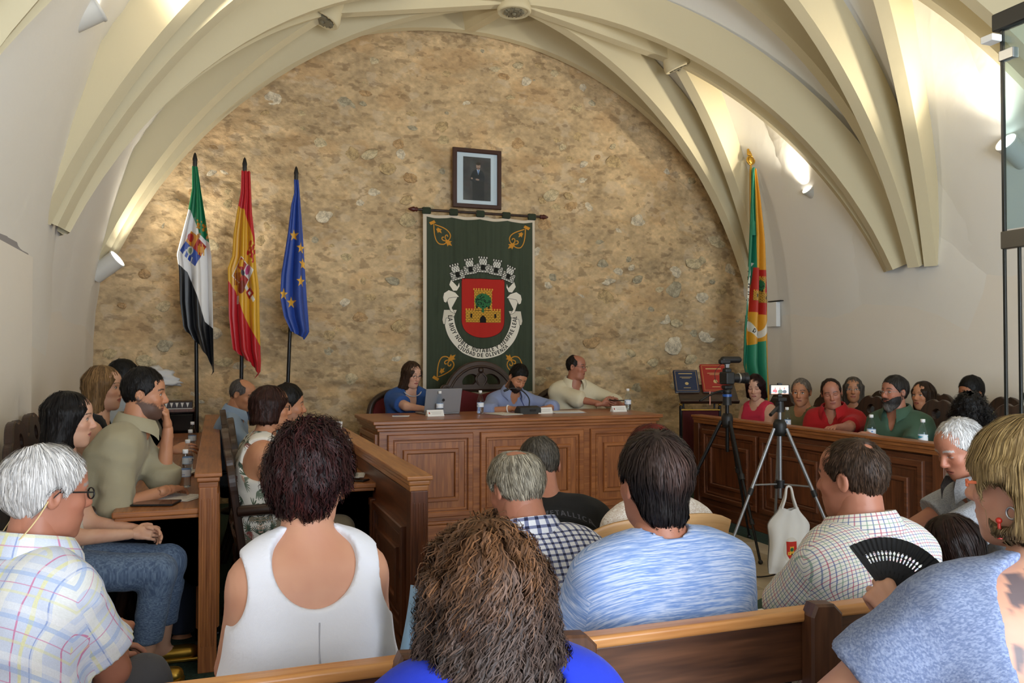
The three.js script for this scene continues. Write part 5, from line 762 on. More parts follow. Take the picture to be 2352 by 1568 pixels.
    const onBack = (x, y, off) => { let z = -0.6; for (let i = 0; i < 60; i++) { const d = field(x, y, z); if (d < off) break; z += Math.max(0.0015, d * 0.7); } return V(x, y, z); };
    if (t.extra) t.extra({ onBack, top, root, st, sh, up, N, P, arms, neckA, hq, hc });
  }
  if (o.pants) {
    const e = 0.014, tr = torsoF(e), A = legs.map((q) => [cone(q.H, q.K, 0.088 * lb + e, 0.062 * lb + e), cone(q.K, q.A, 0.06 * lb + e, 0.045 + e)]), wn = wr(0.006), cut = o.pants.cut ?? 0.1, topY = P.y + (o.pants.top ?? 0.12), cutK = o.pants.knee;
    const field = (x, y, z) => { let d = smax(tr(x, y, z), y - topY, 0.01); for (const [a, b] of A) d = smin(d, smin(a(x, y, z), b(x, y, z), 0.03), 0.03); d -= wn(x, y, z); return smax(d, (cutK ? 0.2 : cut) - y, 0.008); };
    const [bl, bh] = bboxOf([P, ...legs.flatMap((q) => [q.H, q.K, q.A])], 0.2); bl[1] = 0.03; bh[1] = Math.min(bh[1], topY + 0.03);
    garment('trousers', field, bl, bh, o.near ? 0.014 : 0.02, o.pants.mat, (c) => { const l = c.x > 0 ? 0 : 1, q = legs[l]; return c.y < q.K.y - 0.1 ? armMap(q.K, q.A, 0)(c) : (p) => [p.z, p.x]; });
    for (const q of legs) part('shoe', G.join(new THREE.CapsuleGeometry(0.042, 0.15, 4, 12).rotateX(Math.PI / 2).scale(1, 0.9, 1).translate(q.A.x + q.s * 0.01, Math.max(0.038, q.A.y - 0.047), q.A.z + 0.055), G.box(0.085, 0.02, 0.25, q.A.x + q.s * 0.01, Math.max(0.012, q.A.y - 0.075), q.A.z + 0.05, 0.008)), o.shoe ?? MAT.black, root);
  }
  // hair and beard
  const hl = (g) => g.applyMatrix4(hm);
  if (o.hair) {
    seed(o.seed ?? Math.round(o.head[0] * 1000 + 500)); const h = o.hair, hf0 = hairField(o, H), rough = h.rough ?? 0.003, hf = Object.assign((x, y, z) => hf0(x, y, z) - rough * vnoise(x * 55, y * 30, z * 55), { stop: hf0.stop }), C = lin(h.col), C2 = lin(h.col2 ?? h.col), long = h.kind !== 'short', L = long ? h.len + 0.03 : 0.14;
    const bx = long ? Math.max(h.w ?? 0.088, h.wb ?? 0.1) + 0.03 : 0.11, base = netMesh(hf, [-bx, -L, -0.16], [bx, 0.16 + (h.up ?? 0), 0.13], long ? 0.006 : 0.005);
    const shade = h.colAt ?? ((q, r) => mix3(C, C2, r())), cols = (q, r) => { const c = shade(q, r), n = 0.7 + 0.6 * r(); return [c[0] * n, c[1] * n, c[2] * n]; };
    const sg = strands(hf, base, o, h.n ?? 700, h.sl ?? (long ? 0.12 : 0.045), { steps: h.steps ?? (long ? 9 : 4), width: h.sw ?? 0.0045, lift: h.lift ?? 0.003, curl: h.curl ?? 0, curlN: h.curlN ?? 3, down: h.down ?? (long ? 0.75 : 0.35), jit: h.jit ?? 0.006, cols, tip: h.tipAt, keep: h.keep });
    const bc = setColor(base.clone(), (x, y, z) => { const c = shade(V(x, y, z), () => 0.3), n = 0.62 + 0.25 * vnoise(x * 160, y * 25, z * 160); return [c[0] * n, c[1] * n, c[2] * n]; });
    part('hair', hl(merge([bc, sg])), h.mat ?? HAIRMAT, root);
  }
  if (o.beard) {
    const b = o.beard, C = lin(b.col), th = b.th ?? 0.007, bf = (x, y, z) => { const ax = Math.abs(x); let d = H.jawF(x, y, z) - th * (0.5 + 0.5 * sstep(-0.02, -0.06, y)) - 0.0012 * vnoise(x * 90, y * 60, z * 90); const edge = -0.062 + (ax < 0.03 ? 0 : 0.95 * (ax - 0.03)), mo = Math.max(Math.abs(y + 0.0485) - 0.0055 + 0.1 * ax, ax - 0.032) ; d = smax(d, Math.min(y - edge, mo), 0.002); d = smax(d, -0.118 - (b.long ?? 0) - y, 0.006); d = smax(d, 0.0 - z - 0.004, 0.004); const m = ((x / 0.02) ** 2 + ((y + 0.066) / 0.0075) ** 2 - 1) * 0.006; d = smax(d, -m, 0.002); return d; };
    const f2 = b.long ? (x, y, z) => smin(bf(x, y, z), smax(ell(0, -0.1, 0.055, 0.045, 0.05, 0.04)(x, y, z), y + 0.08, 0.005), 0.01) : bf;
    const g = netMesh(f2, [-0.09, -0.16, -0.02], [0.09, -0.0, 0.125], 0.004), C2 = lin(b.col2 ?? b.col); const bsd = strands(f2, g, o, b.n ?? 500, 0.022, { steps: 4, width: 0.0022, lift: 0.003, down: 0.9, jit: 0.004, cols: (q, r) => { const c = mix3(C, C2, b.grey ? sstep(-0.07, -0.11, q.y) * r() : 0.3 * r()); const n = 0.8 + 0.8 * r(); return c.map((v) => v * n); } }); part('beard', hl(merge([bsd, setColor(g, (x, y, z) => { const n = 0.75 + 0.4 * vnoise(x * 220, y * 120, z * 220), c = mix3(C, C2, b.grey ? sstep(-0.075, -0.11, y) * (Math.abs(x) < 0.03 ? 1 : 0.4) : 0); return c.map((v) => v * n); })])), HAIRMAT, root);
  }
  if (o.glasses) {
    const gl = o.glasses, m = gl.mat ?? MAT.black, r = gl.r ?? 0.019, sq = gl.sq ?? 0.78, l = []; for (const s of [-1, 1]) { l.push(new THREE.TorusGeometry(r, gl.t ?? 0.0016, 6, 24).scale(1.12, sq, 1).translate(s * 0.031, 0.003, 0.0985)); l.push(G.bar(V(s * 0.053, 0.008, 0.096), V(s * 0.083, 0.012, 0.0), gl.t ?? 0.0016, gl.t ?? 0.0016, 6), G.bar(V(s * 0.083, 0.012, 0.0), V(s * 0.083, -0.012, -0.022), 0.0016, 0.0016, 6)); } l.push(G.bar(V(-0.011, 0.006, 0.101), V(0.011, 0.006, 0.101), 0.0014, 0.0014, 6));
    part('glasses', G.join(...l).applyMatrix4(hm), m, root);
  }
  if (o.extra) o.extra({ root, hm, hc, hq, arms, st, sh, N, P, up, toL, H, k, legs });
  return numberParts(root);
}
// ---------------------------------------------------------------- fabrics
const weave = (n, size, f) => dataTex(n, f, true, size);
const T_check = weave(128, 0.026, (u, v) => { const a = (u < 0.36 ? 1 : 0), b = (v < 0.36 ? 1 : 0), n = tnoise(u, v, 32, 32, 3) * 8; return a && b ? [34 + n, 38 + n, 70 + n] : a || b ? [120 + n, 126 + n, 160 + n] : [232 + n, 232 + n, 238 + n]; });
const T_tatter = weave(256, 0.048, (u, v) => { let c = [228, 224, 214]; const n = tnoise(u, v, 64, 64, 5) * 7, L = [[0.05, [168, 70, 96]], [0.3, [88, 104, 150]], [0.55, [120, 150, 130]], [0.8, [70, 84, 140]]], q = (t) => { for (const [p, k] of L) if (Math.abs(t - p) < 0.028) return k; }; const a = q(u), b = q(v); if (a) c = mix3(c, a, 0.62); if (b) c = mix3(c, b, 0.62); return c.map((t) => t + n); });
const T_plaid = weave(256, 0.13, (u, v) => { let c = [206, 214, 232]; const n = tnoise(u, v, 64, 64, 7) * 5, band = (t, p, w) => Math.abs(t - p) < w; if (band(u, 0.2, 0.1)) c = mix3(c, [232, 232, 226], 0.8); if (band(u, 0.55, 0.035)) c = mix3(c, [226, 222, 160], 0.7); if (band(u, 0.75, 0.015)) c = mix3(c, [206, 120, 160], 0.8); if (band(u, 0.35, 0.012)) c = mix3(c, [130, 150, 205], 0.7); if (band(v, 0.3, 0.08)) c = mix3(c, [234, 234, 236], 0.55); if (band(v, 0.62, 0.03)) c = mix3(c, [224, 222, 168], 0.5); if (band(v, 0.82, 0.012)) c = mix3(c, [206, 126, 166], 0.6); if (band(v, 0.08, 0.05)) c = mix3(c, [160, 184, 226], 0.6); return c.map((t) => t + n); });
const T_melange = weave(512, 0.3, (u, v) => { const s = tfbm(u, v, 6, 90, 11, 3) + 0.5 * tfbm(u, v, 20, 160, 13, 2), t = clamp(0.5 + s * 1.3, 0, 1); return [mix(120, 196, t), mix(150, 206, t), mix(206, 232, t)]; });
const T_heather = weave(256, 0.16, (u, v) => { const s = tfbm(u, v, 40, 60, 17, 3), t = clamp(0.5 + s * 1.2, 0, 1); return [mix(98, 138, t), mix(112, 150, t), mix(146, 178, t)]; });
const T_greyHeather = weave(256, 0.14, (u, v) => { const s = tfbm(u, v, 40, 60, 19, 3), t = clamp(0.5 + s * 1.2, 0, 1); return [mix(136, 168, t), mix(140, 170, t), mix(146, 178, t)]; });
const canvasCloth = (n, size, draw) => { const t = canvasTex(n, n, draw); t.wrapS = t.wrapT = THREE.RepeatWrapping; t.repeat.set(1 / size, 1 / size); return t; };
const T_leaves = canvasCloth(512, 0.36, (x, w) => { x.fillStyle = '#ded8cc'; x.fillRect(0, 0, w, w); seed(31); for (let i = 0; i < 46; i++) { const a = R(0, w), b = R(0, w), r = R(0, 6.28), col = ['#39473a', '#4a5a46', '#2a332c', '#6f7a66', '#8a4f48', '#c29a84'][Math.floor(R(0, 6))], L = R(30, 62); for (const ox of [-w, 0, w]) for (const oy of [-w, 0, w]) { x.save(); x.translate(a + ox, b + oy); x.rotate(r); x.fillStyle = col; for (let k = -3; k <= 3; k++) { x.save(); x.rotate(k * 0.42); x.beginPath(); x.ellipse(0, -L * 0.5, 4.5, L * 0.5, 0, 0, 7); x.fill(); x.restore(); } x.restore(); } } });
const T_gold = canvasCloth(256, 0.2, (x, w) => { x.fillStyle = '#e6e0d4'; x.fillRect(0, 0, w, w); seed(33); x.fillStyle = '#b79a5a'; for (let i = 0; i < 34; i++) { const a = R(8, w - 8), b = R(8, w - 8); for (let k = 0; k < 5; k++) { x.beginPath(); x.arc(a + R(-6, 6), b + R(-6, 6), R(1, 3), 0, 7); x.fill(); } } });
const T_lace = canvasCloth(256, 0.09, (x, w) => { x.fillStyle = '#dccfc4'; x.fillRect(0, 0, w, w); seed(35); x.strokeStyle = '#f2ece6'; x.lineWidth = 7; for (let i = 0; i < 60; i++) { x.beginPath(); x.arc(R(0, w), R(0, w), R(8, 26), R(0, 6), R(6, 10)); x.stroke(); } x.fillStyle = '#b99c8c'; for (let i = 0; i < 90; i++) { x.beginPath(); x.arc(R(0, w), R(0, w), R(2, 5), 0, 7); x.fill(); } });
const T_denim = weave(256, 0.2, (u, v) => { const s = tfbm(u, v, 30, 60, 23, 3), t = clamp(0.5 + s, 0, 1); return [mix(74, 118, t), mix(92, 138, t), mix(122, 164, t)]; });
const plain = (c, o = {}) => cloth({ color: c, ...o });
const PANTS = { dark: plain(0x1b1c22), navy: plain(0x1d2436), denim: cloth({ map: T_denim }), grey: plain(0x4c4c52), beige: plain(0x8a7c66) };
const trousers = (m, q = {}) => ({ mat: PANTS[m], ...q });
const SK = { tan: '#b9805e', pale: '#c99a80', ruddy: '#a96f57', deep: '#9c6444', fair: '#cf9f86' };
const shortHair = (col, q = {}) => ({ kind: 'short', col, col2: q.col2 ?? col, ...q });
const table = 0.99;
// ---------------------------------------------------------------- head table
person({ label: 'woman in a blue top with glasses and necklace typing on a grey laptop', sex: 'f', head: [1.76, 1.335, -7.74], face: 8, hy: 24, hp: 16, lean: 10, seat: 0.64, skin: SK.pale, faceCell: 0.0038, browCol: '#4a3524', k: 0.97, fat: 1,
  hair: { kind: 'long', col: '#4a3424', col2: '#2f2016', len: 0.2, w: 0.09, wb: 0.11, zb: -0.03, oy: -0.03, ow: 0.058, oh: 0.1, n: 900, sl: 0.1 }, glasses: {},
  top: { mat: plain(0x2a4f8c), sleeve: 0.75, neckR: 0.07, scoops: [[0, 0.0, 0.12, 0.06, 0.16, 0.09]], se: 2.2, ease: 0.02 }, pants: trousers('navy'), armR: { w: [1.82, 1.025, -7.36], el: [-1, -0.35, 0.3], palm: [0, -1, 0], pose: 'relax', dir: [0.7, 0, 0.7] }, armL: { w: [1.98, 1.025, -7.36], el: [1, -0.4, 0.2], palm: [0, -1, 0], dir: [-0.2, 0, 1] },
  extra: ({ root, N, hc }) => part('necklace', G.join(...Array.from({ length: 13 }, (_, i) => { const a = (i / 12 - 0.5) * 2.4; return G.box(0.022, 0.009, 0.009, 0, 0, 0, 0.003).rotateZ(Math.sin(a) * 0.7).translate(N.x + Math.sin(a) * 0.085, N.y + 0.0 - Math.cos(a) * 0.055, N.z + 0.085 + Math.cos(a) * 0.035); })), MAT.steel, root) });
person({ label: 'bearded man in a light blue shirt bending over the table to write', sex: 'm', head: [2.74, 1.29, -7.5], face: 2, hy: 8, hp: 28, hr: -16, lean: 22, seat: 0.64, skin: SK.tan, faceCell: 0.0038, closed: true, browCol: '#15100c', k: 0.99, bulk: 1.02,
  hair: shortHair('#14110f', { n: 900, up: 0.012, off: 0.011, sl: 0.04 }), beard: { col: '#2b231e', th: 0.003 }, top: { mat: plain(0x8a97bd), sleeve: 1.3, roll: true, collar: true, neckR: 0.07, scoops: [[0, 0.03, 0.1, 0.03, 0.1, 0.06]], se: 1.9 }, pants: trousers('navy'),
  armR: { w: [2.58, 1.025, -7.2], el: [-1, -0.3, -0.2], palm: [0.5, -1, 0.2], pose: 'pen', dir: [0.6, -0.1, 0.8] }, armL: { w: [2.93, 1.025, -7.2], el: [1, -0.25, 0], palm: [0, -1, 0], dir: [-0.8, 0, 0.5] },
  extra: ({ root, arms }) => { const q = arms[1]; part('bracelet', new THREE.TorusGeometry(0.034, 0.006, 8, 24).applyQuaternion(new THREE.Quaternion().setFromUnitVectors(V(0, 0, 1), q.W.clone().sub(q.E).normalize())).translate(...q.W.clone().lerp(q.E, 0.16).toArray()), MAT.plasticWhite, root); } });
person({ label: 'balding man with glasses in a cream shirt holding a phone at the table', sex: 'm', head: [3.47, 1.398, -7.74], face: -4, hy: 42, hp: 4, lean: 8, seat: 0.64, skin: SK.ruddy, faceCell: 0.0038, k: 1.0, bulk: 1.08, belly: 0.06, fat: 1.1, browCol: '#3a2a20',
  hair: shortHair('#241d1a', { bald: [0, 0.105, 0.055, 0.075, 0.09, 0.085], n: 700, off: 0.006, sl: 0.03 }), glasses: { t: 0.0013 }, top: { mat: plain(0xd6ccb0), sleeve: 1.15, roll: true, collar: true, scoops: [[0, 0.03, 0.1, 0.035, 0.11, 0.06]], se: 1.9, ease: 0.018 }, pants: trousers('dark'),
  armR: { w: [3.6, 1.03, -7.36], el: [-1, -0.4, 0.2], pose: 'phone', palm: [0.3, 0.4, -0.8], dir: [0.9, 0.1, 0.4] }, armL: { w: [3.78, 1.03, -7.36], el: [1, -0.5, 0], pose: 'phone', palm: [-0.4, 0.3, -0.8], dir: [-0.75, 0.1, 0.4] } });
// ---------------------------------------------------------------- left rows
person({ label: 'young woman with long black hair, white patterned top and jeans, seated at left', sex: 'f', head: [-0.62, 1.219, -4.2], face: 88, hy: 86, hp: 4, lean: 3, seat: 0.47, skin: SK.pale, faceCell: 0.0042, near: true, browCol: '#15100d', k: 0.98,
  hair: { kind: 'long', col: '#0e0c0c', col2: '#1c1716', len: 0.24, w: 0.088, wb: 0.1, zb: -0.05, oy: -0.03, ow: 0.075, oh: 0.1, n: 1200, sl: 0.14 }, top: { mat: cloth({ map: T_gold }), sleeve: 0.45, neckR: 0.068, ease: 0.016 }, pants: trousers('denim', { cut: 0.2 }), shoe: MAT.brass,
  armR: { w: [-0.36, 0.7, -4.12], el: [-0.4, -1, 0.3], pose: 'relax', palm: [0, -0.6, -1] }, armL: { w: [-0.34, 0.7, -4.22], el: [-0.4, -1, -0.3], pose: 'relax', palm: [0, -0.6, 1] }, legR: { k: [-0.24, 0.53, -4.1], a: [-0.3, 0.09, -4.14] }, legL: { k: [-0.2, 0.52, -4.34], a: [-0.24, 0.09, -4.42] } });
person({ label: 'bearded man in a khaki linen shirt resting his chin on his hand', sex: 'm', head: [-0.345, 1.305, -4.68], face: 88, hy: 84, hp: 4, lean: 19, slouch: 0.05, seat: 0.55, skin: SK.tan, faceCell: 0.004, near: true, browCol: '#120e0c', k: 1.02, bulk: 1.1, neckW: 1.1, stubble: 0.85,
  hair: shortHair('#0f0d0d', { n: 1200, sl: 0.03, up: 0.008, col2: '#1a1614', off: 0.009 }), top: { mat: plain(0xa0977c), sleeve: 1.2, roll: true, collar: true, ease: 0.02, se: 1.6, wrinkle: 0.008, scoops: [[0, 0.03, 0.1, 0.03, 0.09, 0.06]] }, pants: trousers('navy'),
  armR: { w: [-0.23, 0.825, -4.56], el: [-0.5, -1, 0.4], pose: 'relax', palm: [0, -1, 0], dir: [0.55, -0.02, -0.85] }, armL: { w: [-0.235, 1.12, -4.72], el: [0.4, -1, 0.25], pose: 'chin', palm: [-1, 0.1, 0], dir: [-0.1, 1, 0.15], fine: true } });
person({ label: 'woman with long blond hair in a sleeveless black top', sex: 'f', head: [-0.6, 1.323, -5.24], face: 88, hy: 72, hp: 2, lean: 4, seat: 0.55, skin: SK.pale, faceCell: 0.0042, browCol: '#5a4028', iris: '#3a3a30', hair: { kind: 'long', col: '#8a6a44', col2: '#5f4529', len: 0.2, w: 0.086, wb: 0.088, zb: -0.05, oy: -0.03, ow: 0.072, oh: 0.1, n: 1000, sl: 0.13 },
  top: { mat: plain(0x121214), sleeve: 0, tank: [0.05, 0, 0.08, 0.12], neckR: 0.075, ease: 0.01 }, pants: trousers('dark'), armR: { w: [-0.4, 0.75, -5.1], el: [-0.4, -1, 0.3] } });
person({ label: 'dark-haired man partly hidden behind the blond woman, forearm on the desk', sex: 'm', head: [-0.58, 1.332, -6.16], face: 88, hy: 80, lean: 8, seat: 0.55, skin: SK.tan, browCol: '#15100c', hair: shortHair('#12100f', { up: 0.014 }), top: { mat: plain(0x8d9398), sleeve: 1.2, collar: true }, pants: trousers('dark'), armR: { w: [-0.27, 0.9, -5.75], el: [0, -1, 0.6], pose: 'relax', palm: [0, -0.7, -1], dir: [1, 0.1, 0] } });
person({ label: 'woman with brown bob, glasses and white leaf print sleeveless top', sex: 'f', head: [0.3, 1.21, -4.92], face: 92, hy: 90, hp: 2, lean: 3, seat: 0.46, skin: SK.tan, faceCell: 0.004, near: true, browCol: '#3a241a', bulk: 1.08,
  hair: { kind: 'long', col: '#3a1f18', col2: '#22120e', len: 0.12, w: 0.088, wb: 0.096, db: 0.085, zb: -0.03, oy: -0.045, ow: 0.075, oh: 0.09, n: 1300, sl: 0.1, ears: false }, glasses: {}, top: { mat: cloth({ map: T_leaves }), sleeve: 0, tank: [0.055, -0.01, 0.085, 0.13], neckR: 0.07, ease: 0.014 }, pants: trousers('beige'),
  armR: { w: [0.56, 0.74, -4.72], el: [-0.2, -1, 0.75], pose: 'relax' }, extra: ({ root, hm }) => part('earring', G.sph(0.009, -0.084, -0.04, -0.005).applyMatrix4(hm), MAT.plasticWhite, root) });
person({ label: 'dark-haired man in pale teal with his fist on his chin', sex: 'm', head: [0.465, 1.17, -5.74], face: 92, hy: 86, hp: 3, lean: 14, seat: 0.46, skin: SK.tan, faceCell: 0.0042, browCol: '#15100c', hair: shortHair('#15110f', { up: 0.014, n: 800 }), stubble: 0.3, top: { mat: plain(0x7f9a9a), sleeve: 0.7, collar: true, ease: 0.018 }, pants: trousers('navy'),
  armR: { w: [0.665, 0.995, -5.66], el: [0.5, -1, 0.2], pose: 'fist', palm: [-1, 0.2, 0], dir: [-0.4, 0.9, 0.1], fine: true }, armL: { w: [0.72, 0.84, -5.85], el: [0, -1, -0.5] }, extra: ({ root, arms }) => { const q = arms[1]; part('wristband', new THREE.TorusGeometry(0.03, 0.006, 8, 20).applyQuaternion(new THREE.Quaternion().setFromUnitVectors(V(0, 0, 1), q.W.clone().sub(q.E).normalize())).translate(...q.W.clone().lerp(q.E, 0.14).toArray()), MAT.black, root); } });
person({ label: 'older grey-haired man in a light blue shirt looking down by the flag poles', sex: 'm', head: [0.2, 1.201, -6.9], face: 80, hy: 62, hp: 20, lean: 4, seat: 0.46, skin: SK.tan, closed: true, hair: shortHair('#5a5350', { n: 500, bald: [0, 0.11, 0.03, 0.08, 0.05, 0.08], off: 0.006 }), top: { mat: plain(0x8fa5c2), sleeve: 0.75, collar: true }, pants: trousers('dark'), armR: { w: [0.5, 0.84, -6.75], el: [0, -1, 0.5] } });
// ---------------------------------------------------------------- right rows
person({ label: 'woman with dark red-brown hair in a sleeveless pink top', sex: 'f', head: [5.0, 1.205, -6.86], face: -75, hy: -48, hp: 16, lean: 2, skin: SK.pale, closed: true, browCol: '#2a1612', hair: { kind: 'long', col: '#2c1214', col2: '#170a0b', len: 0.16, w: 0.09, wb: 0.1, oy: -0.03, ow: 0.062, oh: 0.1, n: 800 }, top: { mat: plain(0xc22a44), sleeve: 0, tank: [0.05, 0, 0.08, 0.12], neckR: 0.072, ease: 0.01 }, pants: trousers('dark') });
person({ label: 'grey-haired man in an olive t-shirt behind the filming phone', sex: 'm', head: [5.06, 1.176, -6.26], face: -75, hy: -52, hp: 6, lean: 2, skin: SK.tan, hair: shortHair('#5f5650', { n: 600, col2: '#8a817a' }), top: { mat: plain(0x6a6648), sleeve: 0.6, neckR: 0.07 }, pants: trousers('dark') });
person({ label: 'man in a red polo shirt tilting his head and looking down', sex: 'm', head: [4.99, 1.19, -5.78], face: -62, hy: -40, hp: 14, hr: 8, lean: 6, skin: SK.ruddy, faceCell: 0.0038, closed: true, fat: 1.15, jaw: 1.08, bulk: 1.12, belly: 0.04, browCol: '#3a251a', hair: shortHair('#2a1a12', { n: 700, line: -0.004, bald: [0, 0.1, 0.075, 0.05, 0.05, 0.05], off: 0.008 }), top: { mat: plain(0xa81016), sleeve: 0.75, collar: true, ease: 0.02, scoops: [[0, 0.02, 0.1, 0.03, 0.08, 0.06]] }, pants: trousers('dark'), armL: { w: [4.62, 0.93, -5.35], el: [0, -1, 0.4], palm: [0, -1, 0] } });
person({ label: 'grey-haired woman in glasses seated at the right wall', sex: 'f', head: [5.92, 1.178, -6.55], face: -60, hy: -44, lean: 0, skin: SK.tan, faceCell: 0.0042, browCol: '#4a3a30', hair: { kind: 'long', col: '#6f665c', col2: '#3d362f', len: 0.19, w: 0.094, wb: 0.1, oy: -0.03, ow: 0.06, oh: 0.098, n: 900 }, glasses: { t: 0.001, mat: MAT.steel }, top: { mat: plain(0x3a3c40), sleeve: 0.6 }, pants: trousers('dark') });
person({ label: 'bearded man with glasses in a green polo shirt speaking', sex: 'm', head: [4.97, 1.225, -5.06], face: -78, hy: -90, hp: 0, lean: 6, skin: SK.ruddy, faceCell: 0.0038, bulk: 1.15, belly: 0.05, browCol: '#1d1714', hair: shortHair('#1c1817', { n: 900, col2: '#3a3532', up: 0.004 }), beard: { col: '#2c2725', col2: '#857f7a', grey: true, th: 0.009, long: 0.012 }, glasses: { t: 0.001, mat: MAT.steel }, top: { mat: plain(0x3f5a48), sleeve: 0.75, collar: true, ease: 0.02, scoops: [[0, 0.02, 0.1, 0.03, 0.1, 0.06]],
  extra: ({ top, neckA, up }) => part('collar_trim', G.tube(Array.from({ length: 14 }, (_, i) => { const a = -1.2 - i / 13 * 1.9 - 0.0; return V(neckA.x + Math.sin(a) * 0.104 * -1 * -1, neckA.y + 0.0 + 0.012 * Math.cos(a), neckA.z + Math.cos(a) * 0.104); }), 0.0025, 24, 5), MAT.plasticWhite, top) }, pants: trousers('dark'), armL: { w: [4.62, 0.9, -4.85], el: [0, -1, 0.4] } });
person({ label: 'long-haired woman almost hidden behind the bearded man in green', sex: 'f', head: [5.88, 1.16, -5.66], face: -70, hy: -80, lean: 0, skin: SK.tan, hair: { kind: 'long', col: '#3a2616', col2: '#23160d', len: 0.24, w: 0.09, wb: 0.11, n: 700 }, top: { mat: plain(0x18181b), sleeve: 0, tank: [0.05, 0, 0.08, 0.12], ease: 0.01 }, pants: trousers('dark') });
person({ label: 'black-haired man in a pale yellow shirt at the right wall', sex: 'm', head: [5.92, 1.191, -5.2], face: -80, hy: -94, hp: 6, lean: 0, skin: SK.deep, stubble: 0.5, browCol: '#0e0b0a', hair: shortHair('#0d0c0c', { up: 0.016, n: 800, off: 0.01 }), top: { mat: plain(0xd6ca78), sleeve: 0.6, neckR: 0.072 }, pants: trousers('dark') });
person({ label: 'woman with curly black hair and glasses looking down at the right desk', sex: 'f', head: [4.98, 1.075, -4.38], face: -80, hy: -62, hp: 20, lean: 14, skin: SK.deep, closed: true, hair: { kind: 'long', col: '#0f0d0d', col2: '#1f1b1a', len: 0.13, w: 0.13, wb: 0.14, db: 0.1, zb: -0.04, up: 0.02, off: 0.03, oy: -0.05, ow: 0.05, oh: 0.07, rough: 0.014, n: 1600, sl: 0.09, curl: 0.011, curlN: 2.5, lift: 0.008 }, glasses: { t: 0.001, mat: MAT.steel }, top: { mat: plain(0xa9b0bf), sleeve: 0.6 }, pants: trousers('dark') });
person({ label: 'person in a lilac top seen through the glass panel at the right edge', sex: 'f', head: [5.98, 1.164, -4.66], face: -80, hy: -78, lean: 0, skin: SK.tan, hair: { kind: 'long', col: '#1d1a1c', col2: '#2b2628', len: 0.12, w: 0.09, wb: 0.09 }, top: { mat: plain(0x8d7f9a), sleeve: 0.6 }, pants: trousers('dark') });
// ---------------------------------------------------------------- the public
person({ label: 'white-haired man with glasses in a pale plaid shirt at lower left', sex: 'm', head: [-0.43, 1.128, -2.56], face: 140, hy: 118, hp: 6, lean: 8, slouch: 0.05, seat: 0.45, skin: SK.ruddy, near: true, faceCell: 0.0045, browCol: '#8a8680', bulk: 1.05, sh: 0.165, k: 1.03,
  hair: shortHair('#cfccc8', { n: 4200, col2: '#a9a5a2', sl: 0.06, steps: 6, off: 0.012, sw: 0.0035, lift: 0.004, line: 0.0, keep: (x, y, z) => rnd() < (y > 0.1 && Math.hypot(x, z + 0.0) < 0.05 ? 0.35 : 1), colAt: (q, r) => mix3(lin('#d8d5d2'), lin('#9a9592'), r() * 0.8) }), glasses: { t: 0.0022 }, top: { mat: cloth({ map: T_plaid }), sleeve: 0.72, collar: true, ease: 0.02, se: 2.2, wrinkle: 0.008, cell: 0.009, hem: 0.1 }, pants: trousers('grey'), armR: { w: [-0.27, 0.66, -2.78], el: [0.4, -1, 0.7] },
  legR: { k: [-0.2, 0.54, -2.68], a: [-0.14, 0.085, -2.76] }, legL: { k: [-0.36, 0.53, -2.9], a: [-0.3, 0.085, -2.98] }, extra: ({ root, hm, hc, neckA, N }) => part('glasses_cord', G.tube([V(-0.084, 0.0, -0.02), V(-0.085, -0.06, -0.05), V(-0.07, -0.12, -0.09), V(0, -0.16, -0.13), V(0.06, -0.13, -0.09), V(0.084, -0.05, -0.04), V(0.084, 0.0, -0.02)], 0.0018, 40, 5).applyMatrix4(hm), std({ color: 0xd8c08a }), root) });
person({ label: 'woman with short dark auburn hair in a white tank top seen from behind', sex: 'f', head: [0.232, 1.165, -2.2], face: 184, hy: 154, hp: 8, lean: 4, seat: 0.45, skin: '#c08a6e', near: true, bulk: 1.02, sh: 0.134, nk: 0.128, armK: 1.02, neckW: 1.12, belly: 0.03, k: 1.02, faceCell: 0.0042,
  hair: shortHair('#2a1214', { n: 4500, col2: '#140a0c', off: 0.026, up: 0.014, sl: 0.055, steps: 6, lift: 0.009, rough: 0.008, slope: 0.75, line: -0.012, sw: 0.0035, curl: 0.003, colAt: (q, r) => mix3(lin('#3a1716'), lin('#0e0809'), r()) }), top: { name: 'tank_top', mat: plain(0xe2e2ea), sleeve: 0, tank: [0.1, 0.0, 0.085, 0.115], neckR: 0.062, ease: 0.016, flare: 0.11, hem: 0.14, wrinkle: 0.007, wsc: 0.6, cell: 0.008, scoops: [[0, 0.045, -0.1, 0.105, 0.125, 0.12]],
  extra: ({ top, onBack, sh, P }) => part('back_seam', G.tube(Array.from({ length: 12 }, (_, i) => onBack(sh.c.x + 0.003 * Math.sin(i), mix(sh.c.y - 0.105, P.y - 0.08, i / 11), 0.0005)), 0.0022, 40, 5), plain(0xd8d8e2), top) }, pants: { mat: plain(0xa9aec2), cut: 0.12 }, armL: { w: [0.1, 0.62, -2.5] }, armR: { w: [0.36, 0.62, -2.5] } });
person({ label: 'grey-haired man in a navy and white check shirt with thinning crown', sex: 'm', head: [0.93, 1.068, -2.56], face: 186, hy: 196, hp: 20, lean: 16, slouch: 0.05, seat: 0.45, skin: SK.ruddy, near: true, bulk: 1.12, neckW: 1.1, k: 1.0,
  hair: shortHair('#8a8274', { n: 4200, col2: '#5a5246', sl: 0.045, steps: 5, off: 0.011, sw: 0.0032, lift: 0.004, bald: [0, 0.116, -0.05, 0.042, 0.045, 0.045], colAt: (q, r) => mix3(lin('#b0a692'), lin('#5f574a'), r()) }), top: { mat: cloth({ map: T_check }), sleeve: 0.75, collar: true, ease: 0.02, se: 2, wrinkle: 0.007, cell: 0.009 }, pants: trousers('navy') });
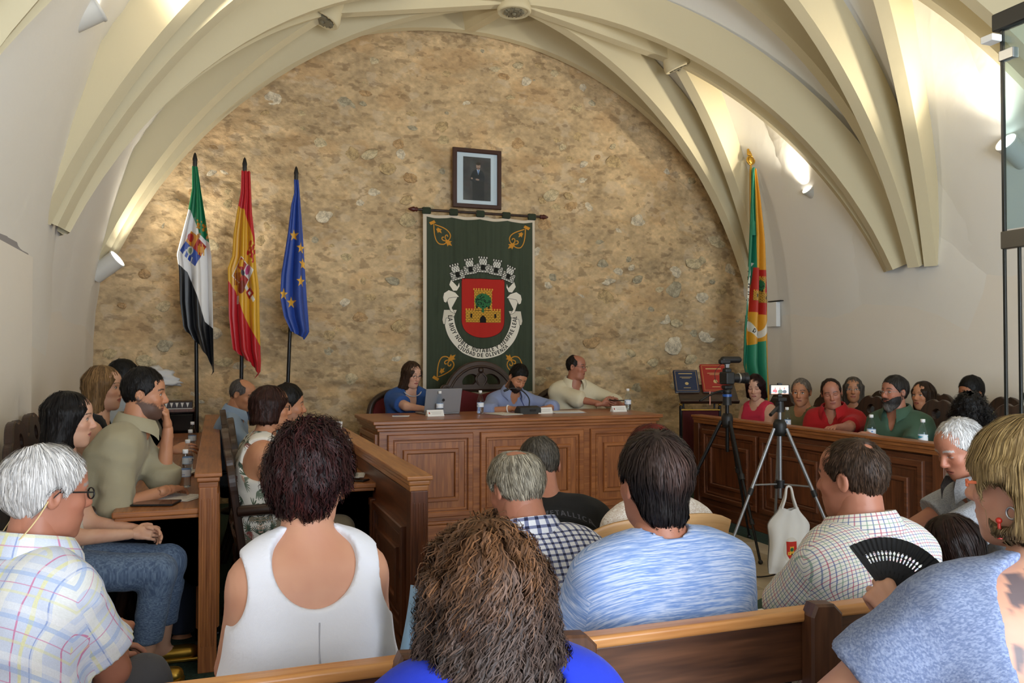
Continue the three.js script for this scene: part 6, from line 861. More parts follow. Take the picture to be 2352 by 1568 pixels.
person({ label: 'grey-haired man leaning forward in a black t-shirt with lettering', sex: 'm', head: [1.29, 1.04, -3.26], face: 172, hy: 172, hp: 26, lean: 20, side: 14, slouch: 0.06, seat: 0.45, skin: SK.ruddy, near: true, bulk: 1.05,
  hair: shortHair('#5f584e', { n: 1800, col2: '#3a342d', sl: 0.03, off: 0.008, bald: [0, 0.12, -0.03, 0.03, 0.04, 0.04] }), top: { mat: cloth({ color: 0x0c0c0e, sheen: 0.05 }), sleeve: 0.6, neckR: 0.07, ease: 0.016,
  extra: ({ top, onBack, N }) => { const tx = canvasTex(512, 96, (x, w, h) => { x.fillStyle = '#0e0e10'; x.fillRect(0, 0, w, h); x.fillStyle = '#4c4c52'; x.font = 'bold 66px sans-serif'; x.textBaseline = 'middle'; const t = 'METALLICA', c = w / 2; let k = 40; for (let i = 0; i < t.length; i++) { x.save(); x.translate(k, h / 2); x.transform(1, 0, i === 0 ? -0.25 : i === t.length - 1 ? 0.25 : 0, 1, 0, 0); x.fillText(t[i], 0, 0); x.restore(); k += x.measureText(t[i]).width + 6; } poly(x, [[44, 40], [6, 92], [52, 66]], '#3c3c40'); poly(x, [[k - 22, 40], [k + 22, 92], [k - 26, 66]], '#4c4c52'); });
    const g = gridMesh(24, 4, (u, v) => { return onBack(N.x - 0.06 + (0.5 - u) * 0.26, N.y + 0.01 - v * 0.034 - 1.7 * (0.06 - (0.5 - u) * 0.26) ** 2, 0.003); }); tx.flipY = false; part('lettering', g, std({ map: tx, roughness: 0.9 }), top); } }, pants: trousers('dark') });
person({ label: 'red-haired woman in a white lace jacket facing the table', sex: 'f', head: [1.575, 1.09, -2.82], face: 182, hy: 178, lean: 2, seat: 0.45, skin: SK.pale, near: true, bulk: 1.04, hair: { kind: 'long', col: '#6e1c16', col2: '#3a100e', len: 0.17, w: 0.1, wb: 0.11, off: 0.022, up: 0.008, n: 1500, sl: 0.12 },
  top: { name: 'jacket', mat: cloth({ map: T_lace }), sleeve: 1.6, neckR: 0.075, ease: 0.016, scoops: [[0, -0.08, 0.1, 0.09, 0.2, 0.1]] }, pants: trousers('beige') });
person({ label: 'dark-haired man with thinning crown in a light blue melange t-shirt', sex: 'm', head: [1.155, 1.146, -2.05], face: 182, hy: 181, hp: 2, lean: 0, slouch: 0.015, seat: 0.45, skin: SK.ruddy, near: true, bulk: 1.12, neckW: 1.02, k: 1.1, nk: 0.145, sh: 0.18, armK: 1.08,
  hair: shortHair('#151214', { nape: 1.16, n: 5200, col2: '#241c1c', sl: 0.06, steps: 6, off: 0.01, up: 0.004, sw: 0.0032, lift: 0.005, colAt: (q, r) => { const t = sstep(0.02, 0.1, q.y), m = Math.exp(-(q.x * q.x + (q.y - 0.07) ** 2) / 0.0016); return mix3(mix3(mix3(lin('#0d0b0d'), lin('#1d1716'), r()), mix3(lin('#221a18'), lin('#3a2c26'), r()), t * 0.7), lin('#6a4a40'), m * 0.4); }, keep: (x, y, z) => rnd() > 0.75 * Math.exp(-((x * x + (y - 0.1) ** 2) / 0.0014)) }), top: { mat: cloth({ map: T_melange }), sleeve: 0.62, neckR: 0.07, ease: 0.022, se: 2.2, wrinkle: 0.009, wsc: 0.7, cell: 0.009 }, pants: trousers('navy'), armL: { w: [0.95, 0.62, -2.38] }, armR: { w: [1.35, 0.62, -2.38] } });
person({ label: 'man with cropped brown hair and small bald spot in a multicolour check shirt', sex: 'm', head: [1.852, 1.123, -2.06], face: 188, hy: 202, hp: 4, lean: 2, slouch: 0.015, seat: 0.45, skin: SK.ruddy, near: true, bulk: 1.08, neckW: 1.1,
  hair: shortHair('#3a2a20', { n: 4200, col2: '#241a14', sl: 0.022, steps: 3, off: 0.008, sw: 0.003, lift: 0.003, line: -0.006, bald: [0.01, 0.109, -0.07, 0.015, 0.017, 0.015], colAt: (q, r) => mix3(lin('#4a3628'), lin('#241912'), r()), keep: (x, y, z) => rnd() > 0.85 * Math.exp(-((x * x + (z + 0.045) ** 2) / 0.0006)) * (y > 0.07 ? 1 : 0) }), top: { mat: cloth({ map: T_tatter }), sleeve: 0.72, collar: true, ease: 0.022, se: 2.2, wrinkle: 0.008, cell: 0.009 }, pants: trousers('navy'), armL: { w: [1.68, 0.62, -2.4] }, armR: { w: [2.05, 0.62, -2.4] } });
person({ label: 'white-haired man in a grey polo shirt bent forward in profile', sex: 'm', head: [2.965, 1.114, -2.66], face: 245, hy: 262, hp: 26, lean: 24, slouch: 0.07, seat: 0.45, skin: SK.ruddy, near: true, bulk: 1.14, neckW: 1.1, faceCell: 0.004, closed: true, browCol: '#b0aca8', hair: shortHair('#d6d3d0', { n: 3000, col2: '#a5a1a0', sl: 0.03, steps: 4, off: 0.008, sw: 0.003, colAt: (q, r) => mix3(lin('#e0dedc'), lin('#8f8b8a'), r() * (q.z < -0.02 ? 1 : 0.5)) }),
  top: { mat: cloth({ map: T_greyHeather }), sleeve: 0.7, collar: true, ease: 0.02, se: 2.2, extra: ({ top, arms }) => { const q = arms[0], d = q.E.clone().sub(q.S).normalize(), c = q.S.clone().lerp(q.E, 0.69); part('cuff_trim', new THREE.TorusGeometry(0.083, 0.004, 6, 30).applyQuaternion(new THREE.Quaternion().setFromUnitVectors(V(0, 0, 1), d)).translate(c.x, c.y, c.z), MAT.plasticWhite, top); } }, pants: trousers('grey'), armL: { w: [2.47, 0.62, -2.7], el: [0.2, -1, 0.6], fwd: 0.06 }, armR: { w: [2.6, 0.6, -2.95], el: [-0.3, -1, -0.3] } });
person({ label: 'dark brown-haired person bent low between the check shirt and the blond woman', sex: 'f', head: [2.52, 0.8, -2.3], face: 200, hy: 200, hp: 22, lean: 26, seat: 0.45, skin: SK.tan, k: 0.92, hair: { kind: 'long', col: '#2a1610', col2: '#170c09', len: 0.18, w: 0.095, wb: 0.11, off: 0.02, n: 900 }, top: { mat: plain(0x8a7a66), sleeve: 0.6 }, pants: trousers('beige') });
person({ label: 'woman with thick curly brown hair in a cobalt blue top in the foreground', sex: 'f', head: [0.447, 1.066, -1.4], face: 182, hy: 180, hp: 4, lean: 0, nk: 0.1, seat: 0.43, skin: SK.fair, near: true, bulk: 1.12,
  hair: { kind: 'long', col: '#5a4234', col2: '#2e211b', len: 0.165, w: 0.105, wb: 0.128, db: 0.1, zb: -0.045, off: 0.022, up: 0.004, rough: 0.008, n: 5200, sl: 0.13, steps: 14, sw: 0.0036, curl: 0.0065, curlN: 3.2, lift: 0.006, jit: 0.012, colAt: (q, r) => { const t = sstep(0.04, 0.14, q.y); return mix3(mix3(lin('#55443c'), lin('#241b18'), r()), mix3(lin('#7a5232'), lin('#4a3222'), r()), t * 0.85); } },
  top: { mat: plain(0x1530b8), sleeve: 0.6, neckR: 0.074, ease: 0.016, scoops: [[0, 0.045, -0.05, 0.1, 0.05, 0.12]], cell: 0.009 }, pants: trousers('navy') });
person({ label: 'blond woman in a grey-blue t-shirt with back tattoo holding a black fan', sex: 'f', head: [1.57, 1.238, -1.25], face: 162, hy: 198, hp: 3, bodyCell: 0.009, lean: 0, seat: 0.45, skin: '#c08d74', near: true, bulk: 1.2, sh: 0.195, armK: 1.15, k: 1.04, faceCell: 0.004,
  hair: { kind: 'long', col: '#a58654', col2: '#4a3a2c', len: 0.13, w: 0.092, wb: 0.1, db: 0.09, zb: -0.03, off: 0.02, oy: -0.04, ow: 0.078, oh: 0.09, n: 6500, sl: 0.13, steps: 10, sw: 0.0024, lift: 0.003, ears: true, colAt: (q, r) => { const t = sstep(-0.02, 0.1, q.y), k = 0.5 + 0.5 * vnoise(q.x * 40, q.y * 6, q.z * 40); return mix3(mix3(lin('#6b5844'), lin('#4a3c30'), r()), mix3(lin('#b09664'), lin('#86704c'), r()), clamp(0.3 * t + 0.75 * k, 0, 1)); } },
  top: { mat: cloth({ map: T_heather }), sleeve: 0.66, neckR: 0.07, ease: 0.02, se: 2.4, wrinkle: 0.006, cell: 0.009, scoops: [[0.05, -0.01, -0.12, 0.12, 0.19, 0.13]] }, pants: trousers('navy'), armL: { w: [1.385, 0.945, -1.35], el: [-1, -0.6, 0.3], pose: 'pinch', palm: [0.5, -0.3, -0.7], dir: [-0.1, 0.6, -0.6], fine: true },
  skinAt: (x, y, z, c, sh, up) => { const a = x - sh.c.x, b = y - sh.c.y; if (z > sh.c.z - 0.03 || Math.hypot((a - 0.03) / 0.12, (b + 0.05) / 0.16) > 1) return c; const n = fbm(x * 26, y * 18, 4, 4) + 0.25 * vnoise(x * 70, y * 50, 2); return mix3(c, lin('#3c424e'), clamp((n + 0.12) * 3, 0, 0.85)); },
  extra: ({ root, hm }) => { part('hoop_earring', new THREE.TorusGeometry(0.011, 0.0022, 8, 22).rotateY(1.2).translate(0.086, -0.046, -0.004).applyMatrix4(hm), MAT.steel, root); part('drop_earring', G.join(G.sph(0.006, 0.084, -0.062, 0.02), G.cyl(0.003, 0.005, 0.03, 0.084, -0.082, 0.02, 8)).applyMatrix4(hm), std({ color: 0xb52a1c, roughness: 0.4 }), root); part('glasses', G.join(G.box(0.003, 0.006, 0.09, 0.082, 0.008, 0.03, 0.001), G.box(0.006, 0.016, 0.006, 0.076, 0.006, 0.078, 0.002)).applyMatrix4(hm), std({ color: 0xc0603a, roughness: 0.4 }), root); } });
// ---------------------------------------------------------------- bottles, papers, table things
const T_label = canvasTex(256, 64, (x, w, h) => { x.fillStyle = '#e9edf3'; x.fillRect(0, 0, w, h); x.fillStyle = '#9fb6d6'; x.fillRect(0, 0, w, 5); x.fillRect(0, h - 6, w, 6); x.fillStyle = '#5f86bb'; for (const k of [30, 158]) { x.beginPath(); x.arc(k + 30, 26, 9, 0, 7); x.fill(); x.fillRect(k, 42, 60, 4); } });
const T_label2 = canvasTex(256, 64, (x, w, h) => { x.fillStyle = '#e6eef4'; x.fillRect(0, 0, w, h); x.fillStyle = '#3f9ab8'; for (const k of [0, 128]) { x.beginPath(); x.moveTo(k + 10, 12); x.quadraticCurveTo(k + 60, 8, k + 100, 20); x.quadraticCurveTo(k + 60, 46, k + 30, 40); x.fill(); } });
function bottle(label, pos, lab = T_label) {
  const t = thing('water_bottle', label, 'bottle', pos), L = (p) => G.lathe(p, 22);
  part('shell', L([[0, 0.002], [0.026, 0.002], [0.031, 0.008], [0.031, 0.03], [0.029, 0.034], [0.031, 0.038], [0.0312, 0.112], [0.029, 0.125], [0.02, 0.155], [0.0135, 0.172], [0.0125, 0.19], [0.0125, 0.195]]), MAT.clear, t);
  part('water', L([[0, 0.004], [0.025, 0.004], [0.0295, 0.01], [0.0295, 0.1], [0, 0.1]]), MAT.water, t);
  part('label', new THREE.CylinderGeometry(0.0318, 0.0318, 0.042, 24, 1, true).translate(0, 0.082, 0), std({ map: lab, roughness: 0.5 }), t);
  part('cap', L([[0, 0.188], [0.0155, 0.188], [0.0155, 0.208], [0.014, 0.21], [0, 0.21]]), MAT.plasticWhite, t); return t;
}
{
  const b = bottle('small water bottle in front of the grey laptop', [1.86, 0.991, -7.08]), c = (p, l) => copy(b, p, rnd() * 6, l);
  c([2.24, 0.991, -7.1], 'small water bottle at the writing man\'s right hand'); c([3.7, 0.991, -7.06], 'small water bottle at the right end of the head table');
  c([-0.155, 0.781, -4.92], 'nearest water bottle on the left desk beside the white paper'); c([-0.16, 0.781, -5.5], 'second water bottle along the left desk'); c([-0.165, 0.781, -6.25], 'third water bottle along the left desk'); c([-0.17, 0.781, -7.0], 'farthest water bottle along the left desk');
  c([0.78, 0.781, -5.2], 'water bottle on the second desk right of the auburn-haired head'); c([0.8, 0.781, -6.1], 'water bottle on the second desk half hidden by the auburn-haired head'); c([0.62, 0.792, -6.42], 'water bottle standing on the black tablet at the second desk\'s far end');
  c([4.62, 0.861, -5.9], 'water bottle on the right desk beside the grey tripod'); c([4.62, 0.861, -4.93], 'water bottle between the red polo and the green polo');
  const d = bottle('water bottle with turquoise label at the near end of the right desk', [4.62, 0.861, -4.45], T_label2);
  const g = thing('green_bottle', 'pale green plastic bottle standing on the floor right of the light blue t-shirt', 'bottle', [2.744, 0, -3.964]);
  part('shell', G.lathe([[0, 0.002], [0.036, 0.002], [0.042, 0.012], [0.042, 0.1], [0.038, 0.112], [0.042, 0.124], [0.042, 0.15], [0.036, 0.175], [0.042, 0.2], [0.036, 0.225], [0.017, 0.25], [0.016, 0.275]], 24), phys({ color: 0xbfe8c8, roughness: 0.06, transmission: 1, thickness: 0, ior: 1.4 }), g);
  part('water', G.lathe([[0, 0.004], [0.034, 0.004], [0.04, 0.014], [0.04, 0.12], [0, 0.12]], 22), MAT.water, g); part('label', new THREE.CylinderGeometry(0.0425, 0.0425, 0.07, 24, 1, true).translate(0, 0.06, 0), std({ map: T_label, roughness: 0.5 }), g); part('cap', G.lathe([[0, 0.265], [0.02, 0.265], [0.02, 0.29], [0.018, 0.293], [0, 0.293]], 18), MAT.plasticWhite, g);
  void d;
}
const T_print = canvasTex(256, 362, (x, w, h) => { x.fillStyle = '#eceae6'; x.fillRect(0, 0, w, h); x.fillStyle = '#a9a8a6'; seed(51); for (let y = 40; y < h - 40; y += 11) { let k = 28; while (k < w - 40) { const l = R(6, 30); x.fillRect(k, y, l, 3); k += l + 6; } } });
function sheets(label, pos, turn, n = 4, w = 0.21, l = 0.297) {
  const t = thing('paper_stack', label, 'papers', pos, turn); seed(Math.round(pos[0] * 100 + 900));
  for (let i = 0; i < n; i++) { const g = G.box(w, 0.0012, l, R(-0.01, 0.01), 0.001 + i * 0.0022, R(-0.012, 0.012), 0).rotateY(R(-0.09, 0.09)); part('sheet', i === n - 1 ? g : g, i === n - 1 ? std({ map: T_print, roughness: 0.85 }) : MAT.paper, t); } return numberParts(t);
}
sheets('loose white papers before the writing man on the head table', [2.42, 0.991, -7.0], 0.3, 3); sheets('stack of white papers right of the microphone on the head table', [3.05, 0.991, -7.02], 1.4, 5); sheets('thick stack of printed papers by the khaki man\'s raised hand', [-0.26, 0.781, -5.5], 1.2, 8);
sheets('white paper with a dark tablet at the near end of the left desk', [-0.2, 0.781, -4.6], 1.1, 2, 0.2, 0.28); sheets('white papers on the second desk right of the auburn hair', [0.72, 0.781, -5.08], 1.3, 3, 0.2, 0.26);
function slab(name, label, cat, pos, turn, w, l, m, screen) { const t = thing(name, label, cat, pos, turn); part('case', G.box(w, 0.008, l, 0, 0.005, 0, 0.003), m, t); part('glass', G.box(w - 0.008, 0.001, l - 0.008, 0, 0.0095, 0, 0), screen ?? phys({ color: 0x08080a, roughness: 0.08 }), t); return t; }
slab('tablet', 'dark tablet lying beside the white paper on the left desk', 'tablet', [-0.27, 0.781, -4.42], 1.3, 0.14, 0.2, MAT.black); slab('phone', 'black phone lying on the second desk near its end', 'phone', [0.77, 0.781, -4.86], 0.9, 0.075, 0.15, MAT.black); slab('tablet', 'black tablet at the far end of the second desk under a bottle', 'tablet', [0.62, 0.781, -6.42], 0.2, 0.2, 0.28, MAT.black); slab('phone', 'pale phone lying at the left end of the head table', 'phone', [1.5, 0.991, -7.02], 1.2, 0.07, 0.14, MAT.paper);
slab('notebook', 'red notebook on the right desk before the green polo', 'notebook', [4.66, 0.861, -4.66], 0.2, 0.15, 0.2, std({ color: 0x8a1a16 }), std({ color: 0x8a1a16 })); slab('phone', 'black phone held by the balding man at the table', 'phone', [3.69, 1.075, -7.27], 0.3, 0.075, 0.15, MAT.black);
{ // things on the floor in front of the bench
  const t = thing('notebook', 'dark green notebook on the floor beyond the bench', 'notebook', [3.12, 0, -4.17], 0.5); part('cover', G.box(0.26, 0.012, 0.2, 0, 0.008, 0, 0.003), std({ color: 0x12382a, roughness: 0.6 }), t); part('pages', G.box(0.25, 0.008, 0.19, 0.004, 0.007, 0.006, 0), MAT.paper, t);
  const n = thing('notebook', 'black notebook with loose papers on the floor beside the green bottle', 'notebook', [2.9, 0, -4.08], -0.3); part('cover', G.box(0.2, 0.012, 0.16, 0, 0.008, 0, 0.003), MAT.black, n); part('sheet', G.box(0.18, 0.002, 0.13, 0.06, 0.016, 0.03, 0).rotateY(0.4), MAT.paper, n);
}
for (const [x, z, l] of [[1.79, -6.98, 'white name plate in front of the laptop'], [2.81, -6.98, 'white name plate right of the microphone'], [3.56, -6.98, 'white name plate at the right end of the table']]) {
  const t = thing('name_plate', l, 'name plate', [x, 0.991, z], 0.12); part('holder', G.ext(G.shape([[-0.03, 0], [0.03, 0], [0.004, 0.052], [-0.004, 0.052]]), 0.15, 0.001).rotateY(Math.PI / 2).translate(-0.075, 0, 0), MAT.plasticWhite, t);
  part('print', new THREE.PlaneGeometry(0.145, 0.05).rotateX(-0.464).translate(0, 0.0262, 0.0188), std({ roughness: 0.6, map: canvasTex(256, 88, (c, w, h) => { c.fillStyle = '#e9e8e4'; c.fillRect(0, 0, w, h); c.fillStyle = '#a84a3a'; c.fillRect(14, 28, 22, 30); c.fillStyle = '#b9b7b4'; c.fillRect(56, 26, 170, 8); c.fillRect(66, 52, 150, 8); }) }), t);
}
{
  const t = thing('laptop', 'open grey laptop seen from the back of its lid', 'laptop', [1.9, 0.991, -7.16], Math.PI + 0.1);
  part('base', G.box(0.34, 0.014, 0.235, 0, 0.008, 0.118, 0.005), MAT.alu, t); part('keyboard', G.join(...Array.from({ length: 40 }, (_, i) => G.box(0.022, 0.003, 0.016, -0.13 + (i % 10) * 0.029, 0.016, 0.04 + Math.floor(i / 10) * 0.026, 0.001))), MAT.black, t);
  const lid = part('lid', G.box(0.34, 0.225, 0.008, 0, 0.1125, 0, 0.004), std({ color: 0x9a9ca0, roughness: 0.45, metalness: 0.5 }), t); lid.position.set(0, 0.014, 0); lid.rotation.x = -0.28; part('screen', G.box(0.32, 0.2, 0.001, 0, 0.115, 0.0046, 0), std({ color: 0x0c0d10, roughness: 0.2, emissive: new THREE.Color(0.5, 0.6, 0.8), emissiveIntensity: 0.6 }), lid); part('emblem', G.cyl(0.014, 0.014, 0.001, 0, 0, 0, 20).rotateX(Math.PI / 2).translate(0, 0.12, -0.0044), MAT.black, lid);
}
function mic(label, pos, turn, reach, hgt) {
  const t = thing('desk_microphone', label, 'microphone', pos, turn), m = std({ color: 0x26282a, roughness: 0.5 });
  part('base', G.ext(G.shape([[-0.06, 0], [0.06, 0], [0.05, 0.05], [-0.02, 0.062], [-0.06, 0.03]]), 0.2, 0.006).rotateY(-Math.PI / 2).translate(0.1, 0, 0), m, t); part('display', G.box(0.06, 0.02, 0.004, 0.02, 0.032, 0.062, 0.001), MAT.black, t);
  part('gooseneck', G.tube([V(0.02, 0.05, -0.02), V(0.02, hgt * 0.6, -0.02), V(0.0 - reach * 0.3, hgt * 0.95, -0.03), V(-reach * 0.8, hgt * 1.04, -0.05), V(-reach, hgt * 1.0, -0.06)], 0.006, 30, 8), MAT.black, t); part('capsule', G.bar(V(-reach, hgt, -0.06), V(-reach - 0.04, hgt - 0.015, -0.065), 0.011), MAT.black, t); return t;
}
mic('black gooseneck microphone in front of the writing man', [2.66, 0.991, -7.0], 0.1, 0.17, 0.22); mic('black gooseneck microphone arching over the second desk', [0.78, 0.781, -6.2], 0.1, 0.2, 0.26);
{ const t = thing('pen', 'blue pen in the writing man\'s hand', 'pen', [0, 0, 0]); part('barrel', G.bar(V(2.66, 1.0, -7.02), V(2.61, 1.13, -7.07), 0.004), std({ color: 0x20357a, roughness: 0.3 }), t); part('tip', G.bar(V(2.662, 0.993, -7.018), V(2.66, 1.0, -7.02), 0.001, 0.004), MAT.steel, t); }
{ const t = thing('white_cup', 'small white cup tipped on the ledge at the second desk\'s far end', 'cup', [0.88, 0.952, -6.35]); part('cup', G.lathe([[0, 0], [0.022, 0], [0.03, 0.06], [0.027, 0.06], [0.02, 0.004], [0, 0.004]], 18).rotateX(0.0), MAT.plasticWhite, t); }
// ---------------------------------------------------------------- tripods, camera, phone, bag, cable
function tripod(label, pos, feet, top, ring, col0, m, thick) {
  const t = thing('tripod', label, 'tripod', pos), mid = ring;
  part('centre_column', G.bar(V(0, col0, 0), V(0, top + 0.16, 0), thick * 1.1), m, t); part('crown', G.lathe([[0, -0.05], [0.035, -0.05], [0.045, -0.02], [0.045, 0.03], [0.03, 0.06], [0, 0.06]], 16).translate(0, top, 0), MAT.black, t);
  feet.forEach(([x, z]) => { const A = V(x * 0.09, top, z * 0.09), B = V(x, 0.01, z), P = (q) => A.clone().lerp(B, q), leg = part('leg', G.join(G.bar(P(0), P(0.42), thick), G.bar(P(0.4), P(0.74), thick * 0.85), G.bar(P(0.72), P(1), thick * 0.7)), m, t); part('clamp', G.bar(P(0.39), P(0.43), thick * 1.5), MAT.black, leg); part('clamp', G.bar(P(0.71), P(0.745), thick * 1.35), MAT.black, leg); part('rubber_foot', G.sph(thick * 1.3, B.x, 0.014, B.z, 10), MAT.black, leg); if (mid) part('brace', G.bar(V(0, mid, 0), P((top - mid) / top), 0.006), m, leg); });
  if (mid) part('brace_hub', G.cyl(0.03, 0.03, 0.05, 0, mid, 0, 14), MAT.black, t); return t;
}
{
  const C = [3.78, 0, -5.55], t = tripod('tall black tripod with a video camera, left of the grey one', C, [[-0.05, 0.48], [0.4, -0.28], [-0.44, -0.26]], 1.0, 0, 0.76, MAT.blackMetal, 0.014);
  part('head', G.join(G.cyl(0.03, 0.036, 0.09, 0, 1.17, 0), G.sph(0.035, 0, 1.23, 0), G.box(0.07, 0.03, 0.06, 0, 1.265, 0, 0.008)), MAT.black, t); part('collar', G.cyl(0.037, 0.037, 0.02, 0, 1.2, 0), std({ color: 0x1f4f9a, roughness: 0.3 }), t);
  part('pan_handle', G.tube([V(-0.02, 1.24, 0), V(-0.12, 1.225, 0.02), V(-0.2, 1.2, 0.04), V(-0.28, 1.165, 0.05)], 0.009, 14, 8), MAT.black, t);
  const cam = thing('video_camera', 'black camera with fluffy microphone on the tall tripod pointing right', 'camera', [3.78, 1.28, -5.55], -0.1);
  part('camera_body', G.join(G.box(0.075, 0.1, 0.12, 0, 0.055, 0, 0.012), G.box(0.06, 0.04, 0.06, 0, 0.115, 0, 0.014)), MAT.black, cam); part('lens', G.join(G.cyl(0.036, 0.036, 0.06, 0, 0, 0, 24).rotateZ(Math.PI / 2).translate(0.065, 0.055, 0), G.cyl(0.04, 0.04, 0.05, 0, 0, 0, 24).rotateZ(Math.PI / 2).translate(0.12, 0.055, 0), G.cyl(0.046, 0.042, 0.03, 0, 0, 0, 24).rotateZ(-Math.PI / 2).translate(0.158, 0.055, 0)), MAT.black, cam); part('lens_ring', G.cyl(0.0405, 0.0405, 0.012, 0, 0, 0, 24).rotateZ(Math.PI / 2).translate(0.1, 0.055, 0), MAT.steel, cam);
  const mc = part('microphone', G.join(new THREE.CapsuleGeometry(0.026, 0.13, 6, 16).rotateZ(Math.PI / 2).translate(0.035, 0.2, 0), G.box(0.09, 0.04, 0.05, -0.02, 0.185, 0, 0.012)), MAT.black, cam); part('shoe_mount', G.join(G.box(0.03, 0.03, 0.03, 0, 0.15, 0, 0.004), G.box(0.04, 0.012, 0.03, 0, 0.166, 0, 0.003)), MAT.alu, mc);
  part('cable', G.tube([V(-0.03, 0.18, 0.02), V(-0.07, 0.16, 0.03), V(-0.12, 0.1, 0.03), V(-0.1, 0.02, 0.03), V(-0.04, 0.03, 0.03)], 0.0022, 24, 5), MAT.black, cam); numberParts(t); numberParts(cam);
}
{
  const g = (a) => [Math.cos(a) * 0.5, -Math.sin(a) * 0.5], rot = -0.34, C = [3.59, 0, -4.66];
  const A = (deg) => { const a = deg * Math.PI / 180, l = Math.cos(a) * 0.5, d = Math.sin(a) * 0.5; return [l * 0.9415 + d * 0.337, l * 0.337 - d * 0.9415]; };
  const t = tripod('grey aluminium tripod holding a phone with a white cloth bag hung below', C, [A(198), A(318), A(78)], 1.02, 0.645, 0.55, MAT.alu, 0.012); void g; void rot;
  part('head', G.join(G.cyl(0.025, 0.03, 0.08, 0, 1.17, 0), G.box(0.07, 0.025, 0.07, 0, 1.215, 0, 0.006), G.box(0.03, 0.03, 0.02, 0, 1.24, 0, 0.004)), MAT.black, t); part('pan_handle', G.join(G.bar(V(0, 1.19, 0), V(-0.06, 1.16, 0.05), 0.006), G.bar(V(-0.06, 1.16, 0.05), V(-0.15, 1.12, 0.1), 0.012)), MAT.black, t);
  const p = thing('filming_phone', 'phone in a clamp on the grey tripod, its lit screen showing the room', 'phone', [3.59, 1.235, -4.66], -0.38);
  part('case', G.box(0.135, 0.068, 0.009, 0, 0.045, 0, 0.004), MAT.black, p); const scr = canvasTex(256, 128, (x, w, h) => { x.fillStyle = '#dfe6ee'; x.fillRect(0, 0, w, h); x.fillStyle = '#c9b9a6'; x.fillRect(0, 0, w, 34); x.fillStyle = '#c23a3a'; x.beginPath(); x.ellipse(56, 84, 34, 26, 0, 0, 7); x.fill(); x.fillStyle = '#3c5a3e'; x.beginPath(); x.ellipse(136, 92, 36, 34, 0, 0, 7); x.fill(); x.fillStyle = '#a87860'; for (const k of [60, 130, 196]) { x.beginPath(); x.ellipse(k, 46, 11, 15, 0, 0, 7); x.fill(); } x.fillStyle = '#23242a'; x.beginPath(); x.ellipse(200, 92, 30, 26, 0, 0, 7); x.fill(); x.fillStyle = '#7fb7c4'; x.fillRect(0, 96, 60, 10); x.fillStyle = '#b07850'; x.fillRect(0, 116, w, 12); });
  part('screen', new THREE.PlaneGeometry(0.115, 0.06).translate(0, 0.045, 0.0056), std({ color: 0x000000, emissive: 0xffffff, emissiveMap: scr, emissiveIntensity: 1.1, roughness: 0.3 }), p); part('clamp', G.join(G.box(0.03, 0.012, 0.03, 0, 0.006, 0, 0.003), G.box(0.03, 0.012, 0.024, 0, 0.084, 0, 0.003), G.box(0.024, 0.09, 0.006, 0, 0.045, -0.01, 0.002)), MAT.black, p); numberParts(t);
  // tote bag hung from the brace hub
  const b = thing('tote_bag', 'white cloth tote bag with a red shield hanging under the grey tripod', 'bag', [3.61, 0, -4.6], -0.36);
  const face = (s) => gridMesh(24, 26, (u, v) => { const w = mix(0.06, 0.135, sstep(0, 0.3, v)) + 0.006 * Math.sin(v * 9), x = (u - 0.5) * 2, belly = Math.sqrt(Math.max(0, 1 - x * x)); return V(x * w * s, 0.5 - v * 0.44 - 0.02 * (1 - Math.abs(x)) * (v < 0.05 ? 1 : 0), s * (0.008 + belly * mix(0.02, 0.055, sstep(0.1, 0.6, v)) * (1 - 0.55 * sstep(0.85, 1, v))) + 0.009 * Math.sin(x * 9 + v * 5) * (0.3 + v)); }, 0.002);
  const bt = canvasTex(256, 400, (x, w, h) => { x.fillStyle = '#d9d7d3'; x.fillRect(0, 0, w, h); x.save(); x.translate(128, 250); x.fillStyle = '#cfcac0'; x.beginPath(); x.ellipse(0, 0, 52, 78, 0, 0, 7); x.fill(); x.fillStyle = '#b32a1e'; x.beginPath(); x.moveTo(-34, -52); x.lineTo(34, -52); x.lineTo(34, 20); x.quadraticCurveTo(20, 54, 0, 58); x.quadraticCurveTo(-20, 54, -34, 20); x.fill(); castle(x, 0, 6, 28, false); x.restore(); }); bt.flipY = false;
  part('front', face(1), std({ map: bt, roughness: 0.95 }), b); part('rear', face(-1), std({ color: 0xd9d7d3, roughness: 0.95 }), b); for (const z of [0.02, -0.02]) part('handle', G.tube([V(-0.05, 0.49, z), V(-0.025, 0.56, z * 0.6), V(-0.008, 0.635, 0.0), V(0.012, 0.635, 0.0), V(0.03, 0.56, z * 0.6), V(0.05, 0.49, z)], 0.008, 24, 6).scale(1, 1, 1), std({ color: 0xd9d7d3, roughness: 0.95 }), b); numberParts(b);
  const c = thing('power_cable', 'thin black cable running from the tote bag over the floor', 'cable', [0, 0, 0]); part('wire', G.tube([V(3.7, 0.3, -4.78), V(3.62, 0.22, -4.52), V(3.56, 0.08, -4.6), V(3.5, 0.008, -4.75), V(3.36, 0.006, -4.86), V(3.1, 0.006, -4.8), V(2.8, 0.006, -4.9), V(2.4, 0.006, -4.9)], 0.005, 70, 6), MAT.black, c); part('plug', G.box(0.03, 0.025, 0.045, 3.7, 0.31, -4.79, 0.006), MAT.black, c);
}
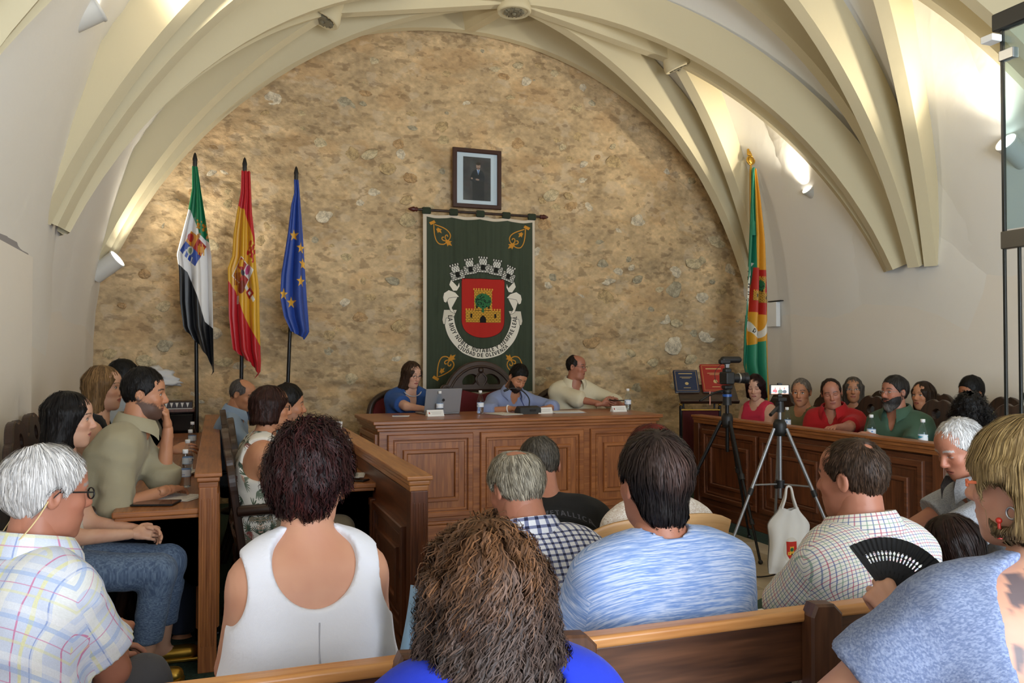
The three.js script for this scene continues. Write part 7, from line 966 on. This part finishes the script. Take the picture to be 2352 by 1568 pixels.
// ---------------------------------------------------------------- book stand, trophy cabinet
{
  const t = thing('book_stand', 'dark stand with a maroon cloth panel and gold rods behind the right desk', 'stand', [4.69, 0, -7.36], -0.34), H = 0.97;
  for (const x of [-0.2, 0.2]) { part('post', G.bar(V(x, 0.06, 0), V(x, H + 0.03, 0), 0.016), MAT.blackMetal, t); part('foot', G.box(0.05, 0.04, 0.36, x, 0.02, 0, 0.01), MAT.blackMetal, t); part('knob', G.sph(0.016, x, H + 0.045, 0), MAT.brass, t); part('shelf_strut', G.bar(V(x * 0.8, H, -0.06), V(x * 0.8, 1.07, -0.06), 0.01), MAT.blackMetal, t); }
  for (const y of [H - 0.01, 0.33]) part('gold_rod', G.bar(V(-0.2, y, 0.02), V(0.2, y, 0.02), 0.008), MAT.brass, t);
  const mt = canvasTex(256, 384, (x, w, h) => { x.fillStyle = '#4a0f14'; x.fillRect(0, 0, w, h); x.strokeStyle = '#6a3a30'; x.lineWidth = 5; x.strokeRect(150, 200, 56, 70); x.strokeRect(160, 170, 36, 24); x.beginPath(); x.arc(178, 236, 40, 0, 7); x.stroke(); }); mt.flipY = true;
  part('cloth_panel', gridMesh(20, 12, (u, v) => V((u - 0.5) * 0.37, 0.335 + v * (H - 0.35), 0.012 + 0.004 * Math.sin(u * 20)), 0.004), std({ map: mt, roughness: 0.9 }), t); part('shelf', boxUV(G.join(G.box(0.6, 0.02, 0.26, 0.08, 0, 0, 0.004), G.box(0.6, 0.035, 0.016, 0.08, 0.02, 0.128, 0.003)).rotateX(0.75).translate(0, 1.12, -0.02)), MAT.walnut, t); numberParts(t);
  const book = (label, x, w, h, col, art) => { const b = thing('display_book', label, 'book', [4.69 + Math.cos(-0.34) * x, 1.135, -7.36 - Math.sin(-0.34) * x - 0.02], -0.34), m = std({ color: col, roughness: 0.5 }), r = (g) => g.rotateX(-0.55); const tx = canvasTex(256, 300, (c, W, H2) => { c.fillStyle = art; c.fillRect(0, 0, W, H2); c.strokeStyle = '#b08d4a'; c.lineWidth = 4; c.strokeRect(14, 14, W - 28, H2 - 28); c.fillStyle = '#b9a06a'; c.fillRect(50, 44, 150, 12); c.fillRect(60, 96, 130, 7); c.fillRect(80, 112, 90, 6); c.beginPath(); c.arc(128, 190, 20, 0, 7); c.fill(); c.fillRect(90, 246, 76, 7); }); part('cover', r(G.box(w, h, 0.008, 0, h / 2, 0.016, 0.003)), m, b); part('cover_print', r(new THREE.PlaneGeometry(w - 0.006, h - 0.006).translate(0, h / 2, 0.0208)), std({ map: tx, roughness: 0.5 }), b); part('pages', r(G.box(w - 0.012, h - 0.012, 0.022, 0, h / 2, 0.001, 0)), MAT.paper, b); part('back_cover', r(G.box(w, h, 0.006, 0, h / 2, -0.013, 0.002)), m, b); return b; };
  book('blue book displayed on the stand left of the red one', -0.12, 0.25, 0.26, 0x14233f, '#17294a'); const rb = book('larger red book displayed on the stand', 0.18, 0.28, 0.33, 0x8a1c18, '#93201a'); part('ribbon', G.box(0.012, 0.14, 0.003, -0.1, -0.05, 0.13, 0), std({ color: 0xc98a78 }), rb);
}
{
  const t = thing('equipment_cabinet', 'wooden cabinet with black equipment at the far left corner', 'cabinet', [-0.56, 0, -8.74]);
  part('carcass', boxUV(G.join(G.box(0.8, 0.03, 0.3, 0, 0.985, 0, 0.004), G.box(0.03, 0.97, 0.3, -0.385, 0.485, 0, 0.003), G.box(0.03, 0.97, 0.3, 0.385, 0.485, 0, 0.003), G.box(0.8, 0.97, 0.02, 0, 0.485, -0.14, 0.003), G.box(0.8, 0.06, 0.3, 0, 0.03, 0, 0.003)), 1), MAT.oakDark, t);
  part('equipment_front', G.box(0.46, 0.5, 0.26, 0.13, 0.7, 0.0, 0.01), phys({ color: 0x060607, roughness: 0.12 }), t); part('door', boxUV(G.box(0.28, 0.88, 0.02, -0.24, 0.5, 0.14, 0.004), 1), MAT.oakDark, t); part('indicator', G.sph(0.006, 0.28, 0.76, 0.134, 8), std({ color: 0x88ffcc, emissive: 0x66ffcc, emissiveIntensity: 1 }), t);
  const b = thing('patterned_box', 'flat dark box with white triangles on the far left cabinet', 'box', [-0.42, 1.0, -8.74]); part('case', G.box(0.42, 0.07, 0.26, 0, 0.036, 0, 0.006), std({ color: 0x2a1414, roughness: 0.4 }), b); for (let i = 0; i < 8; i++) part('inlay', G.ext(G.shape([[-0.014, 0.024], [0.014, 0.024], [0, -0.024]]), 0.002, 0).translate(-0.17 + i * 0.048, 0.036, 0.1305), MAT.paper, b); part('edge_strip', G.box(0.42, 0.008, 0.262, 0, 0.002, 0.002, 0.002), MAT.plasticWhite, b); numberParts(b);
  const tr = thing('trophy', 'silver cup trophy covered with a crumpled white cloth on the far left cabinet', 'trophy', [-0.6, 1.07, -8.74]);
  part('cup', G.lathe([[0, 0], [0.07, 0], [0.075, 0.015], [0.03, 0.04], [0.016, 0.09], [0.03, 0.12], [0.08, 0.15], [0.1, 0.2], [0.1, 0.24], [0.095, 0.24], [0.09, 0.2], [0.03, 0.14], [0, 0.14]], 28), MAT.steel, tr);
  let g = new THREE.IcosahedronGeometry(1, 5); g.deleteAttribute('normal'); g.deleteAttribute('uv'); g = mergeVertices(g, 1e-4); const p = g.attributes.position; for (let i = 0; i < p.count; i++) { const x = p.getX(i), y = p.getY(i), z = p.getZ(i), n = 1 + 0.35 * (1 - 2 * Math.abs(vnoise(x * 2.2, y * 2.2, z * 2.2 + 4))) + 0.12 * vnoise(x * 6, y * 6, z * 6); p.setXYZ(i, x * 0.22 * n + 0.04, 0.22 + Math.max(y, -0.45) * 0.1 * n - Math.abs(x) * 0.02, z * 0.13 * n); } g.computeVertexNormals(); part('cloth', g, plain(0xdcdcdc, { bumpScale: 0 }), tr);
}
// ---------------------------------------------------------------- fan, blue scarf, glass screen
{
  const t = thing('folding_fan', 'open black pierced hand fan held by the blond woman', 'fan', [1.425, 0.967, -1.47], -0.75), Rr = 0.13, n = 17, a0 = 0.72, a1 = 2.2;
  for (let i = 0; i < n; i++) { const a = mix(a0, a1, (i + 0.5) / n), w = 0.0056; const s = G.shape([[-0.003, -0.012], [0.003, -0.012], [0.0066 * 0.75, 0.04], [w, 0.075], [w, 0.105], [-w, 0.105], [-w, 0.075], [-0.0066 * 0.75, 0.04]]); for (const [y, h, ww] of [[0.047, 0.007, 0.0019], [0.054, 0.0035, 0.0016], [0.083, 0.006, 0.0022], [0.094, 0.0042, 0.0026], [0.101, 0.0022, 0.002]]) { const p = new THREE.Path(); p.absellipse(0, y, ww, h, 0, 2 * Math.PI, true); s.holes.push(p); } const m = part('stick', G.ext(s, 0.0012, 0, 6).rotateZ(a - Math.PI / 2).translate(0, 0, (i % 2) * 0.0016 + i * 0.0002), MAT.black, t); void m; }
  part('leaf', gridMesh(n * 4, 3, (u, v) => { const a = mix(a1, a0, u), r = mix(0.1, Rr, v); return V(Math.cos(a) * r, Math.sin(a) * r, 0.004 + 0.0035 * Math.abs(((u * n * 2) % 2) - 1)); }, 0.0008), std({ color: 0x0b0b0c, roughness: 0.8 }), t); for (const a of [a0, a1]) part('guard_stick', G.ext(G.shape([[-0.005, -0.014], [0.005, -0.014], [0.007, Rr], [-0.007, Rr]]), 0.003, 0.0006).rotateZ(a - Math.PI / 2), MAT.black, t); part('rivet', G.cyl(0.004, 0.004, 0.012, 0, 0, 0.003, 10).rotateX(Math.PI / 2), MAT.steel, t); numberParts(t);
  const s = thing('blue_scarf', 'pale blue scarf hanging beside the white tank top', 'scarf', [0.45, 0, -1.96], 0.2), m = plain(0x8fb0cc);
  part('drape', gridMesh(16, 26, (u, v) => V(0.02 + (u - 0.5) * mix(0.05, 0.13, sstep(0, 0.7, v)) - 0.05 * v, 0.955 - v * 0.5, 0.018 * Math.sin(u * 11 + v * 2) * (0.4 + v) + 0.03 * Math.cos((u - 0.5) * 3)), 0.004), m, s); part('fold_over', gridMesh(12, 10, (u, v) => V(0.02 + (u - 0.5) * 0.07, 0.96 - v * 0.09 + 0.01 * Math.sin(u * 7), 0.05 + 0.012 * Math.sin(u * 9 + v * 3) - 0.01 * v), 0.004), m, s); numberParts(s);
}
{
  const g = new THREE.Group(); g.name = numbered('glass_screen'); g.position.set(3.15, 0, -2.6); g.rotation.y = 0; scene.add(g); tag(g, 'frameless glass door and screen with dark top rail at the right edge', 'glass door');
  const gm = phys({ color: 0xdcecf2, roughness: 0.02, transmission: 1, thickness: 0, ior: 1.5 }), ed = std({ color: 0x0e1413, roughness: 0.3 });
  part('transom_pane', G.box(0.01, 0.86, 1.7, 0, 2.47, 0.86, 0), gm, g); part('door_pane', G.box(0.01, 1.94, 1.6, 0, 1.0, 0.9, 0), gm, g); part('edge_seal', G.box(0.014, 0.88, 0.014, 0, 2.46, 0.007, 0.002), ed, g); part('edge_seal', G.box(0.012, 1.96, 0.012, 0, 1.0, 0.006, 0.002), ed, g); part('edge_seal', G.box(0.012, 1.96, 0.012, 0, 1.0, 0.075, 0.002), ed, g);
  part('top_rail', G.box(0.05, 0.075, 1.75, 0, 2.93, 0.85, 0.006), std({ color: 0x2b2a28, roughness: 0.4, metalness: 0.3 }), g); part('rail_bracket', G.box(0.06, 0.03, 0.06, -0.03, 2.86, -0.02, 0.004), MAT.plasticWhite, g); part('clamp', G.box(0.034, 0.045, 0.07, 0, 2.78, 0.035, 0.004), MAT.steel, g); part('hinge', G.box(0.034, 0.075, 0.15, 0, 1.995, 0.075, 0.004), std({ color: 0x6e6a62, roughness: 0.35, metalness: 0.8 }), g); part('floor_pivot', G.box(0.05, 0.03, 0.2, 0, 0.016, 0.1, 0.004), MAT.steel, g); numberParts(g);
}
scene.traverse((o) => { if (o.isMesh) o.castShadow = o.receiveShadow = true; });
renderer.render(scene, camera);
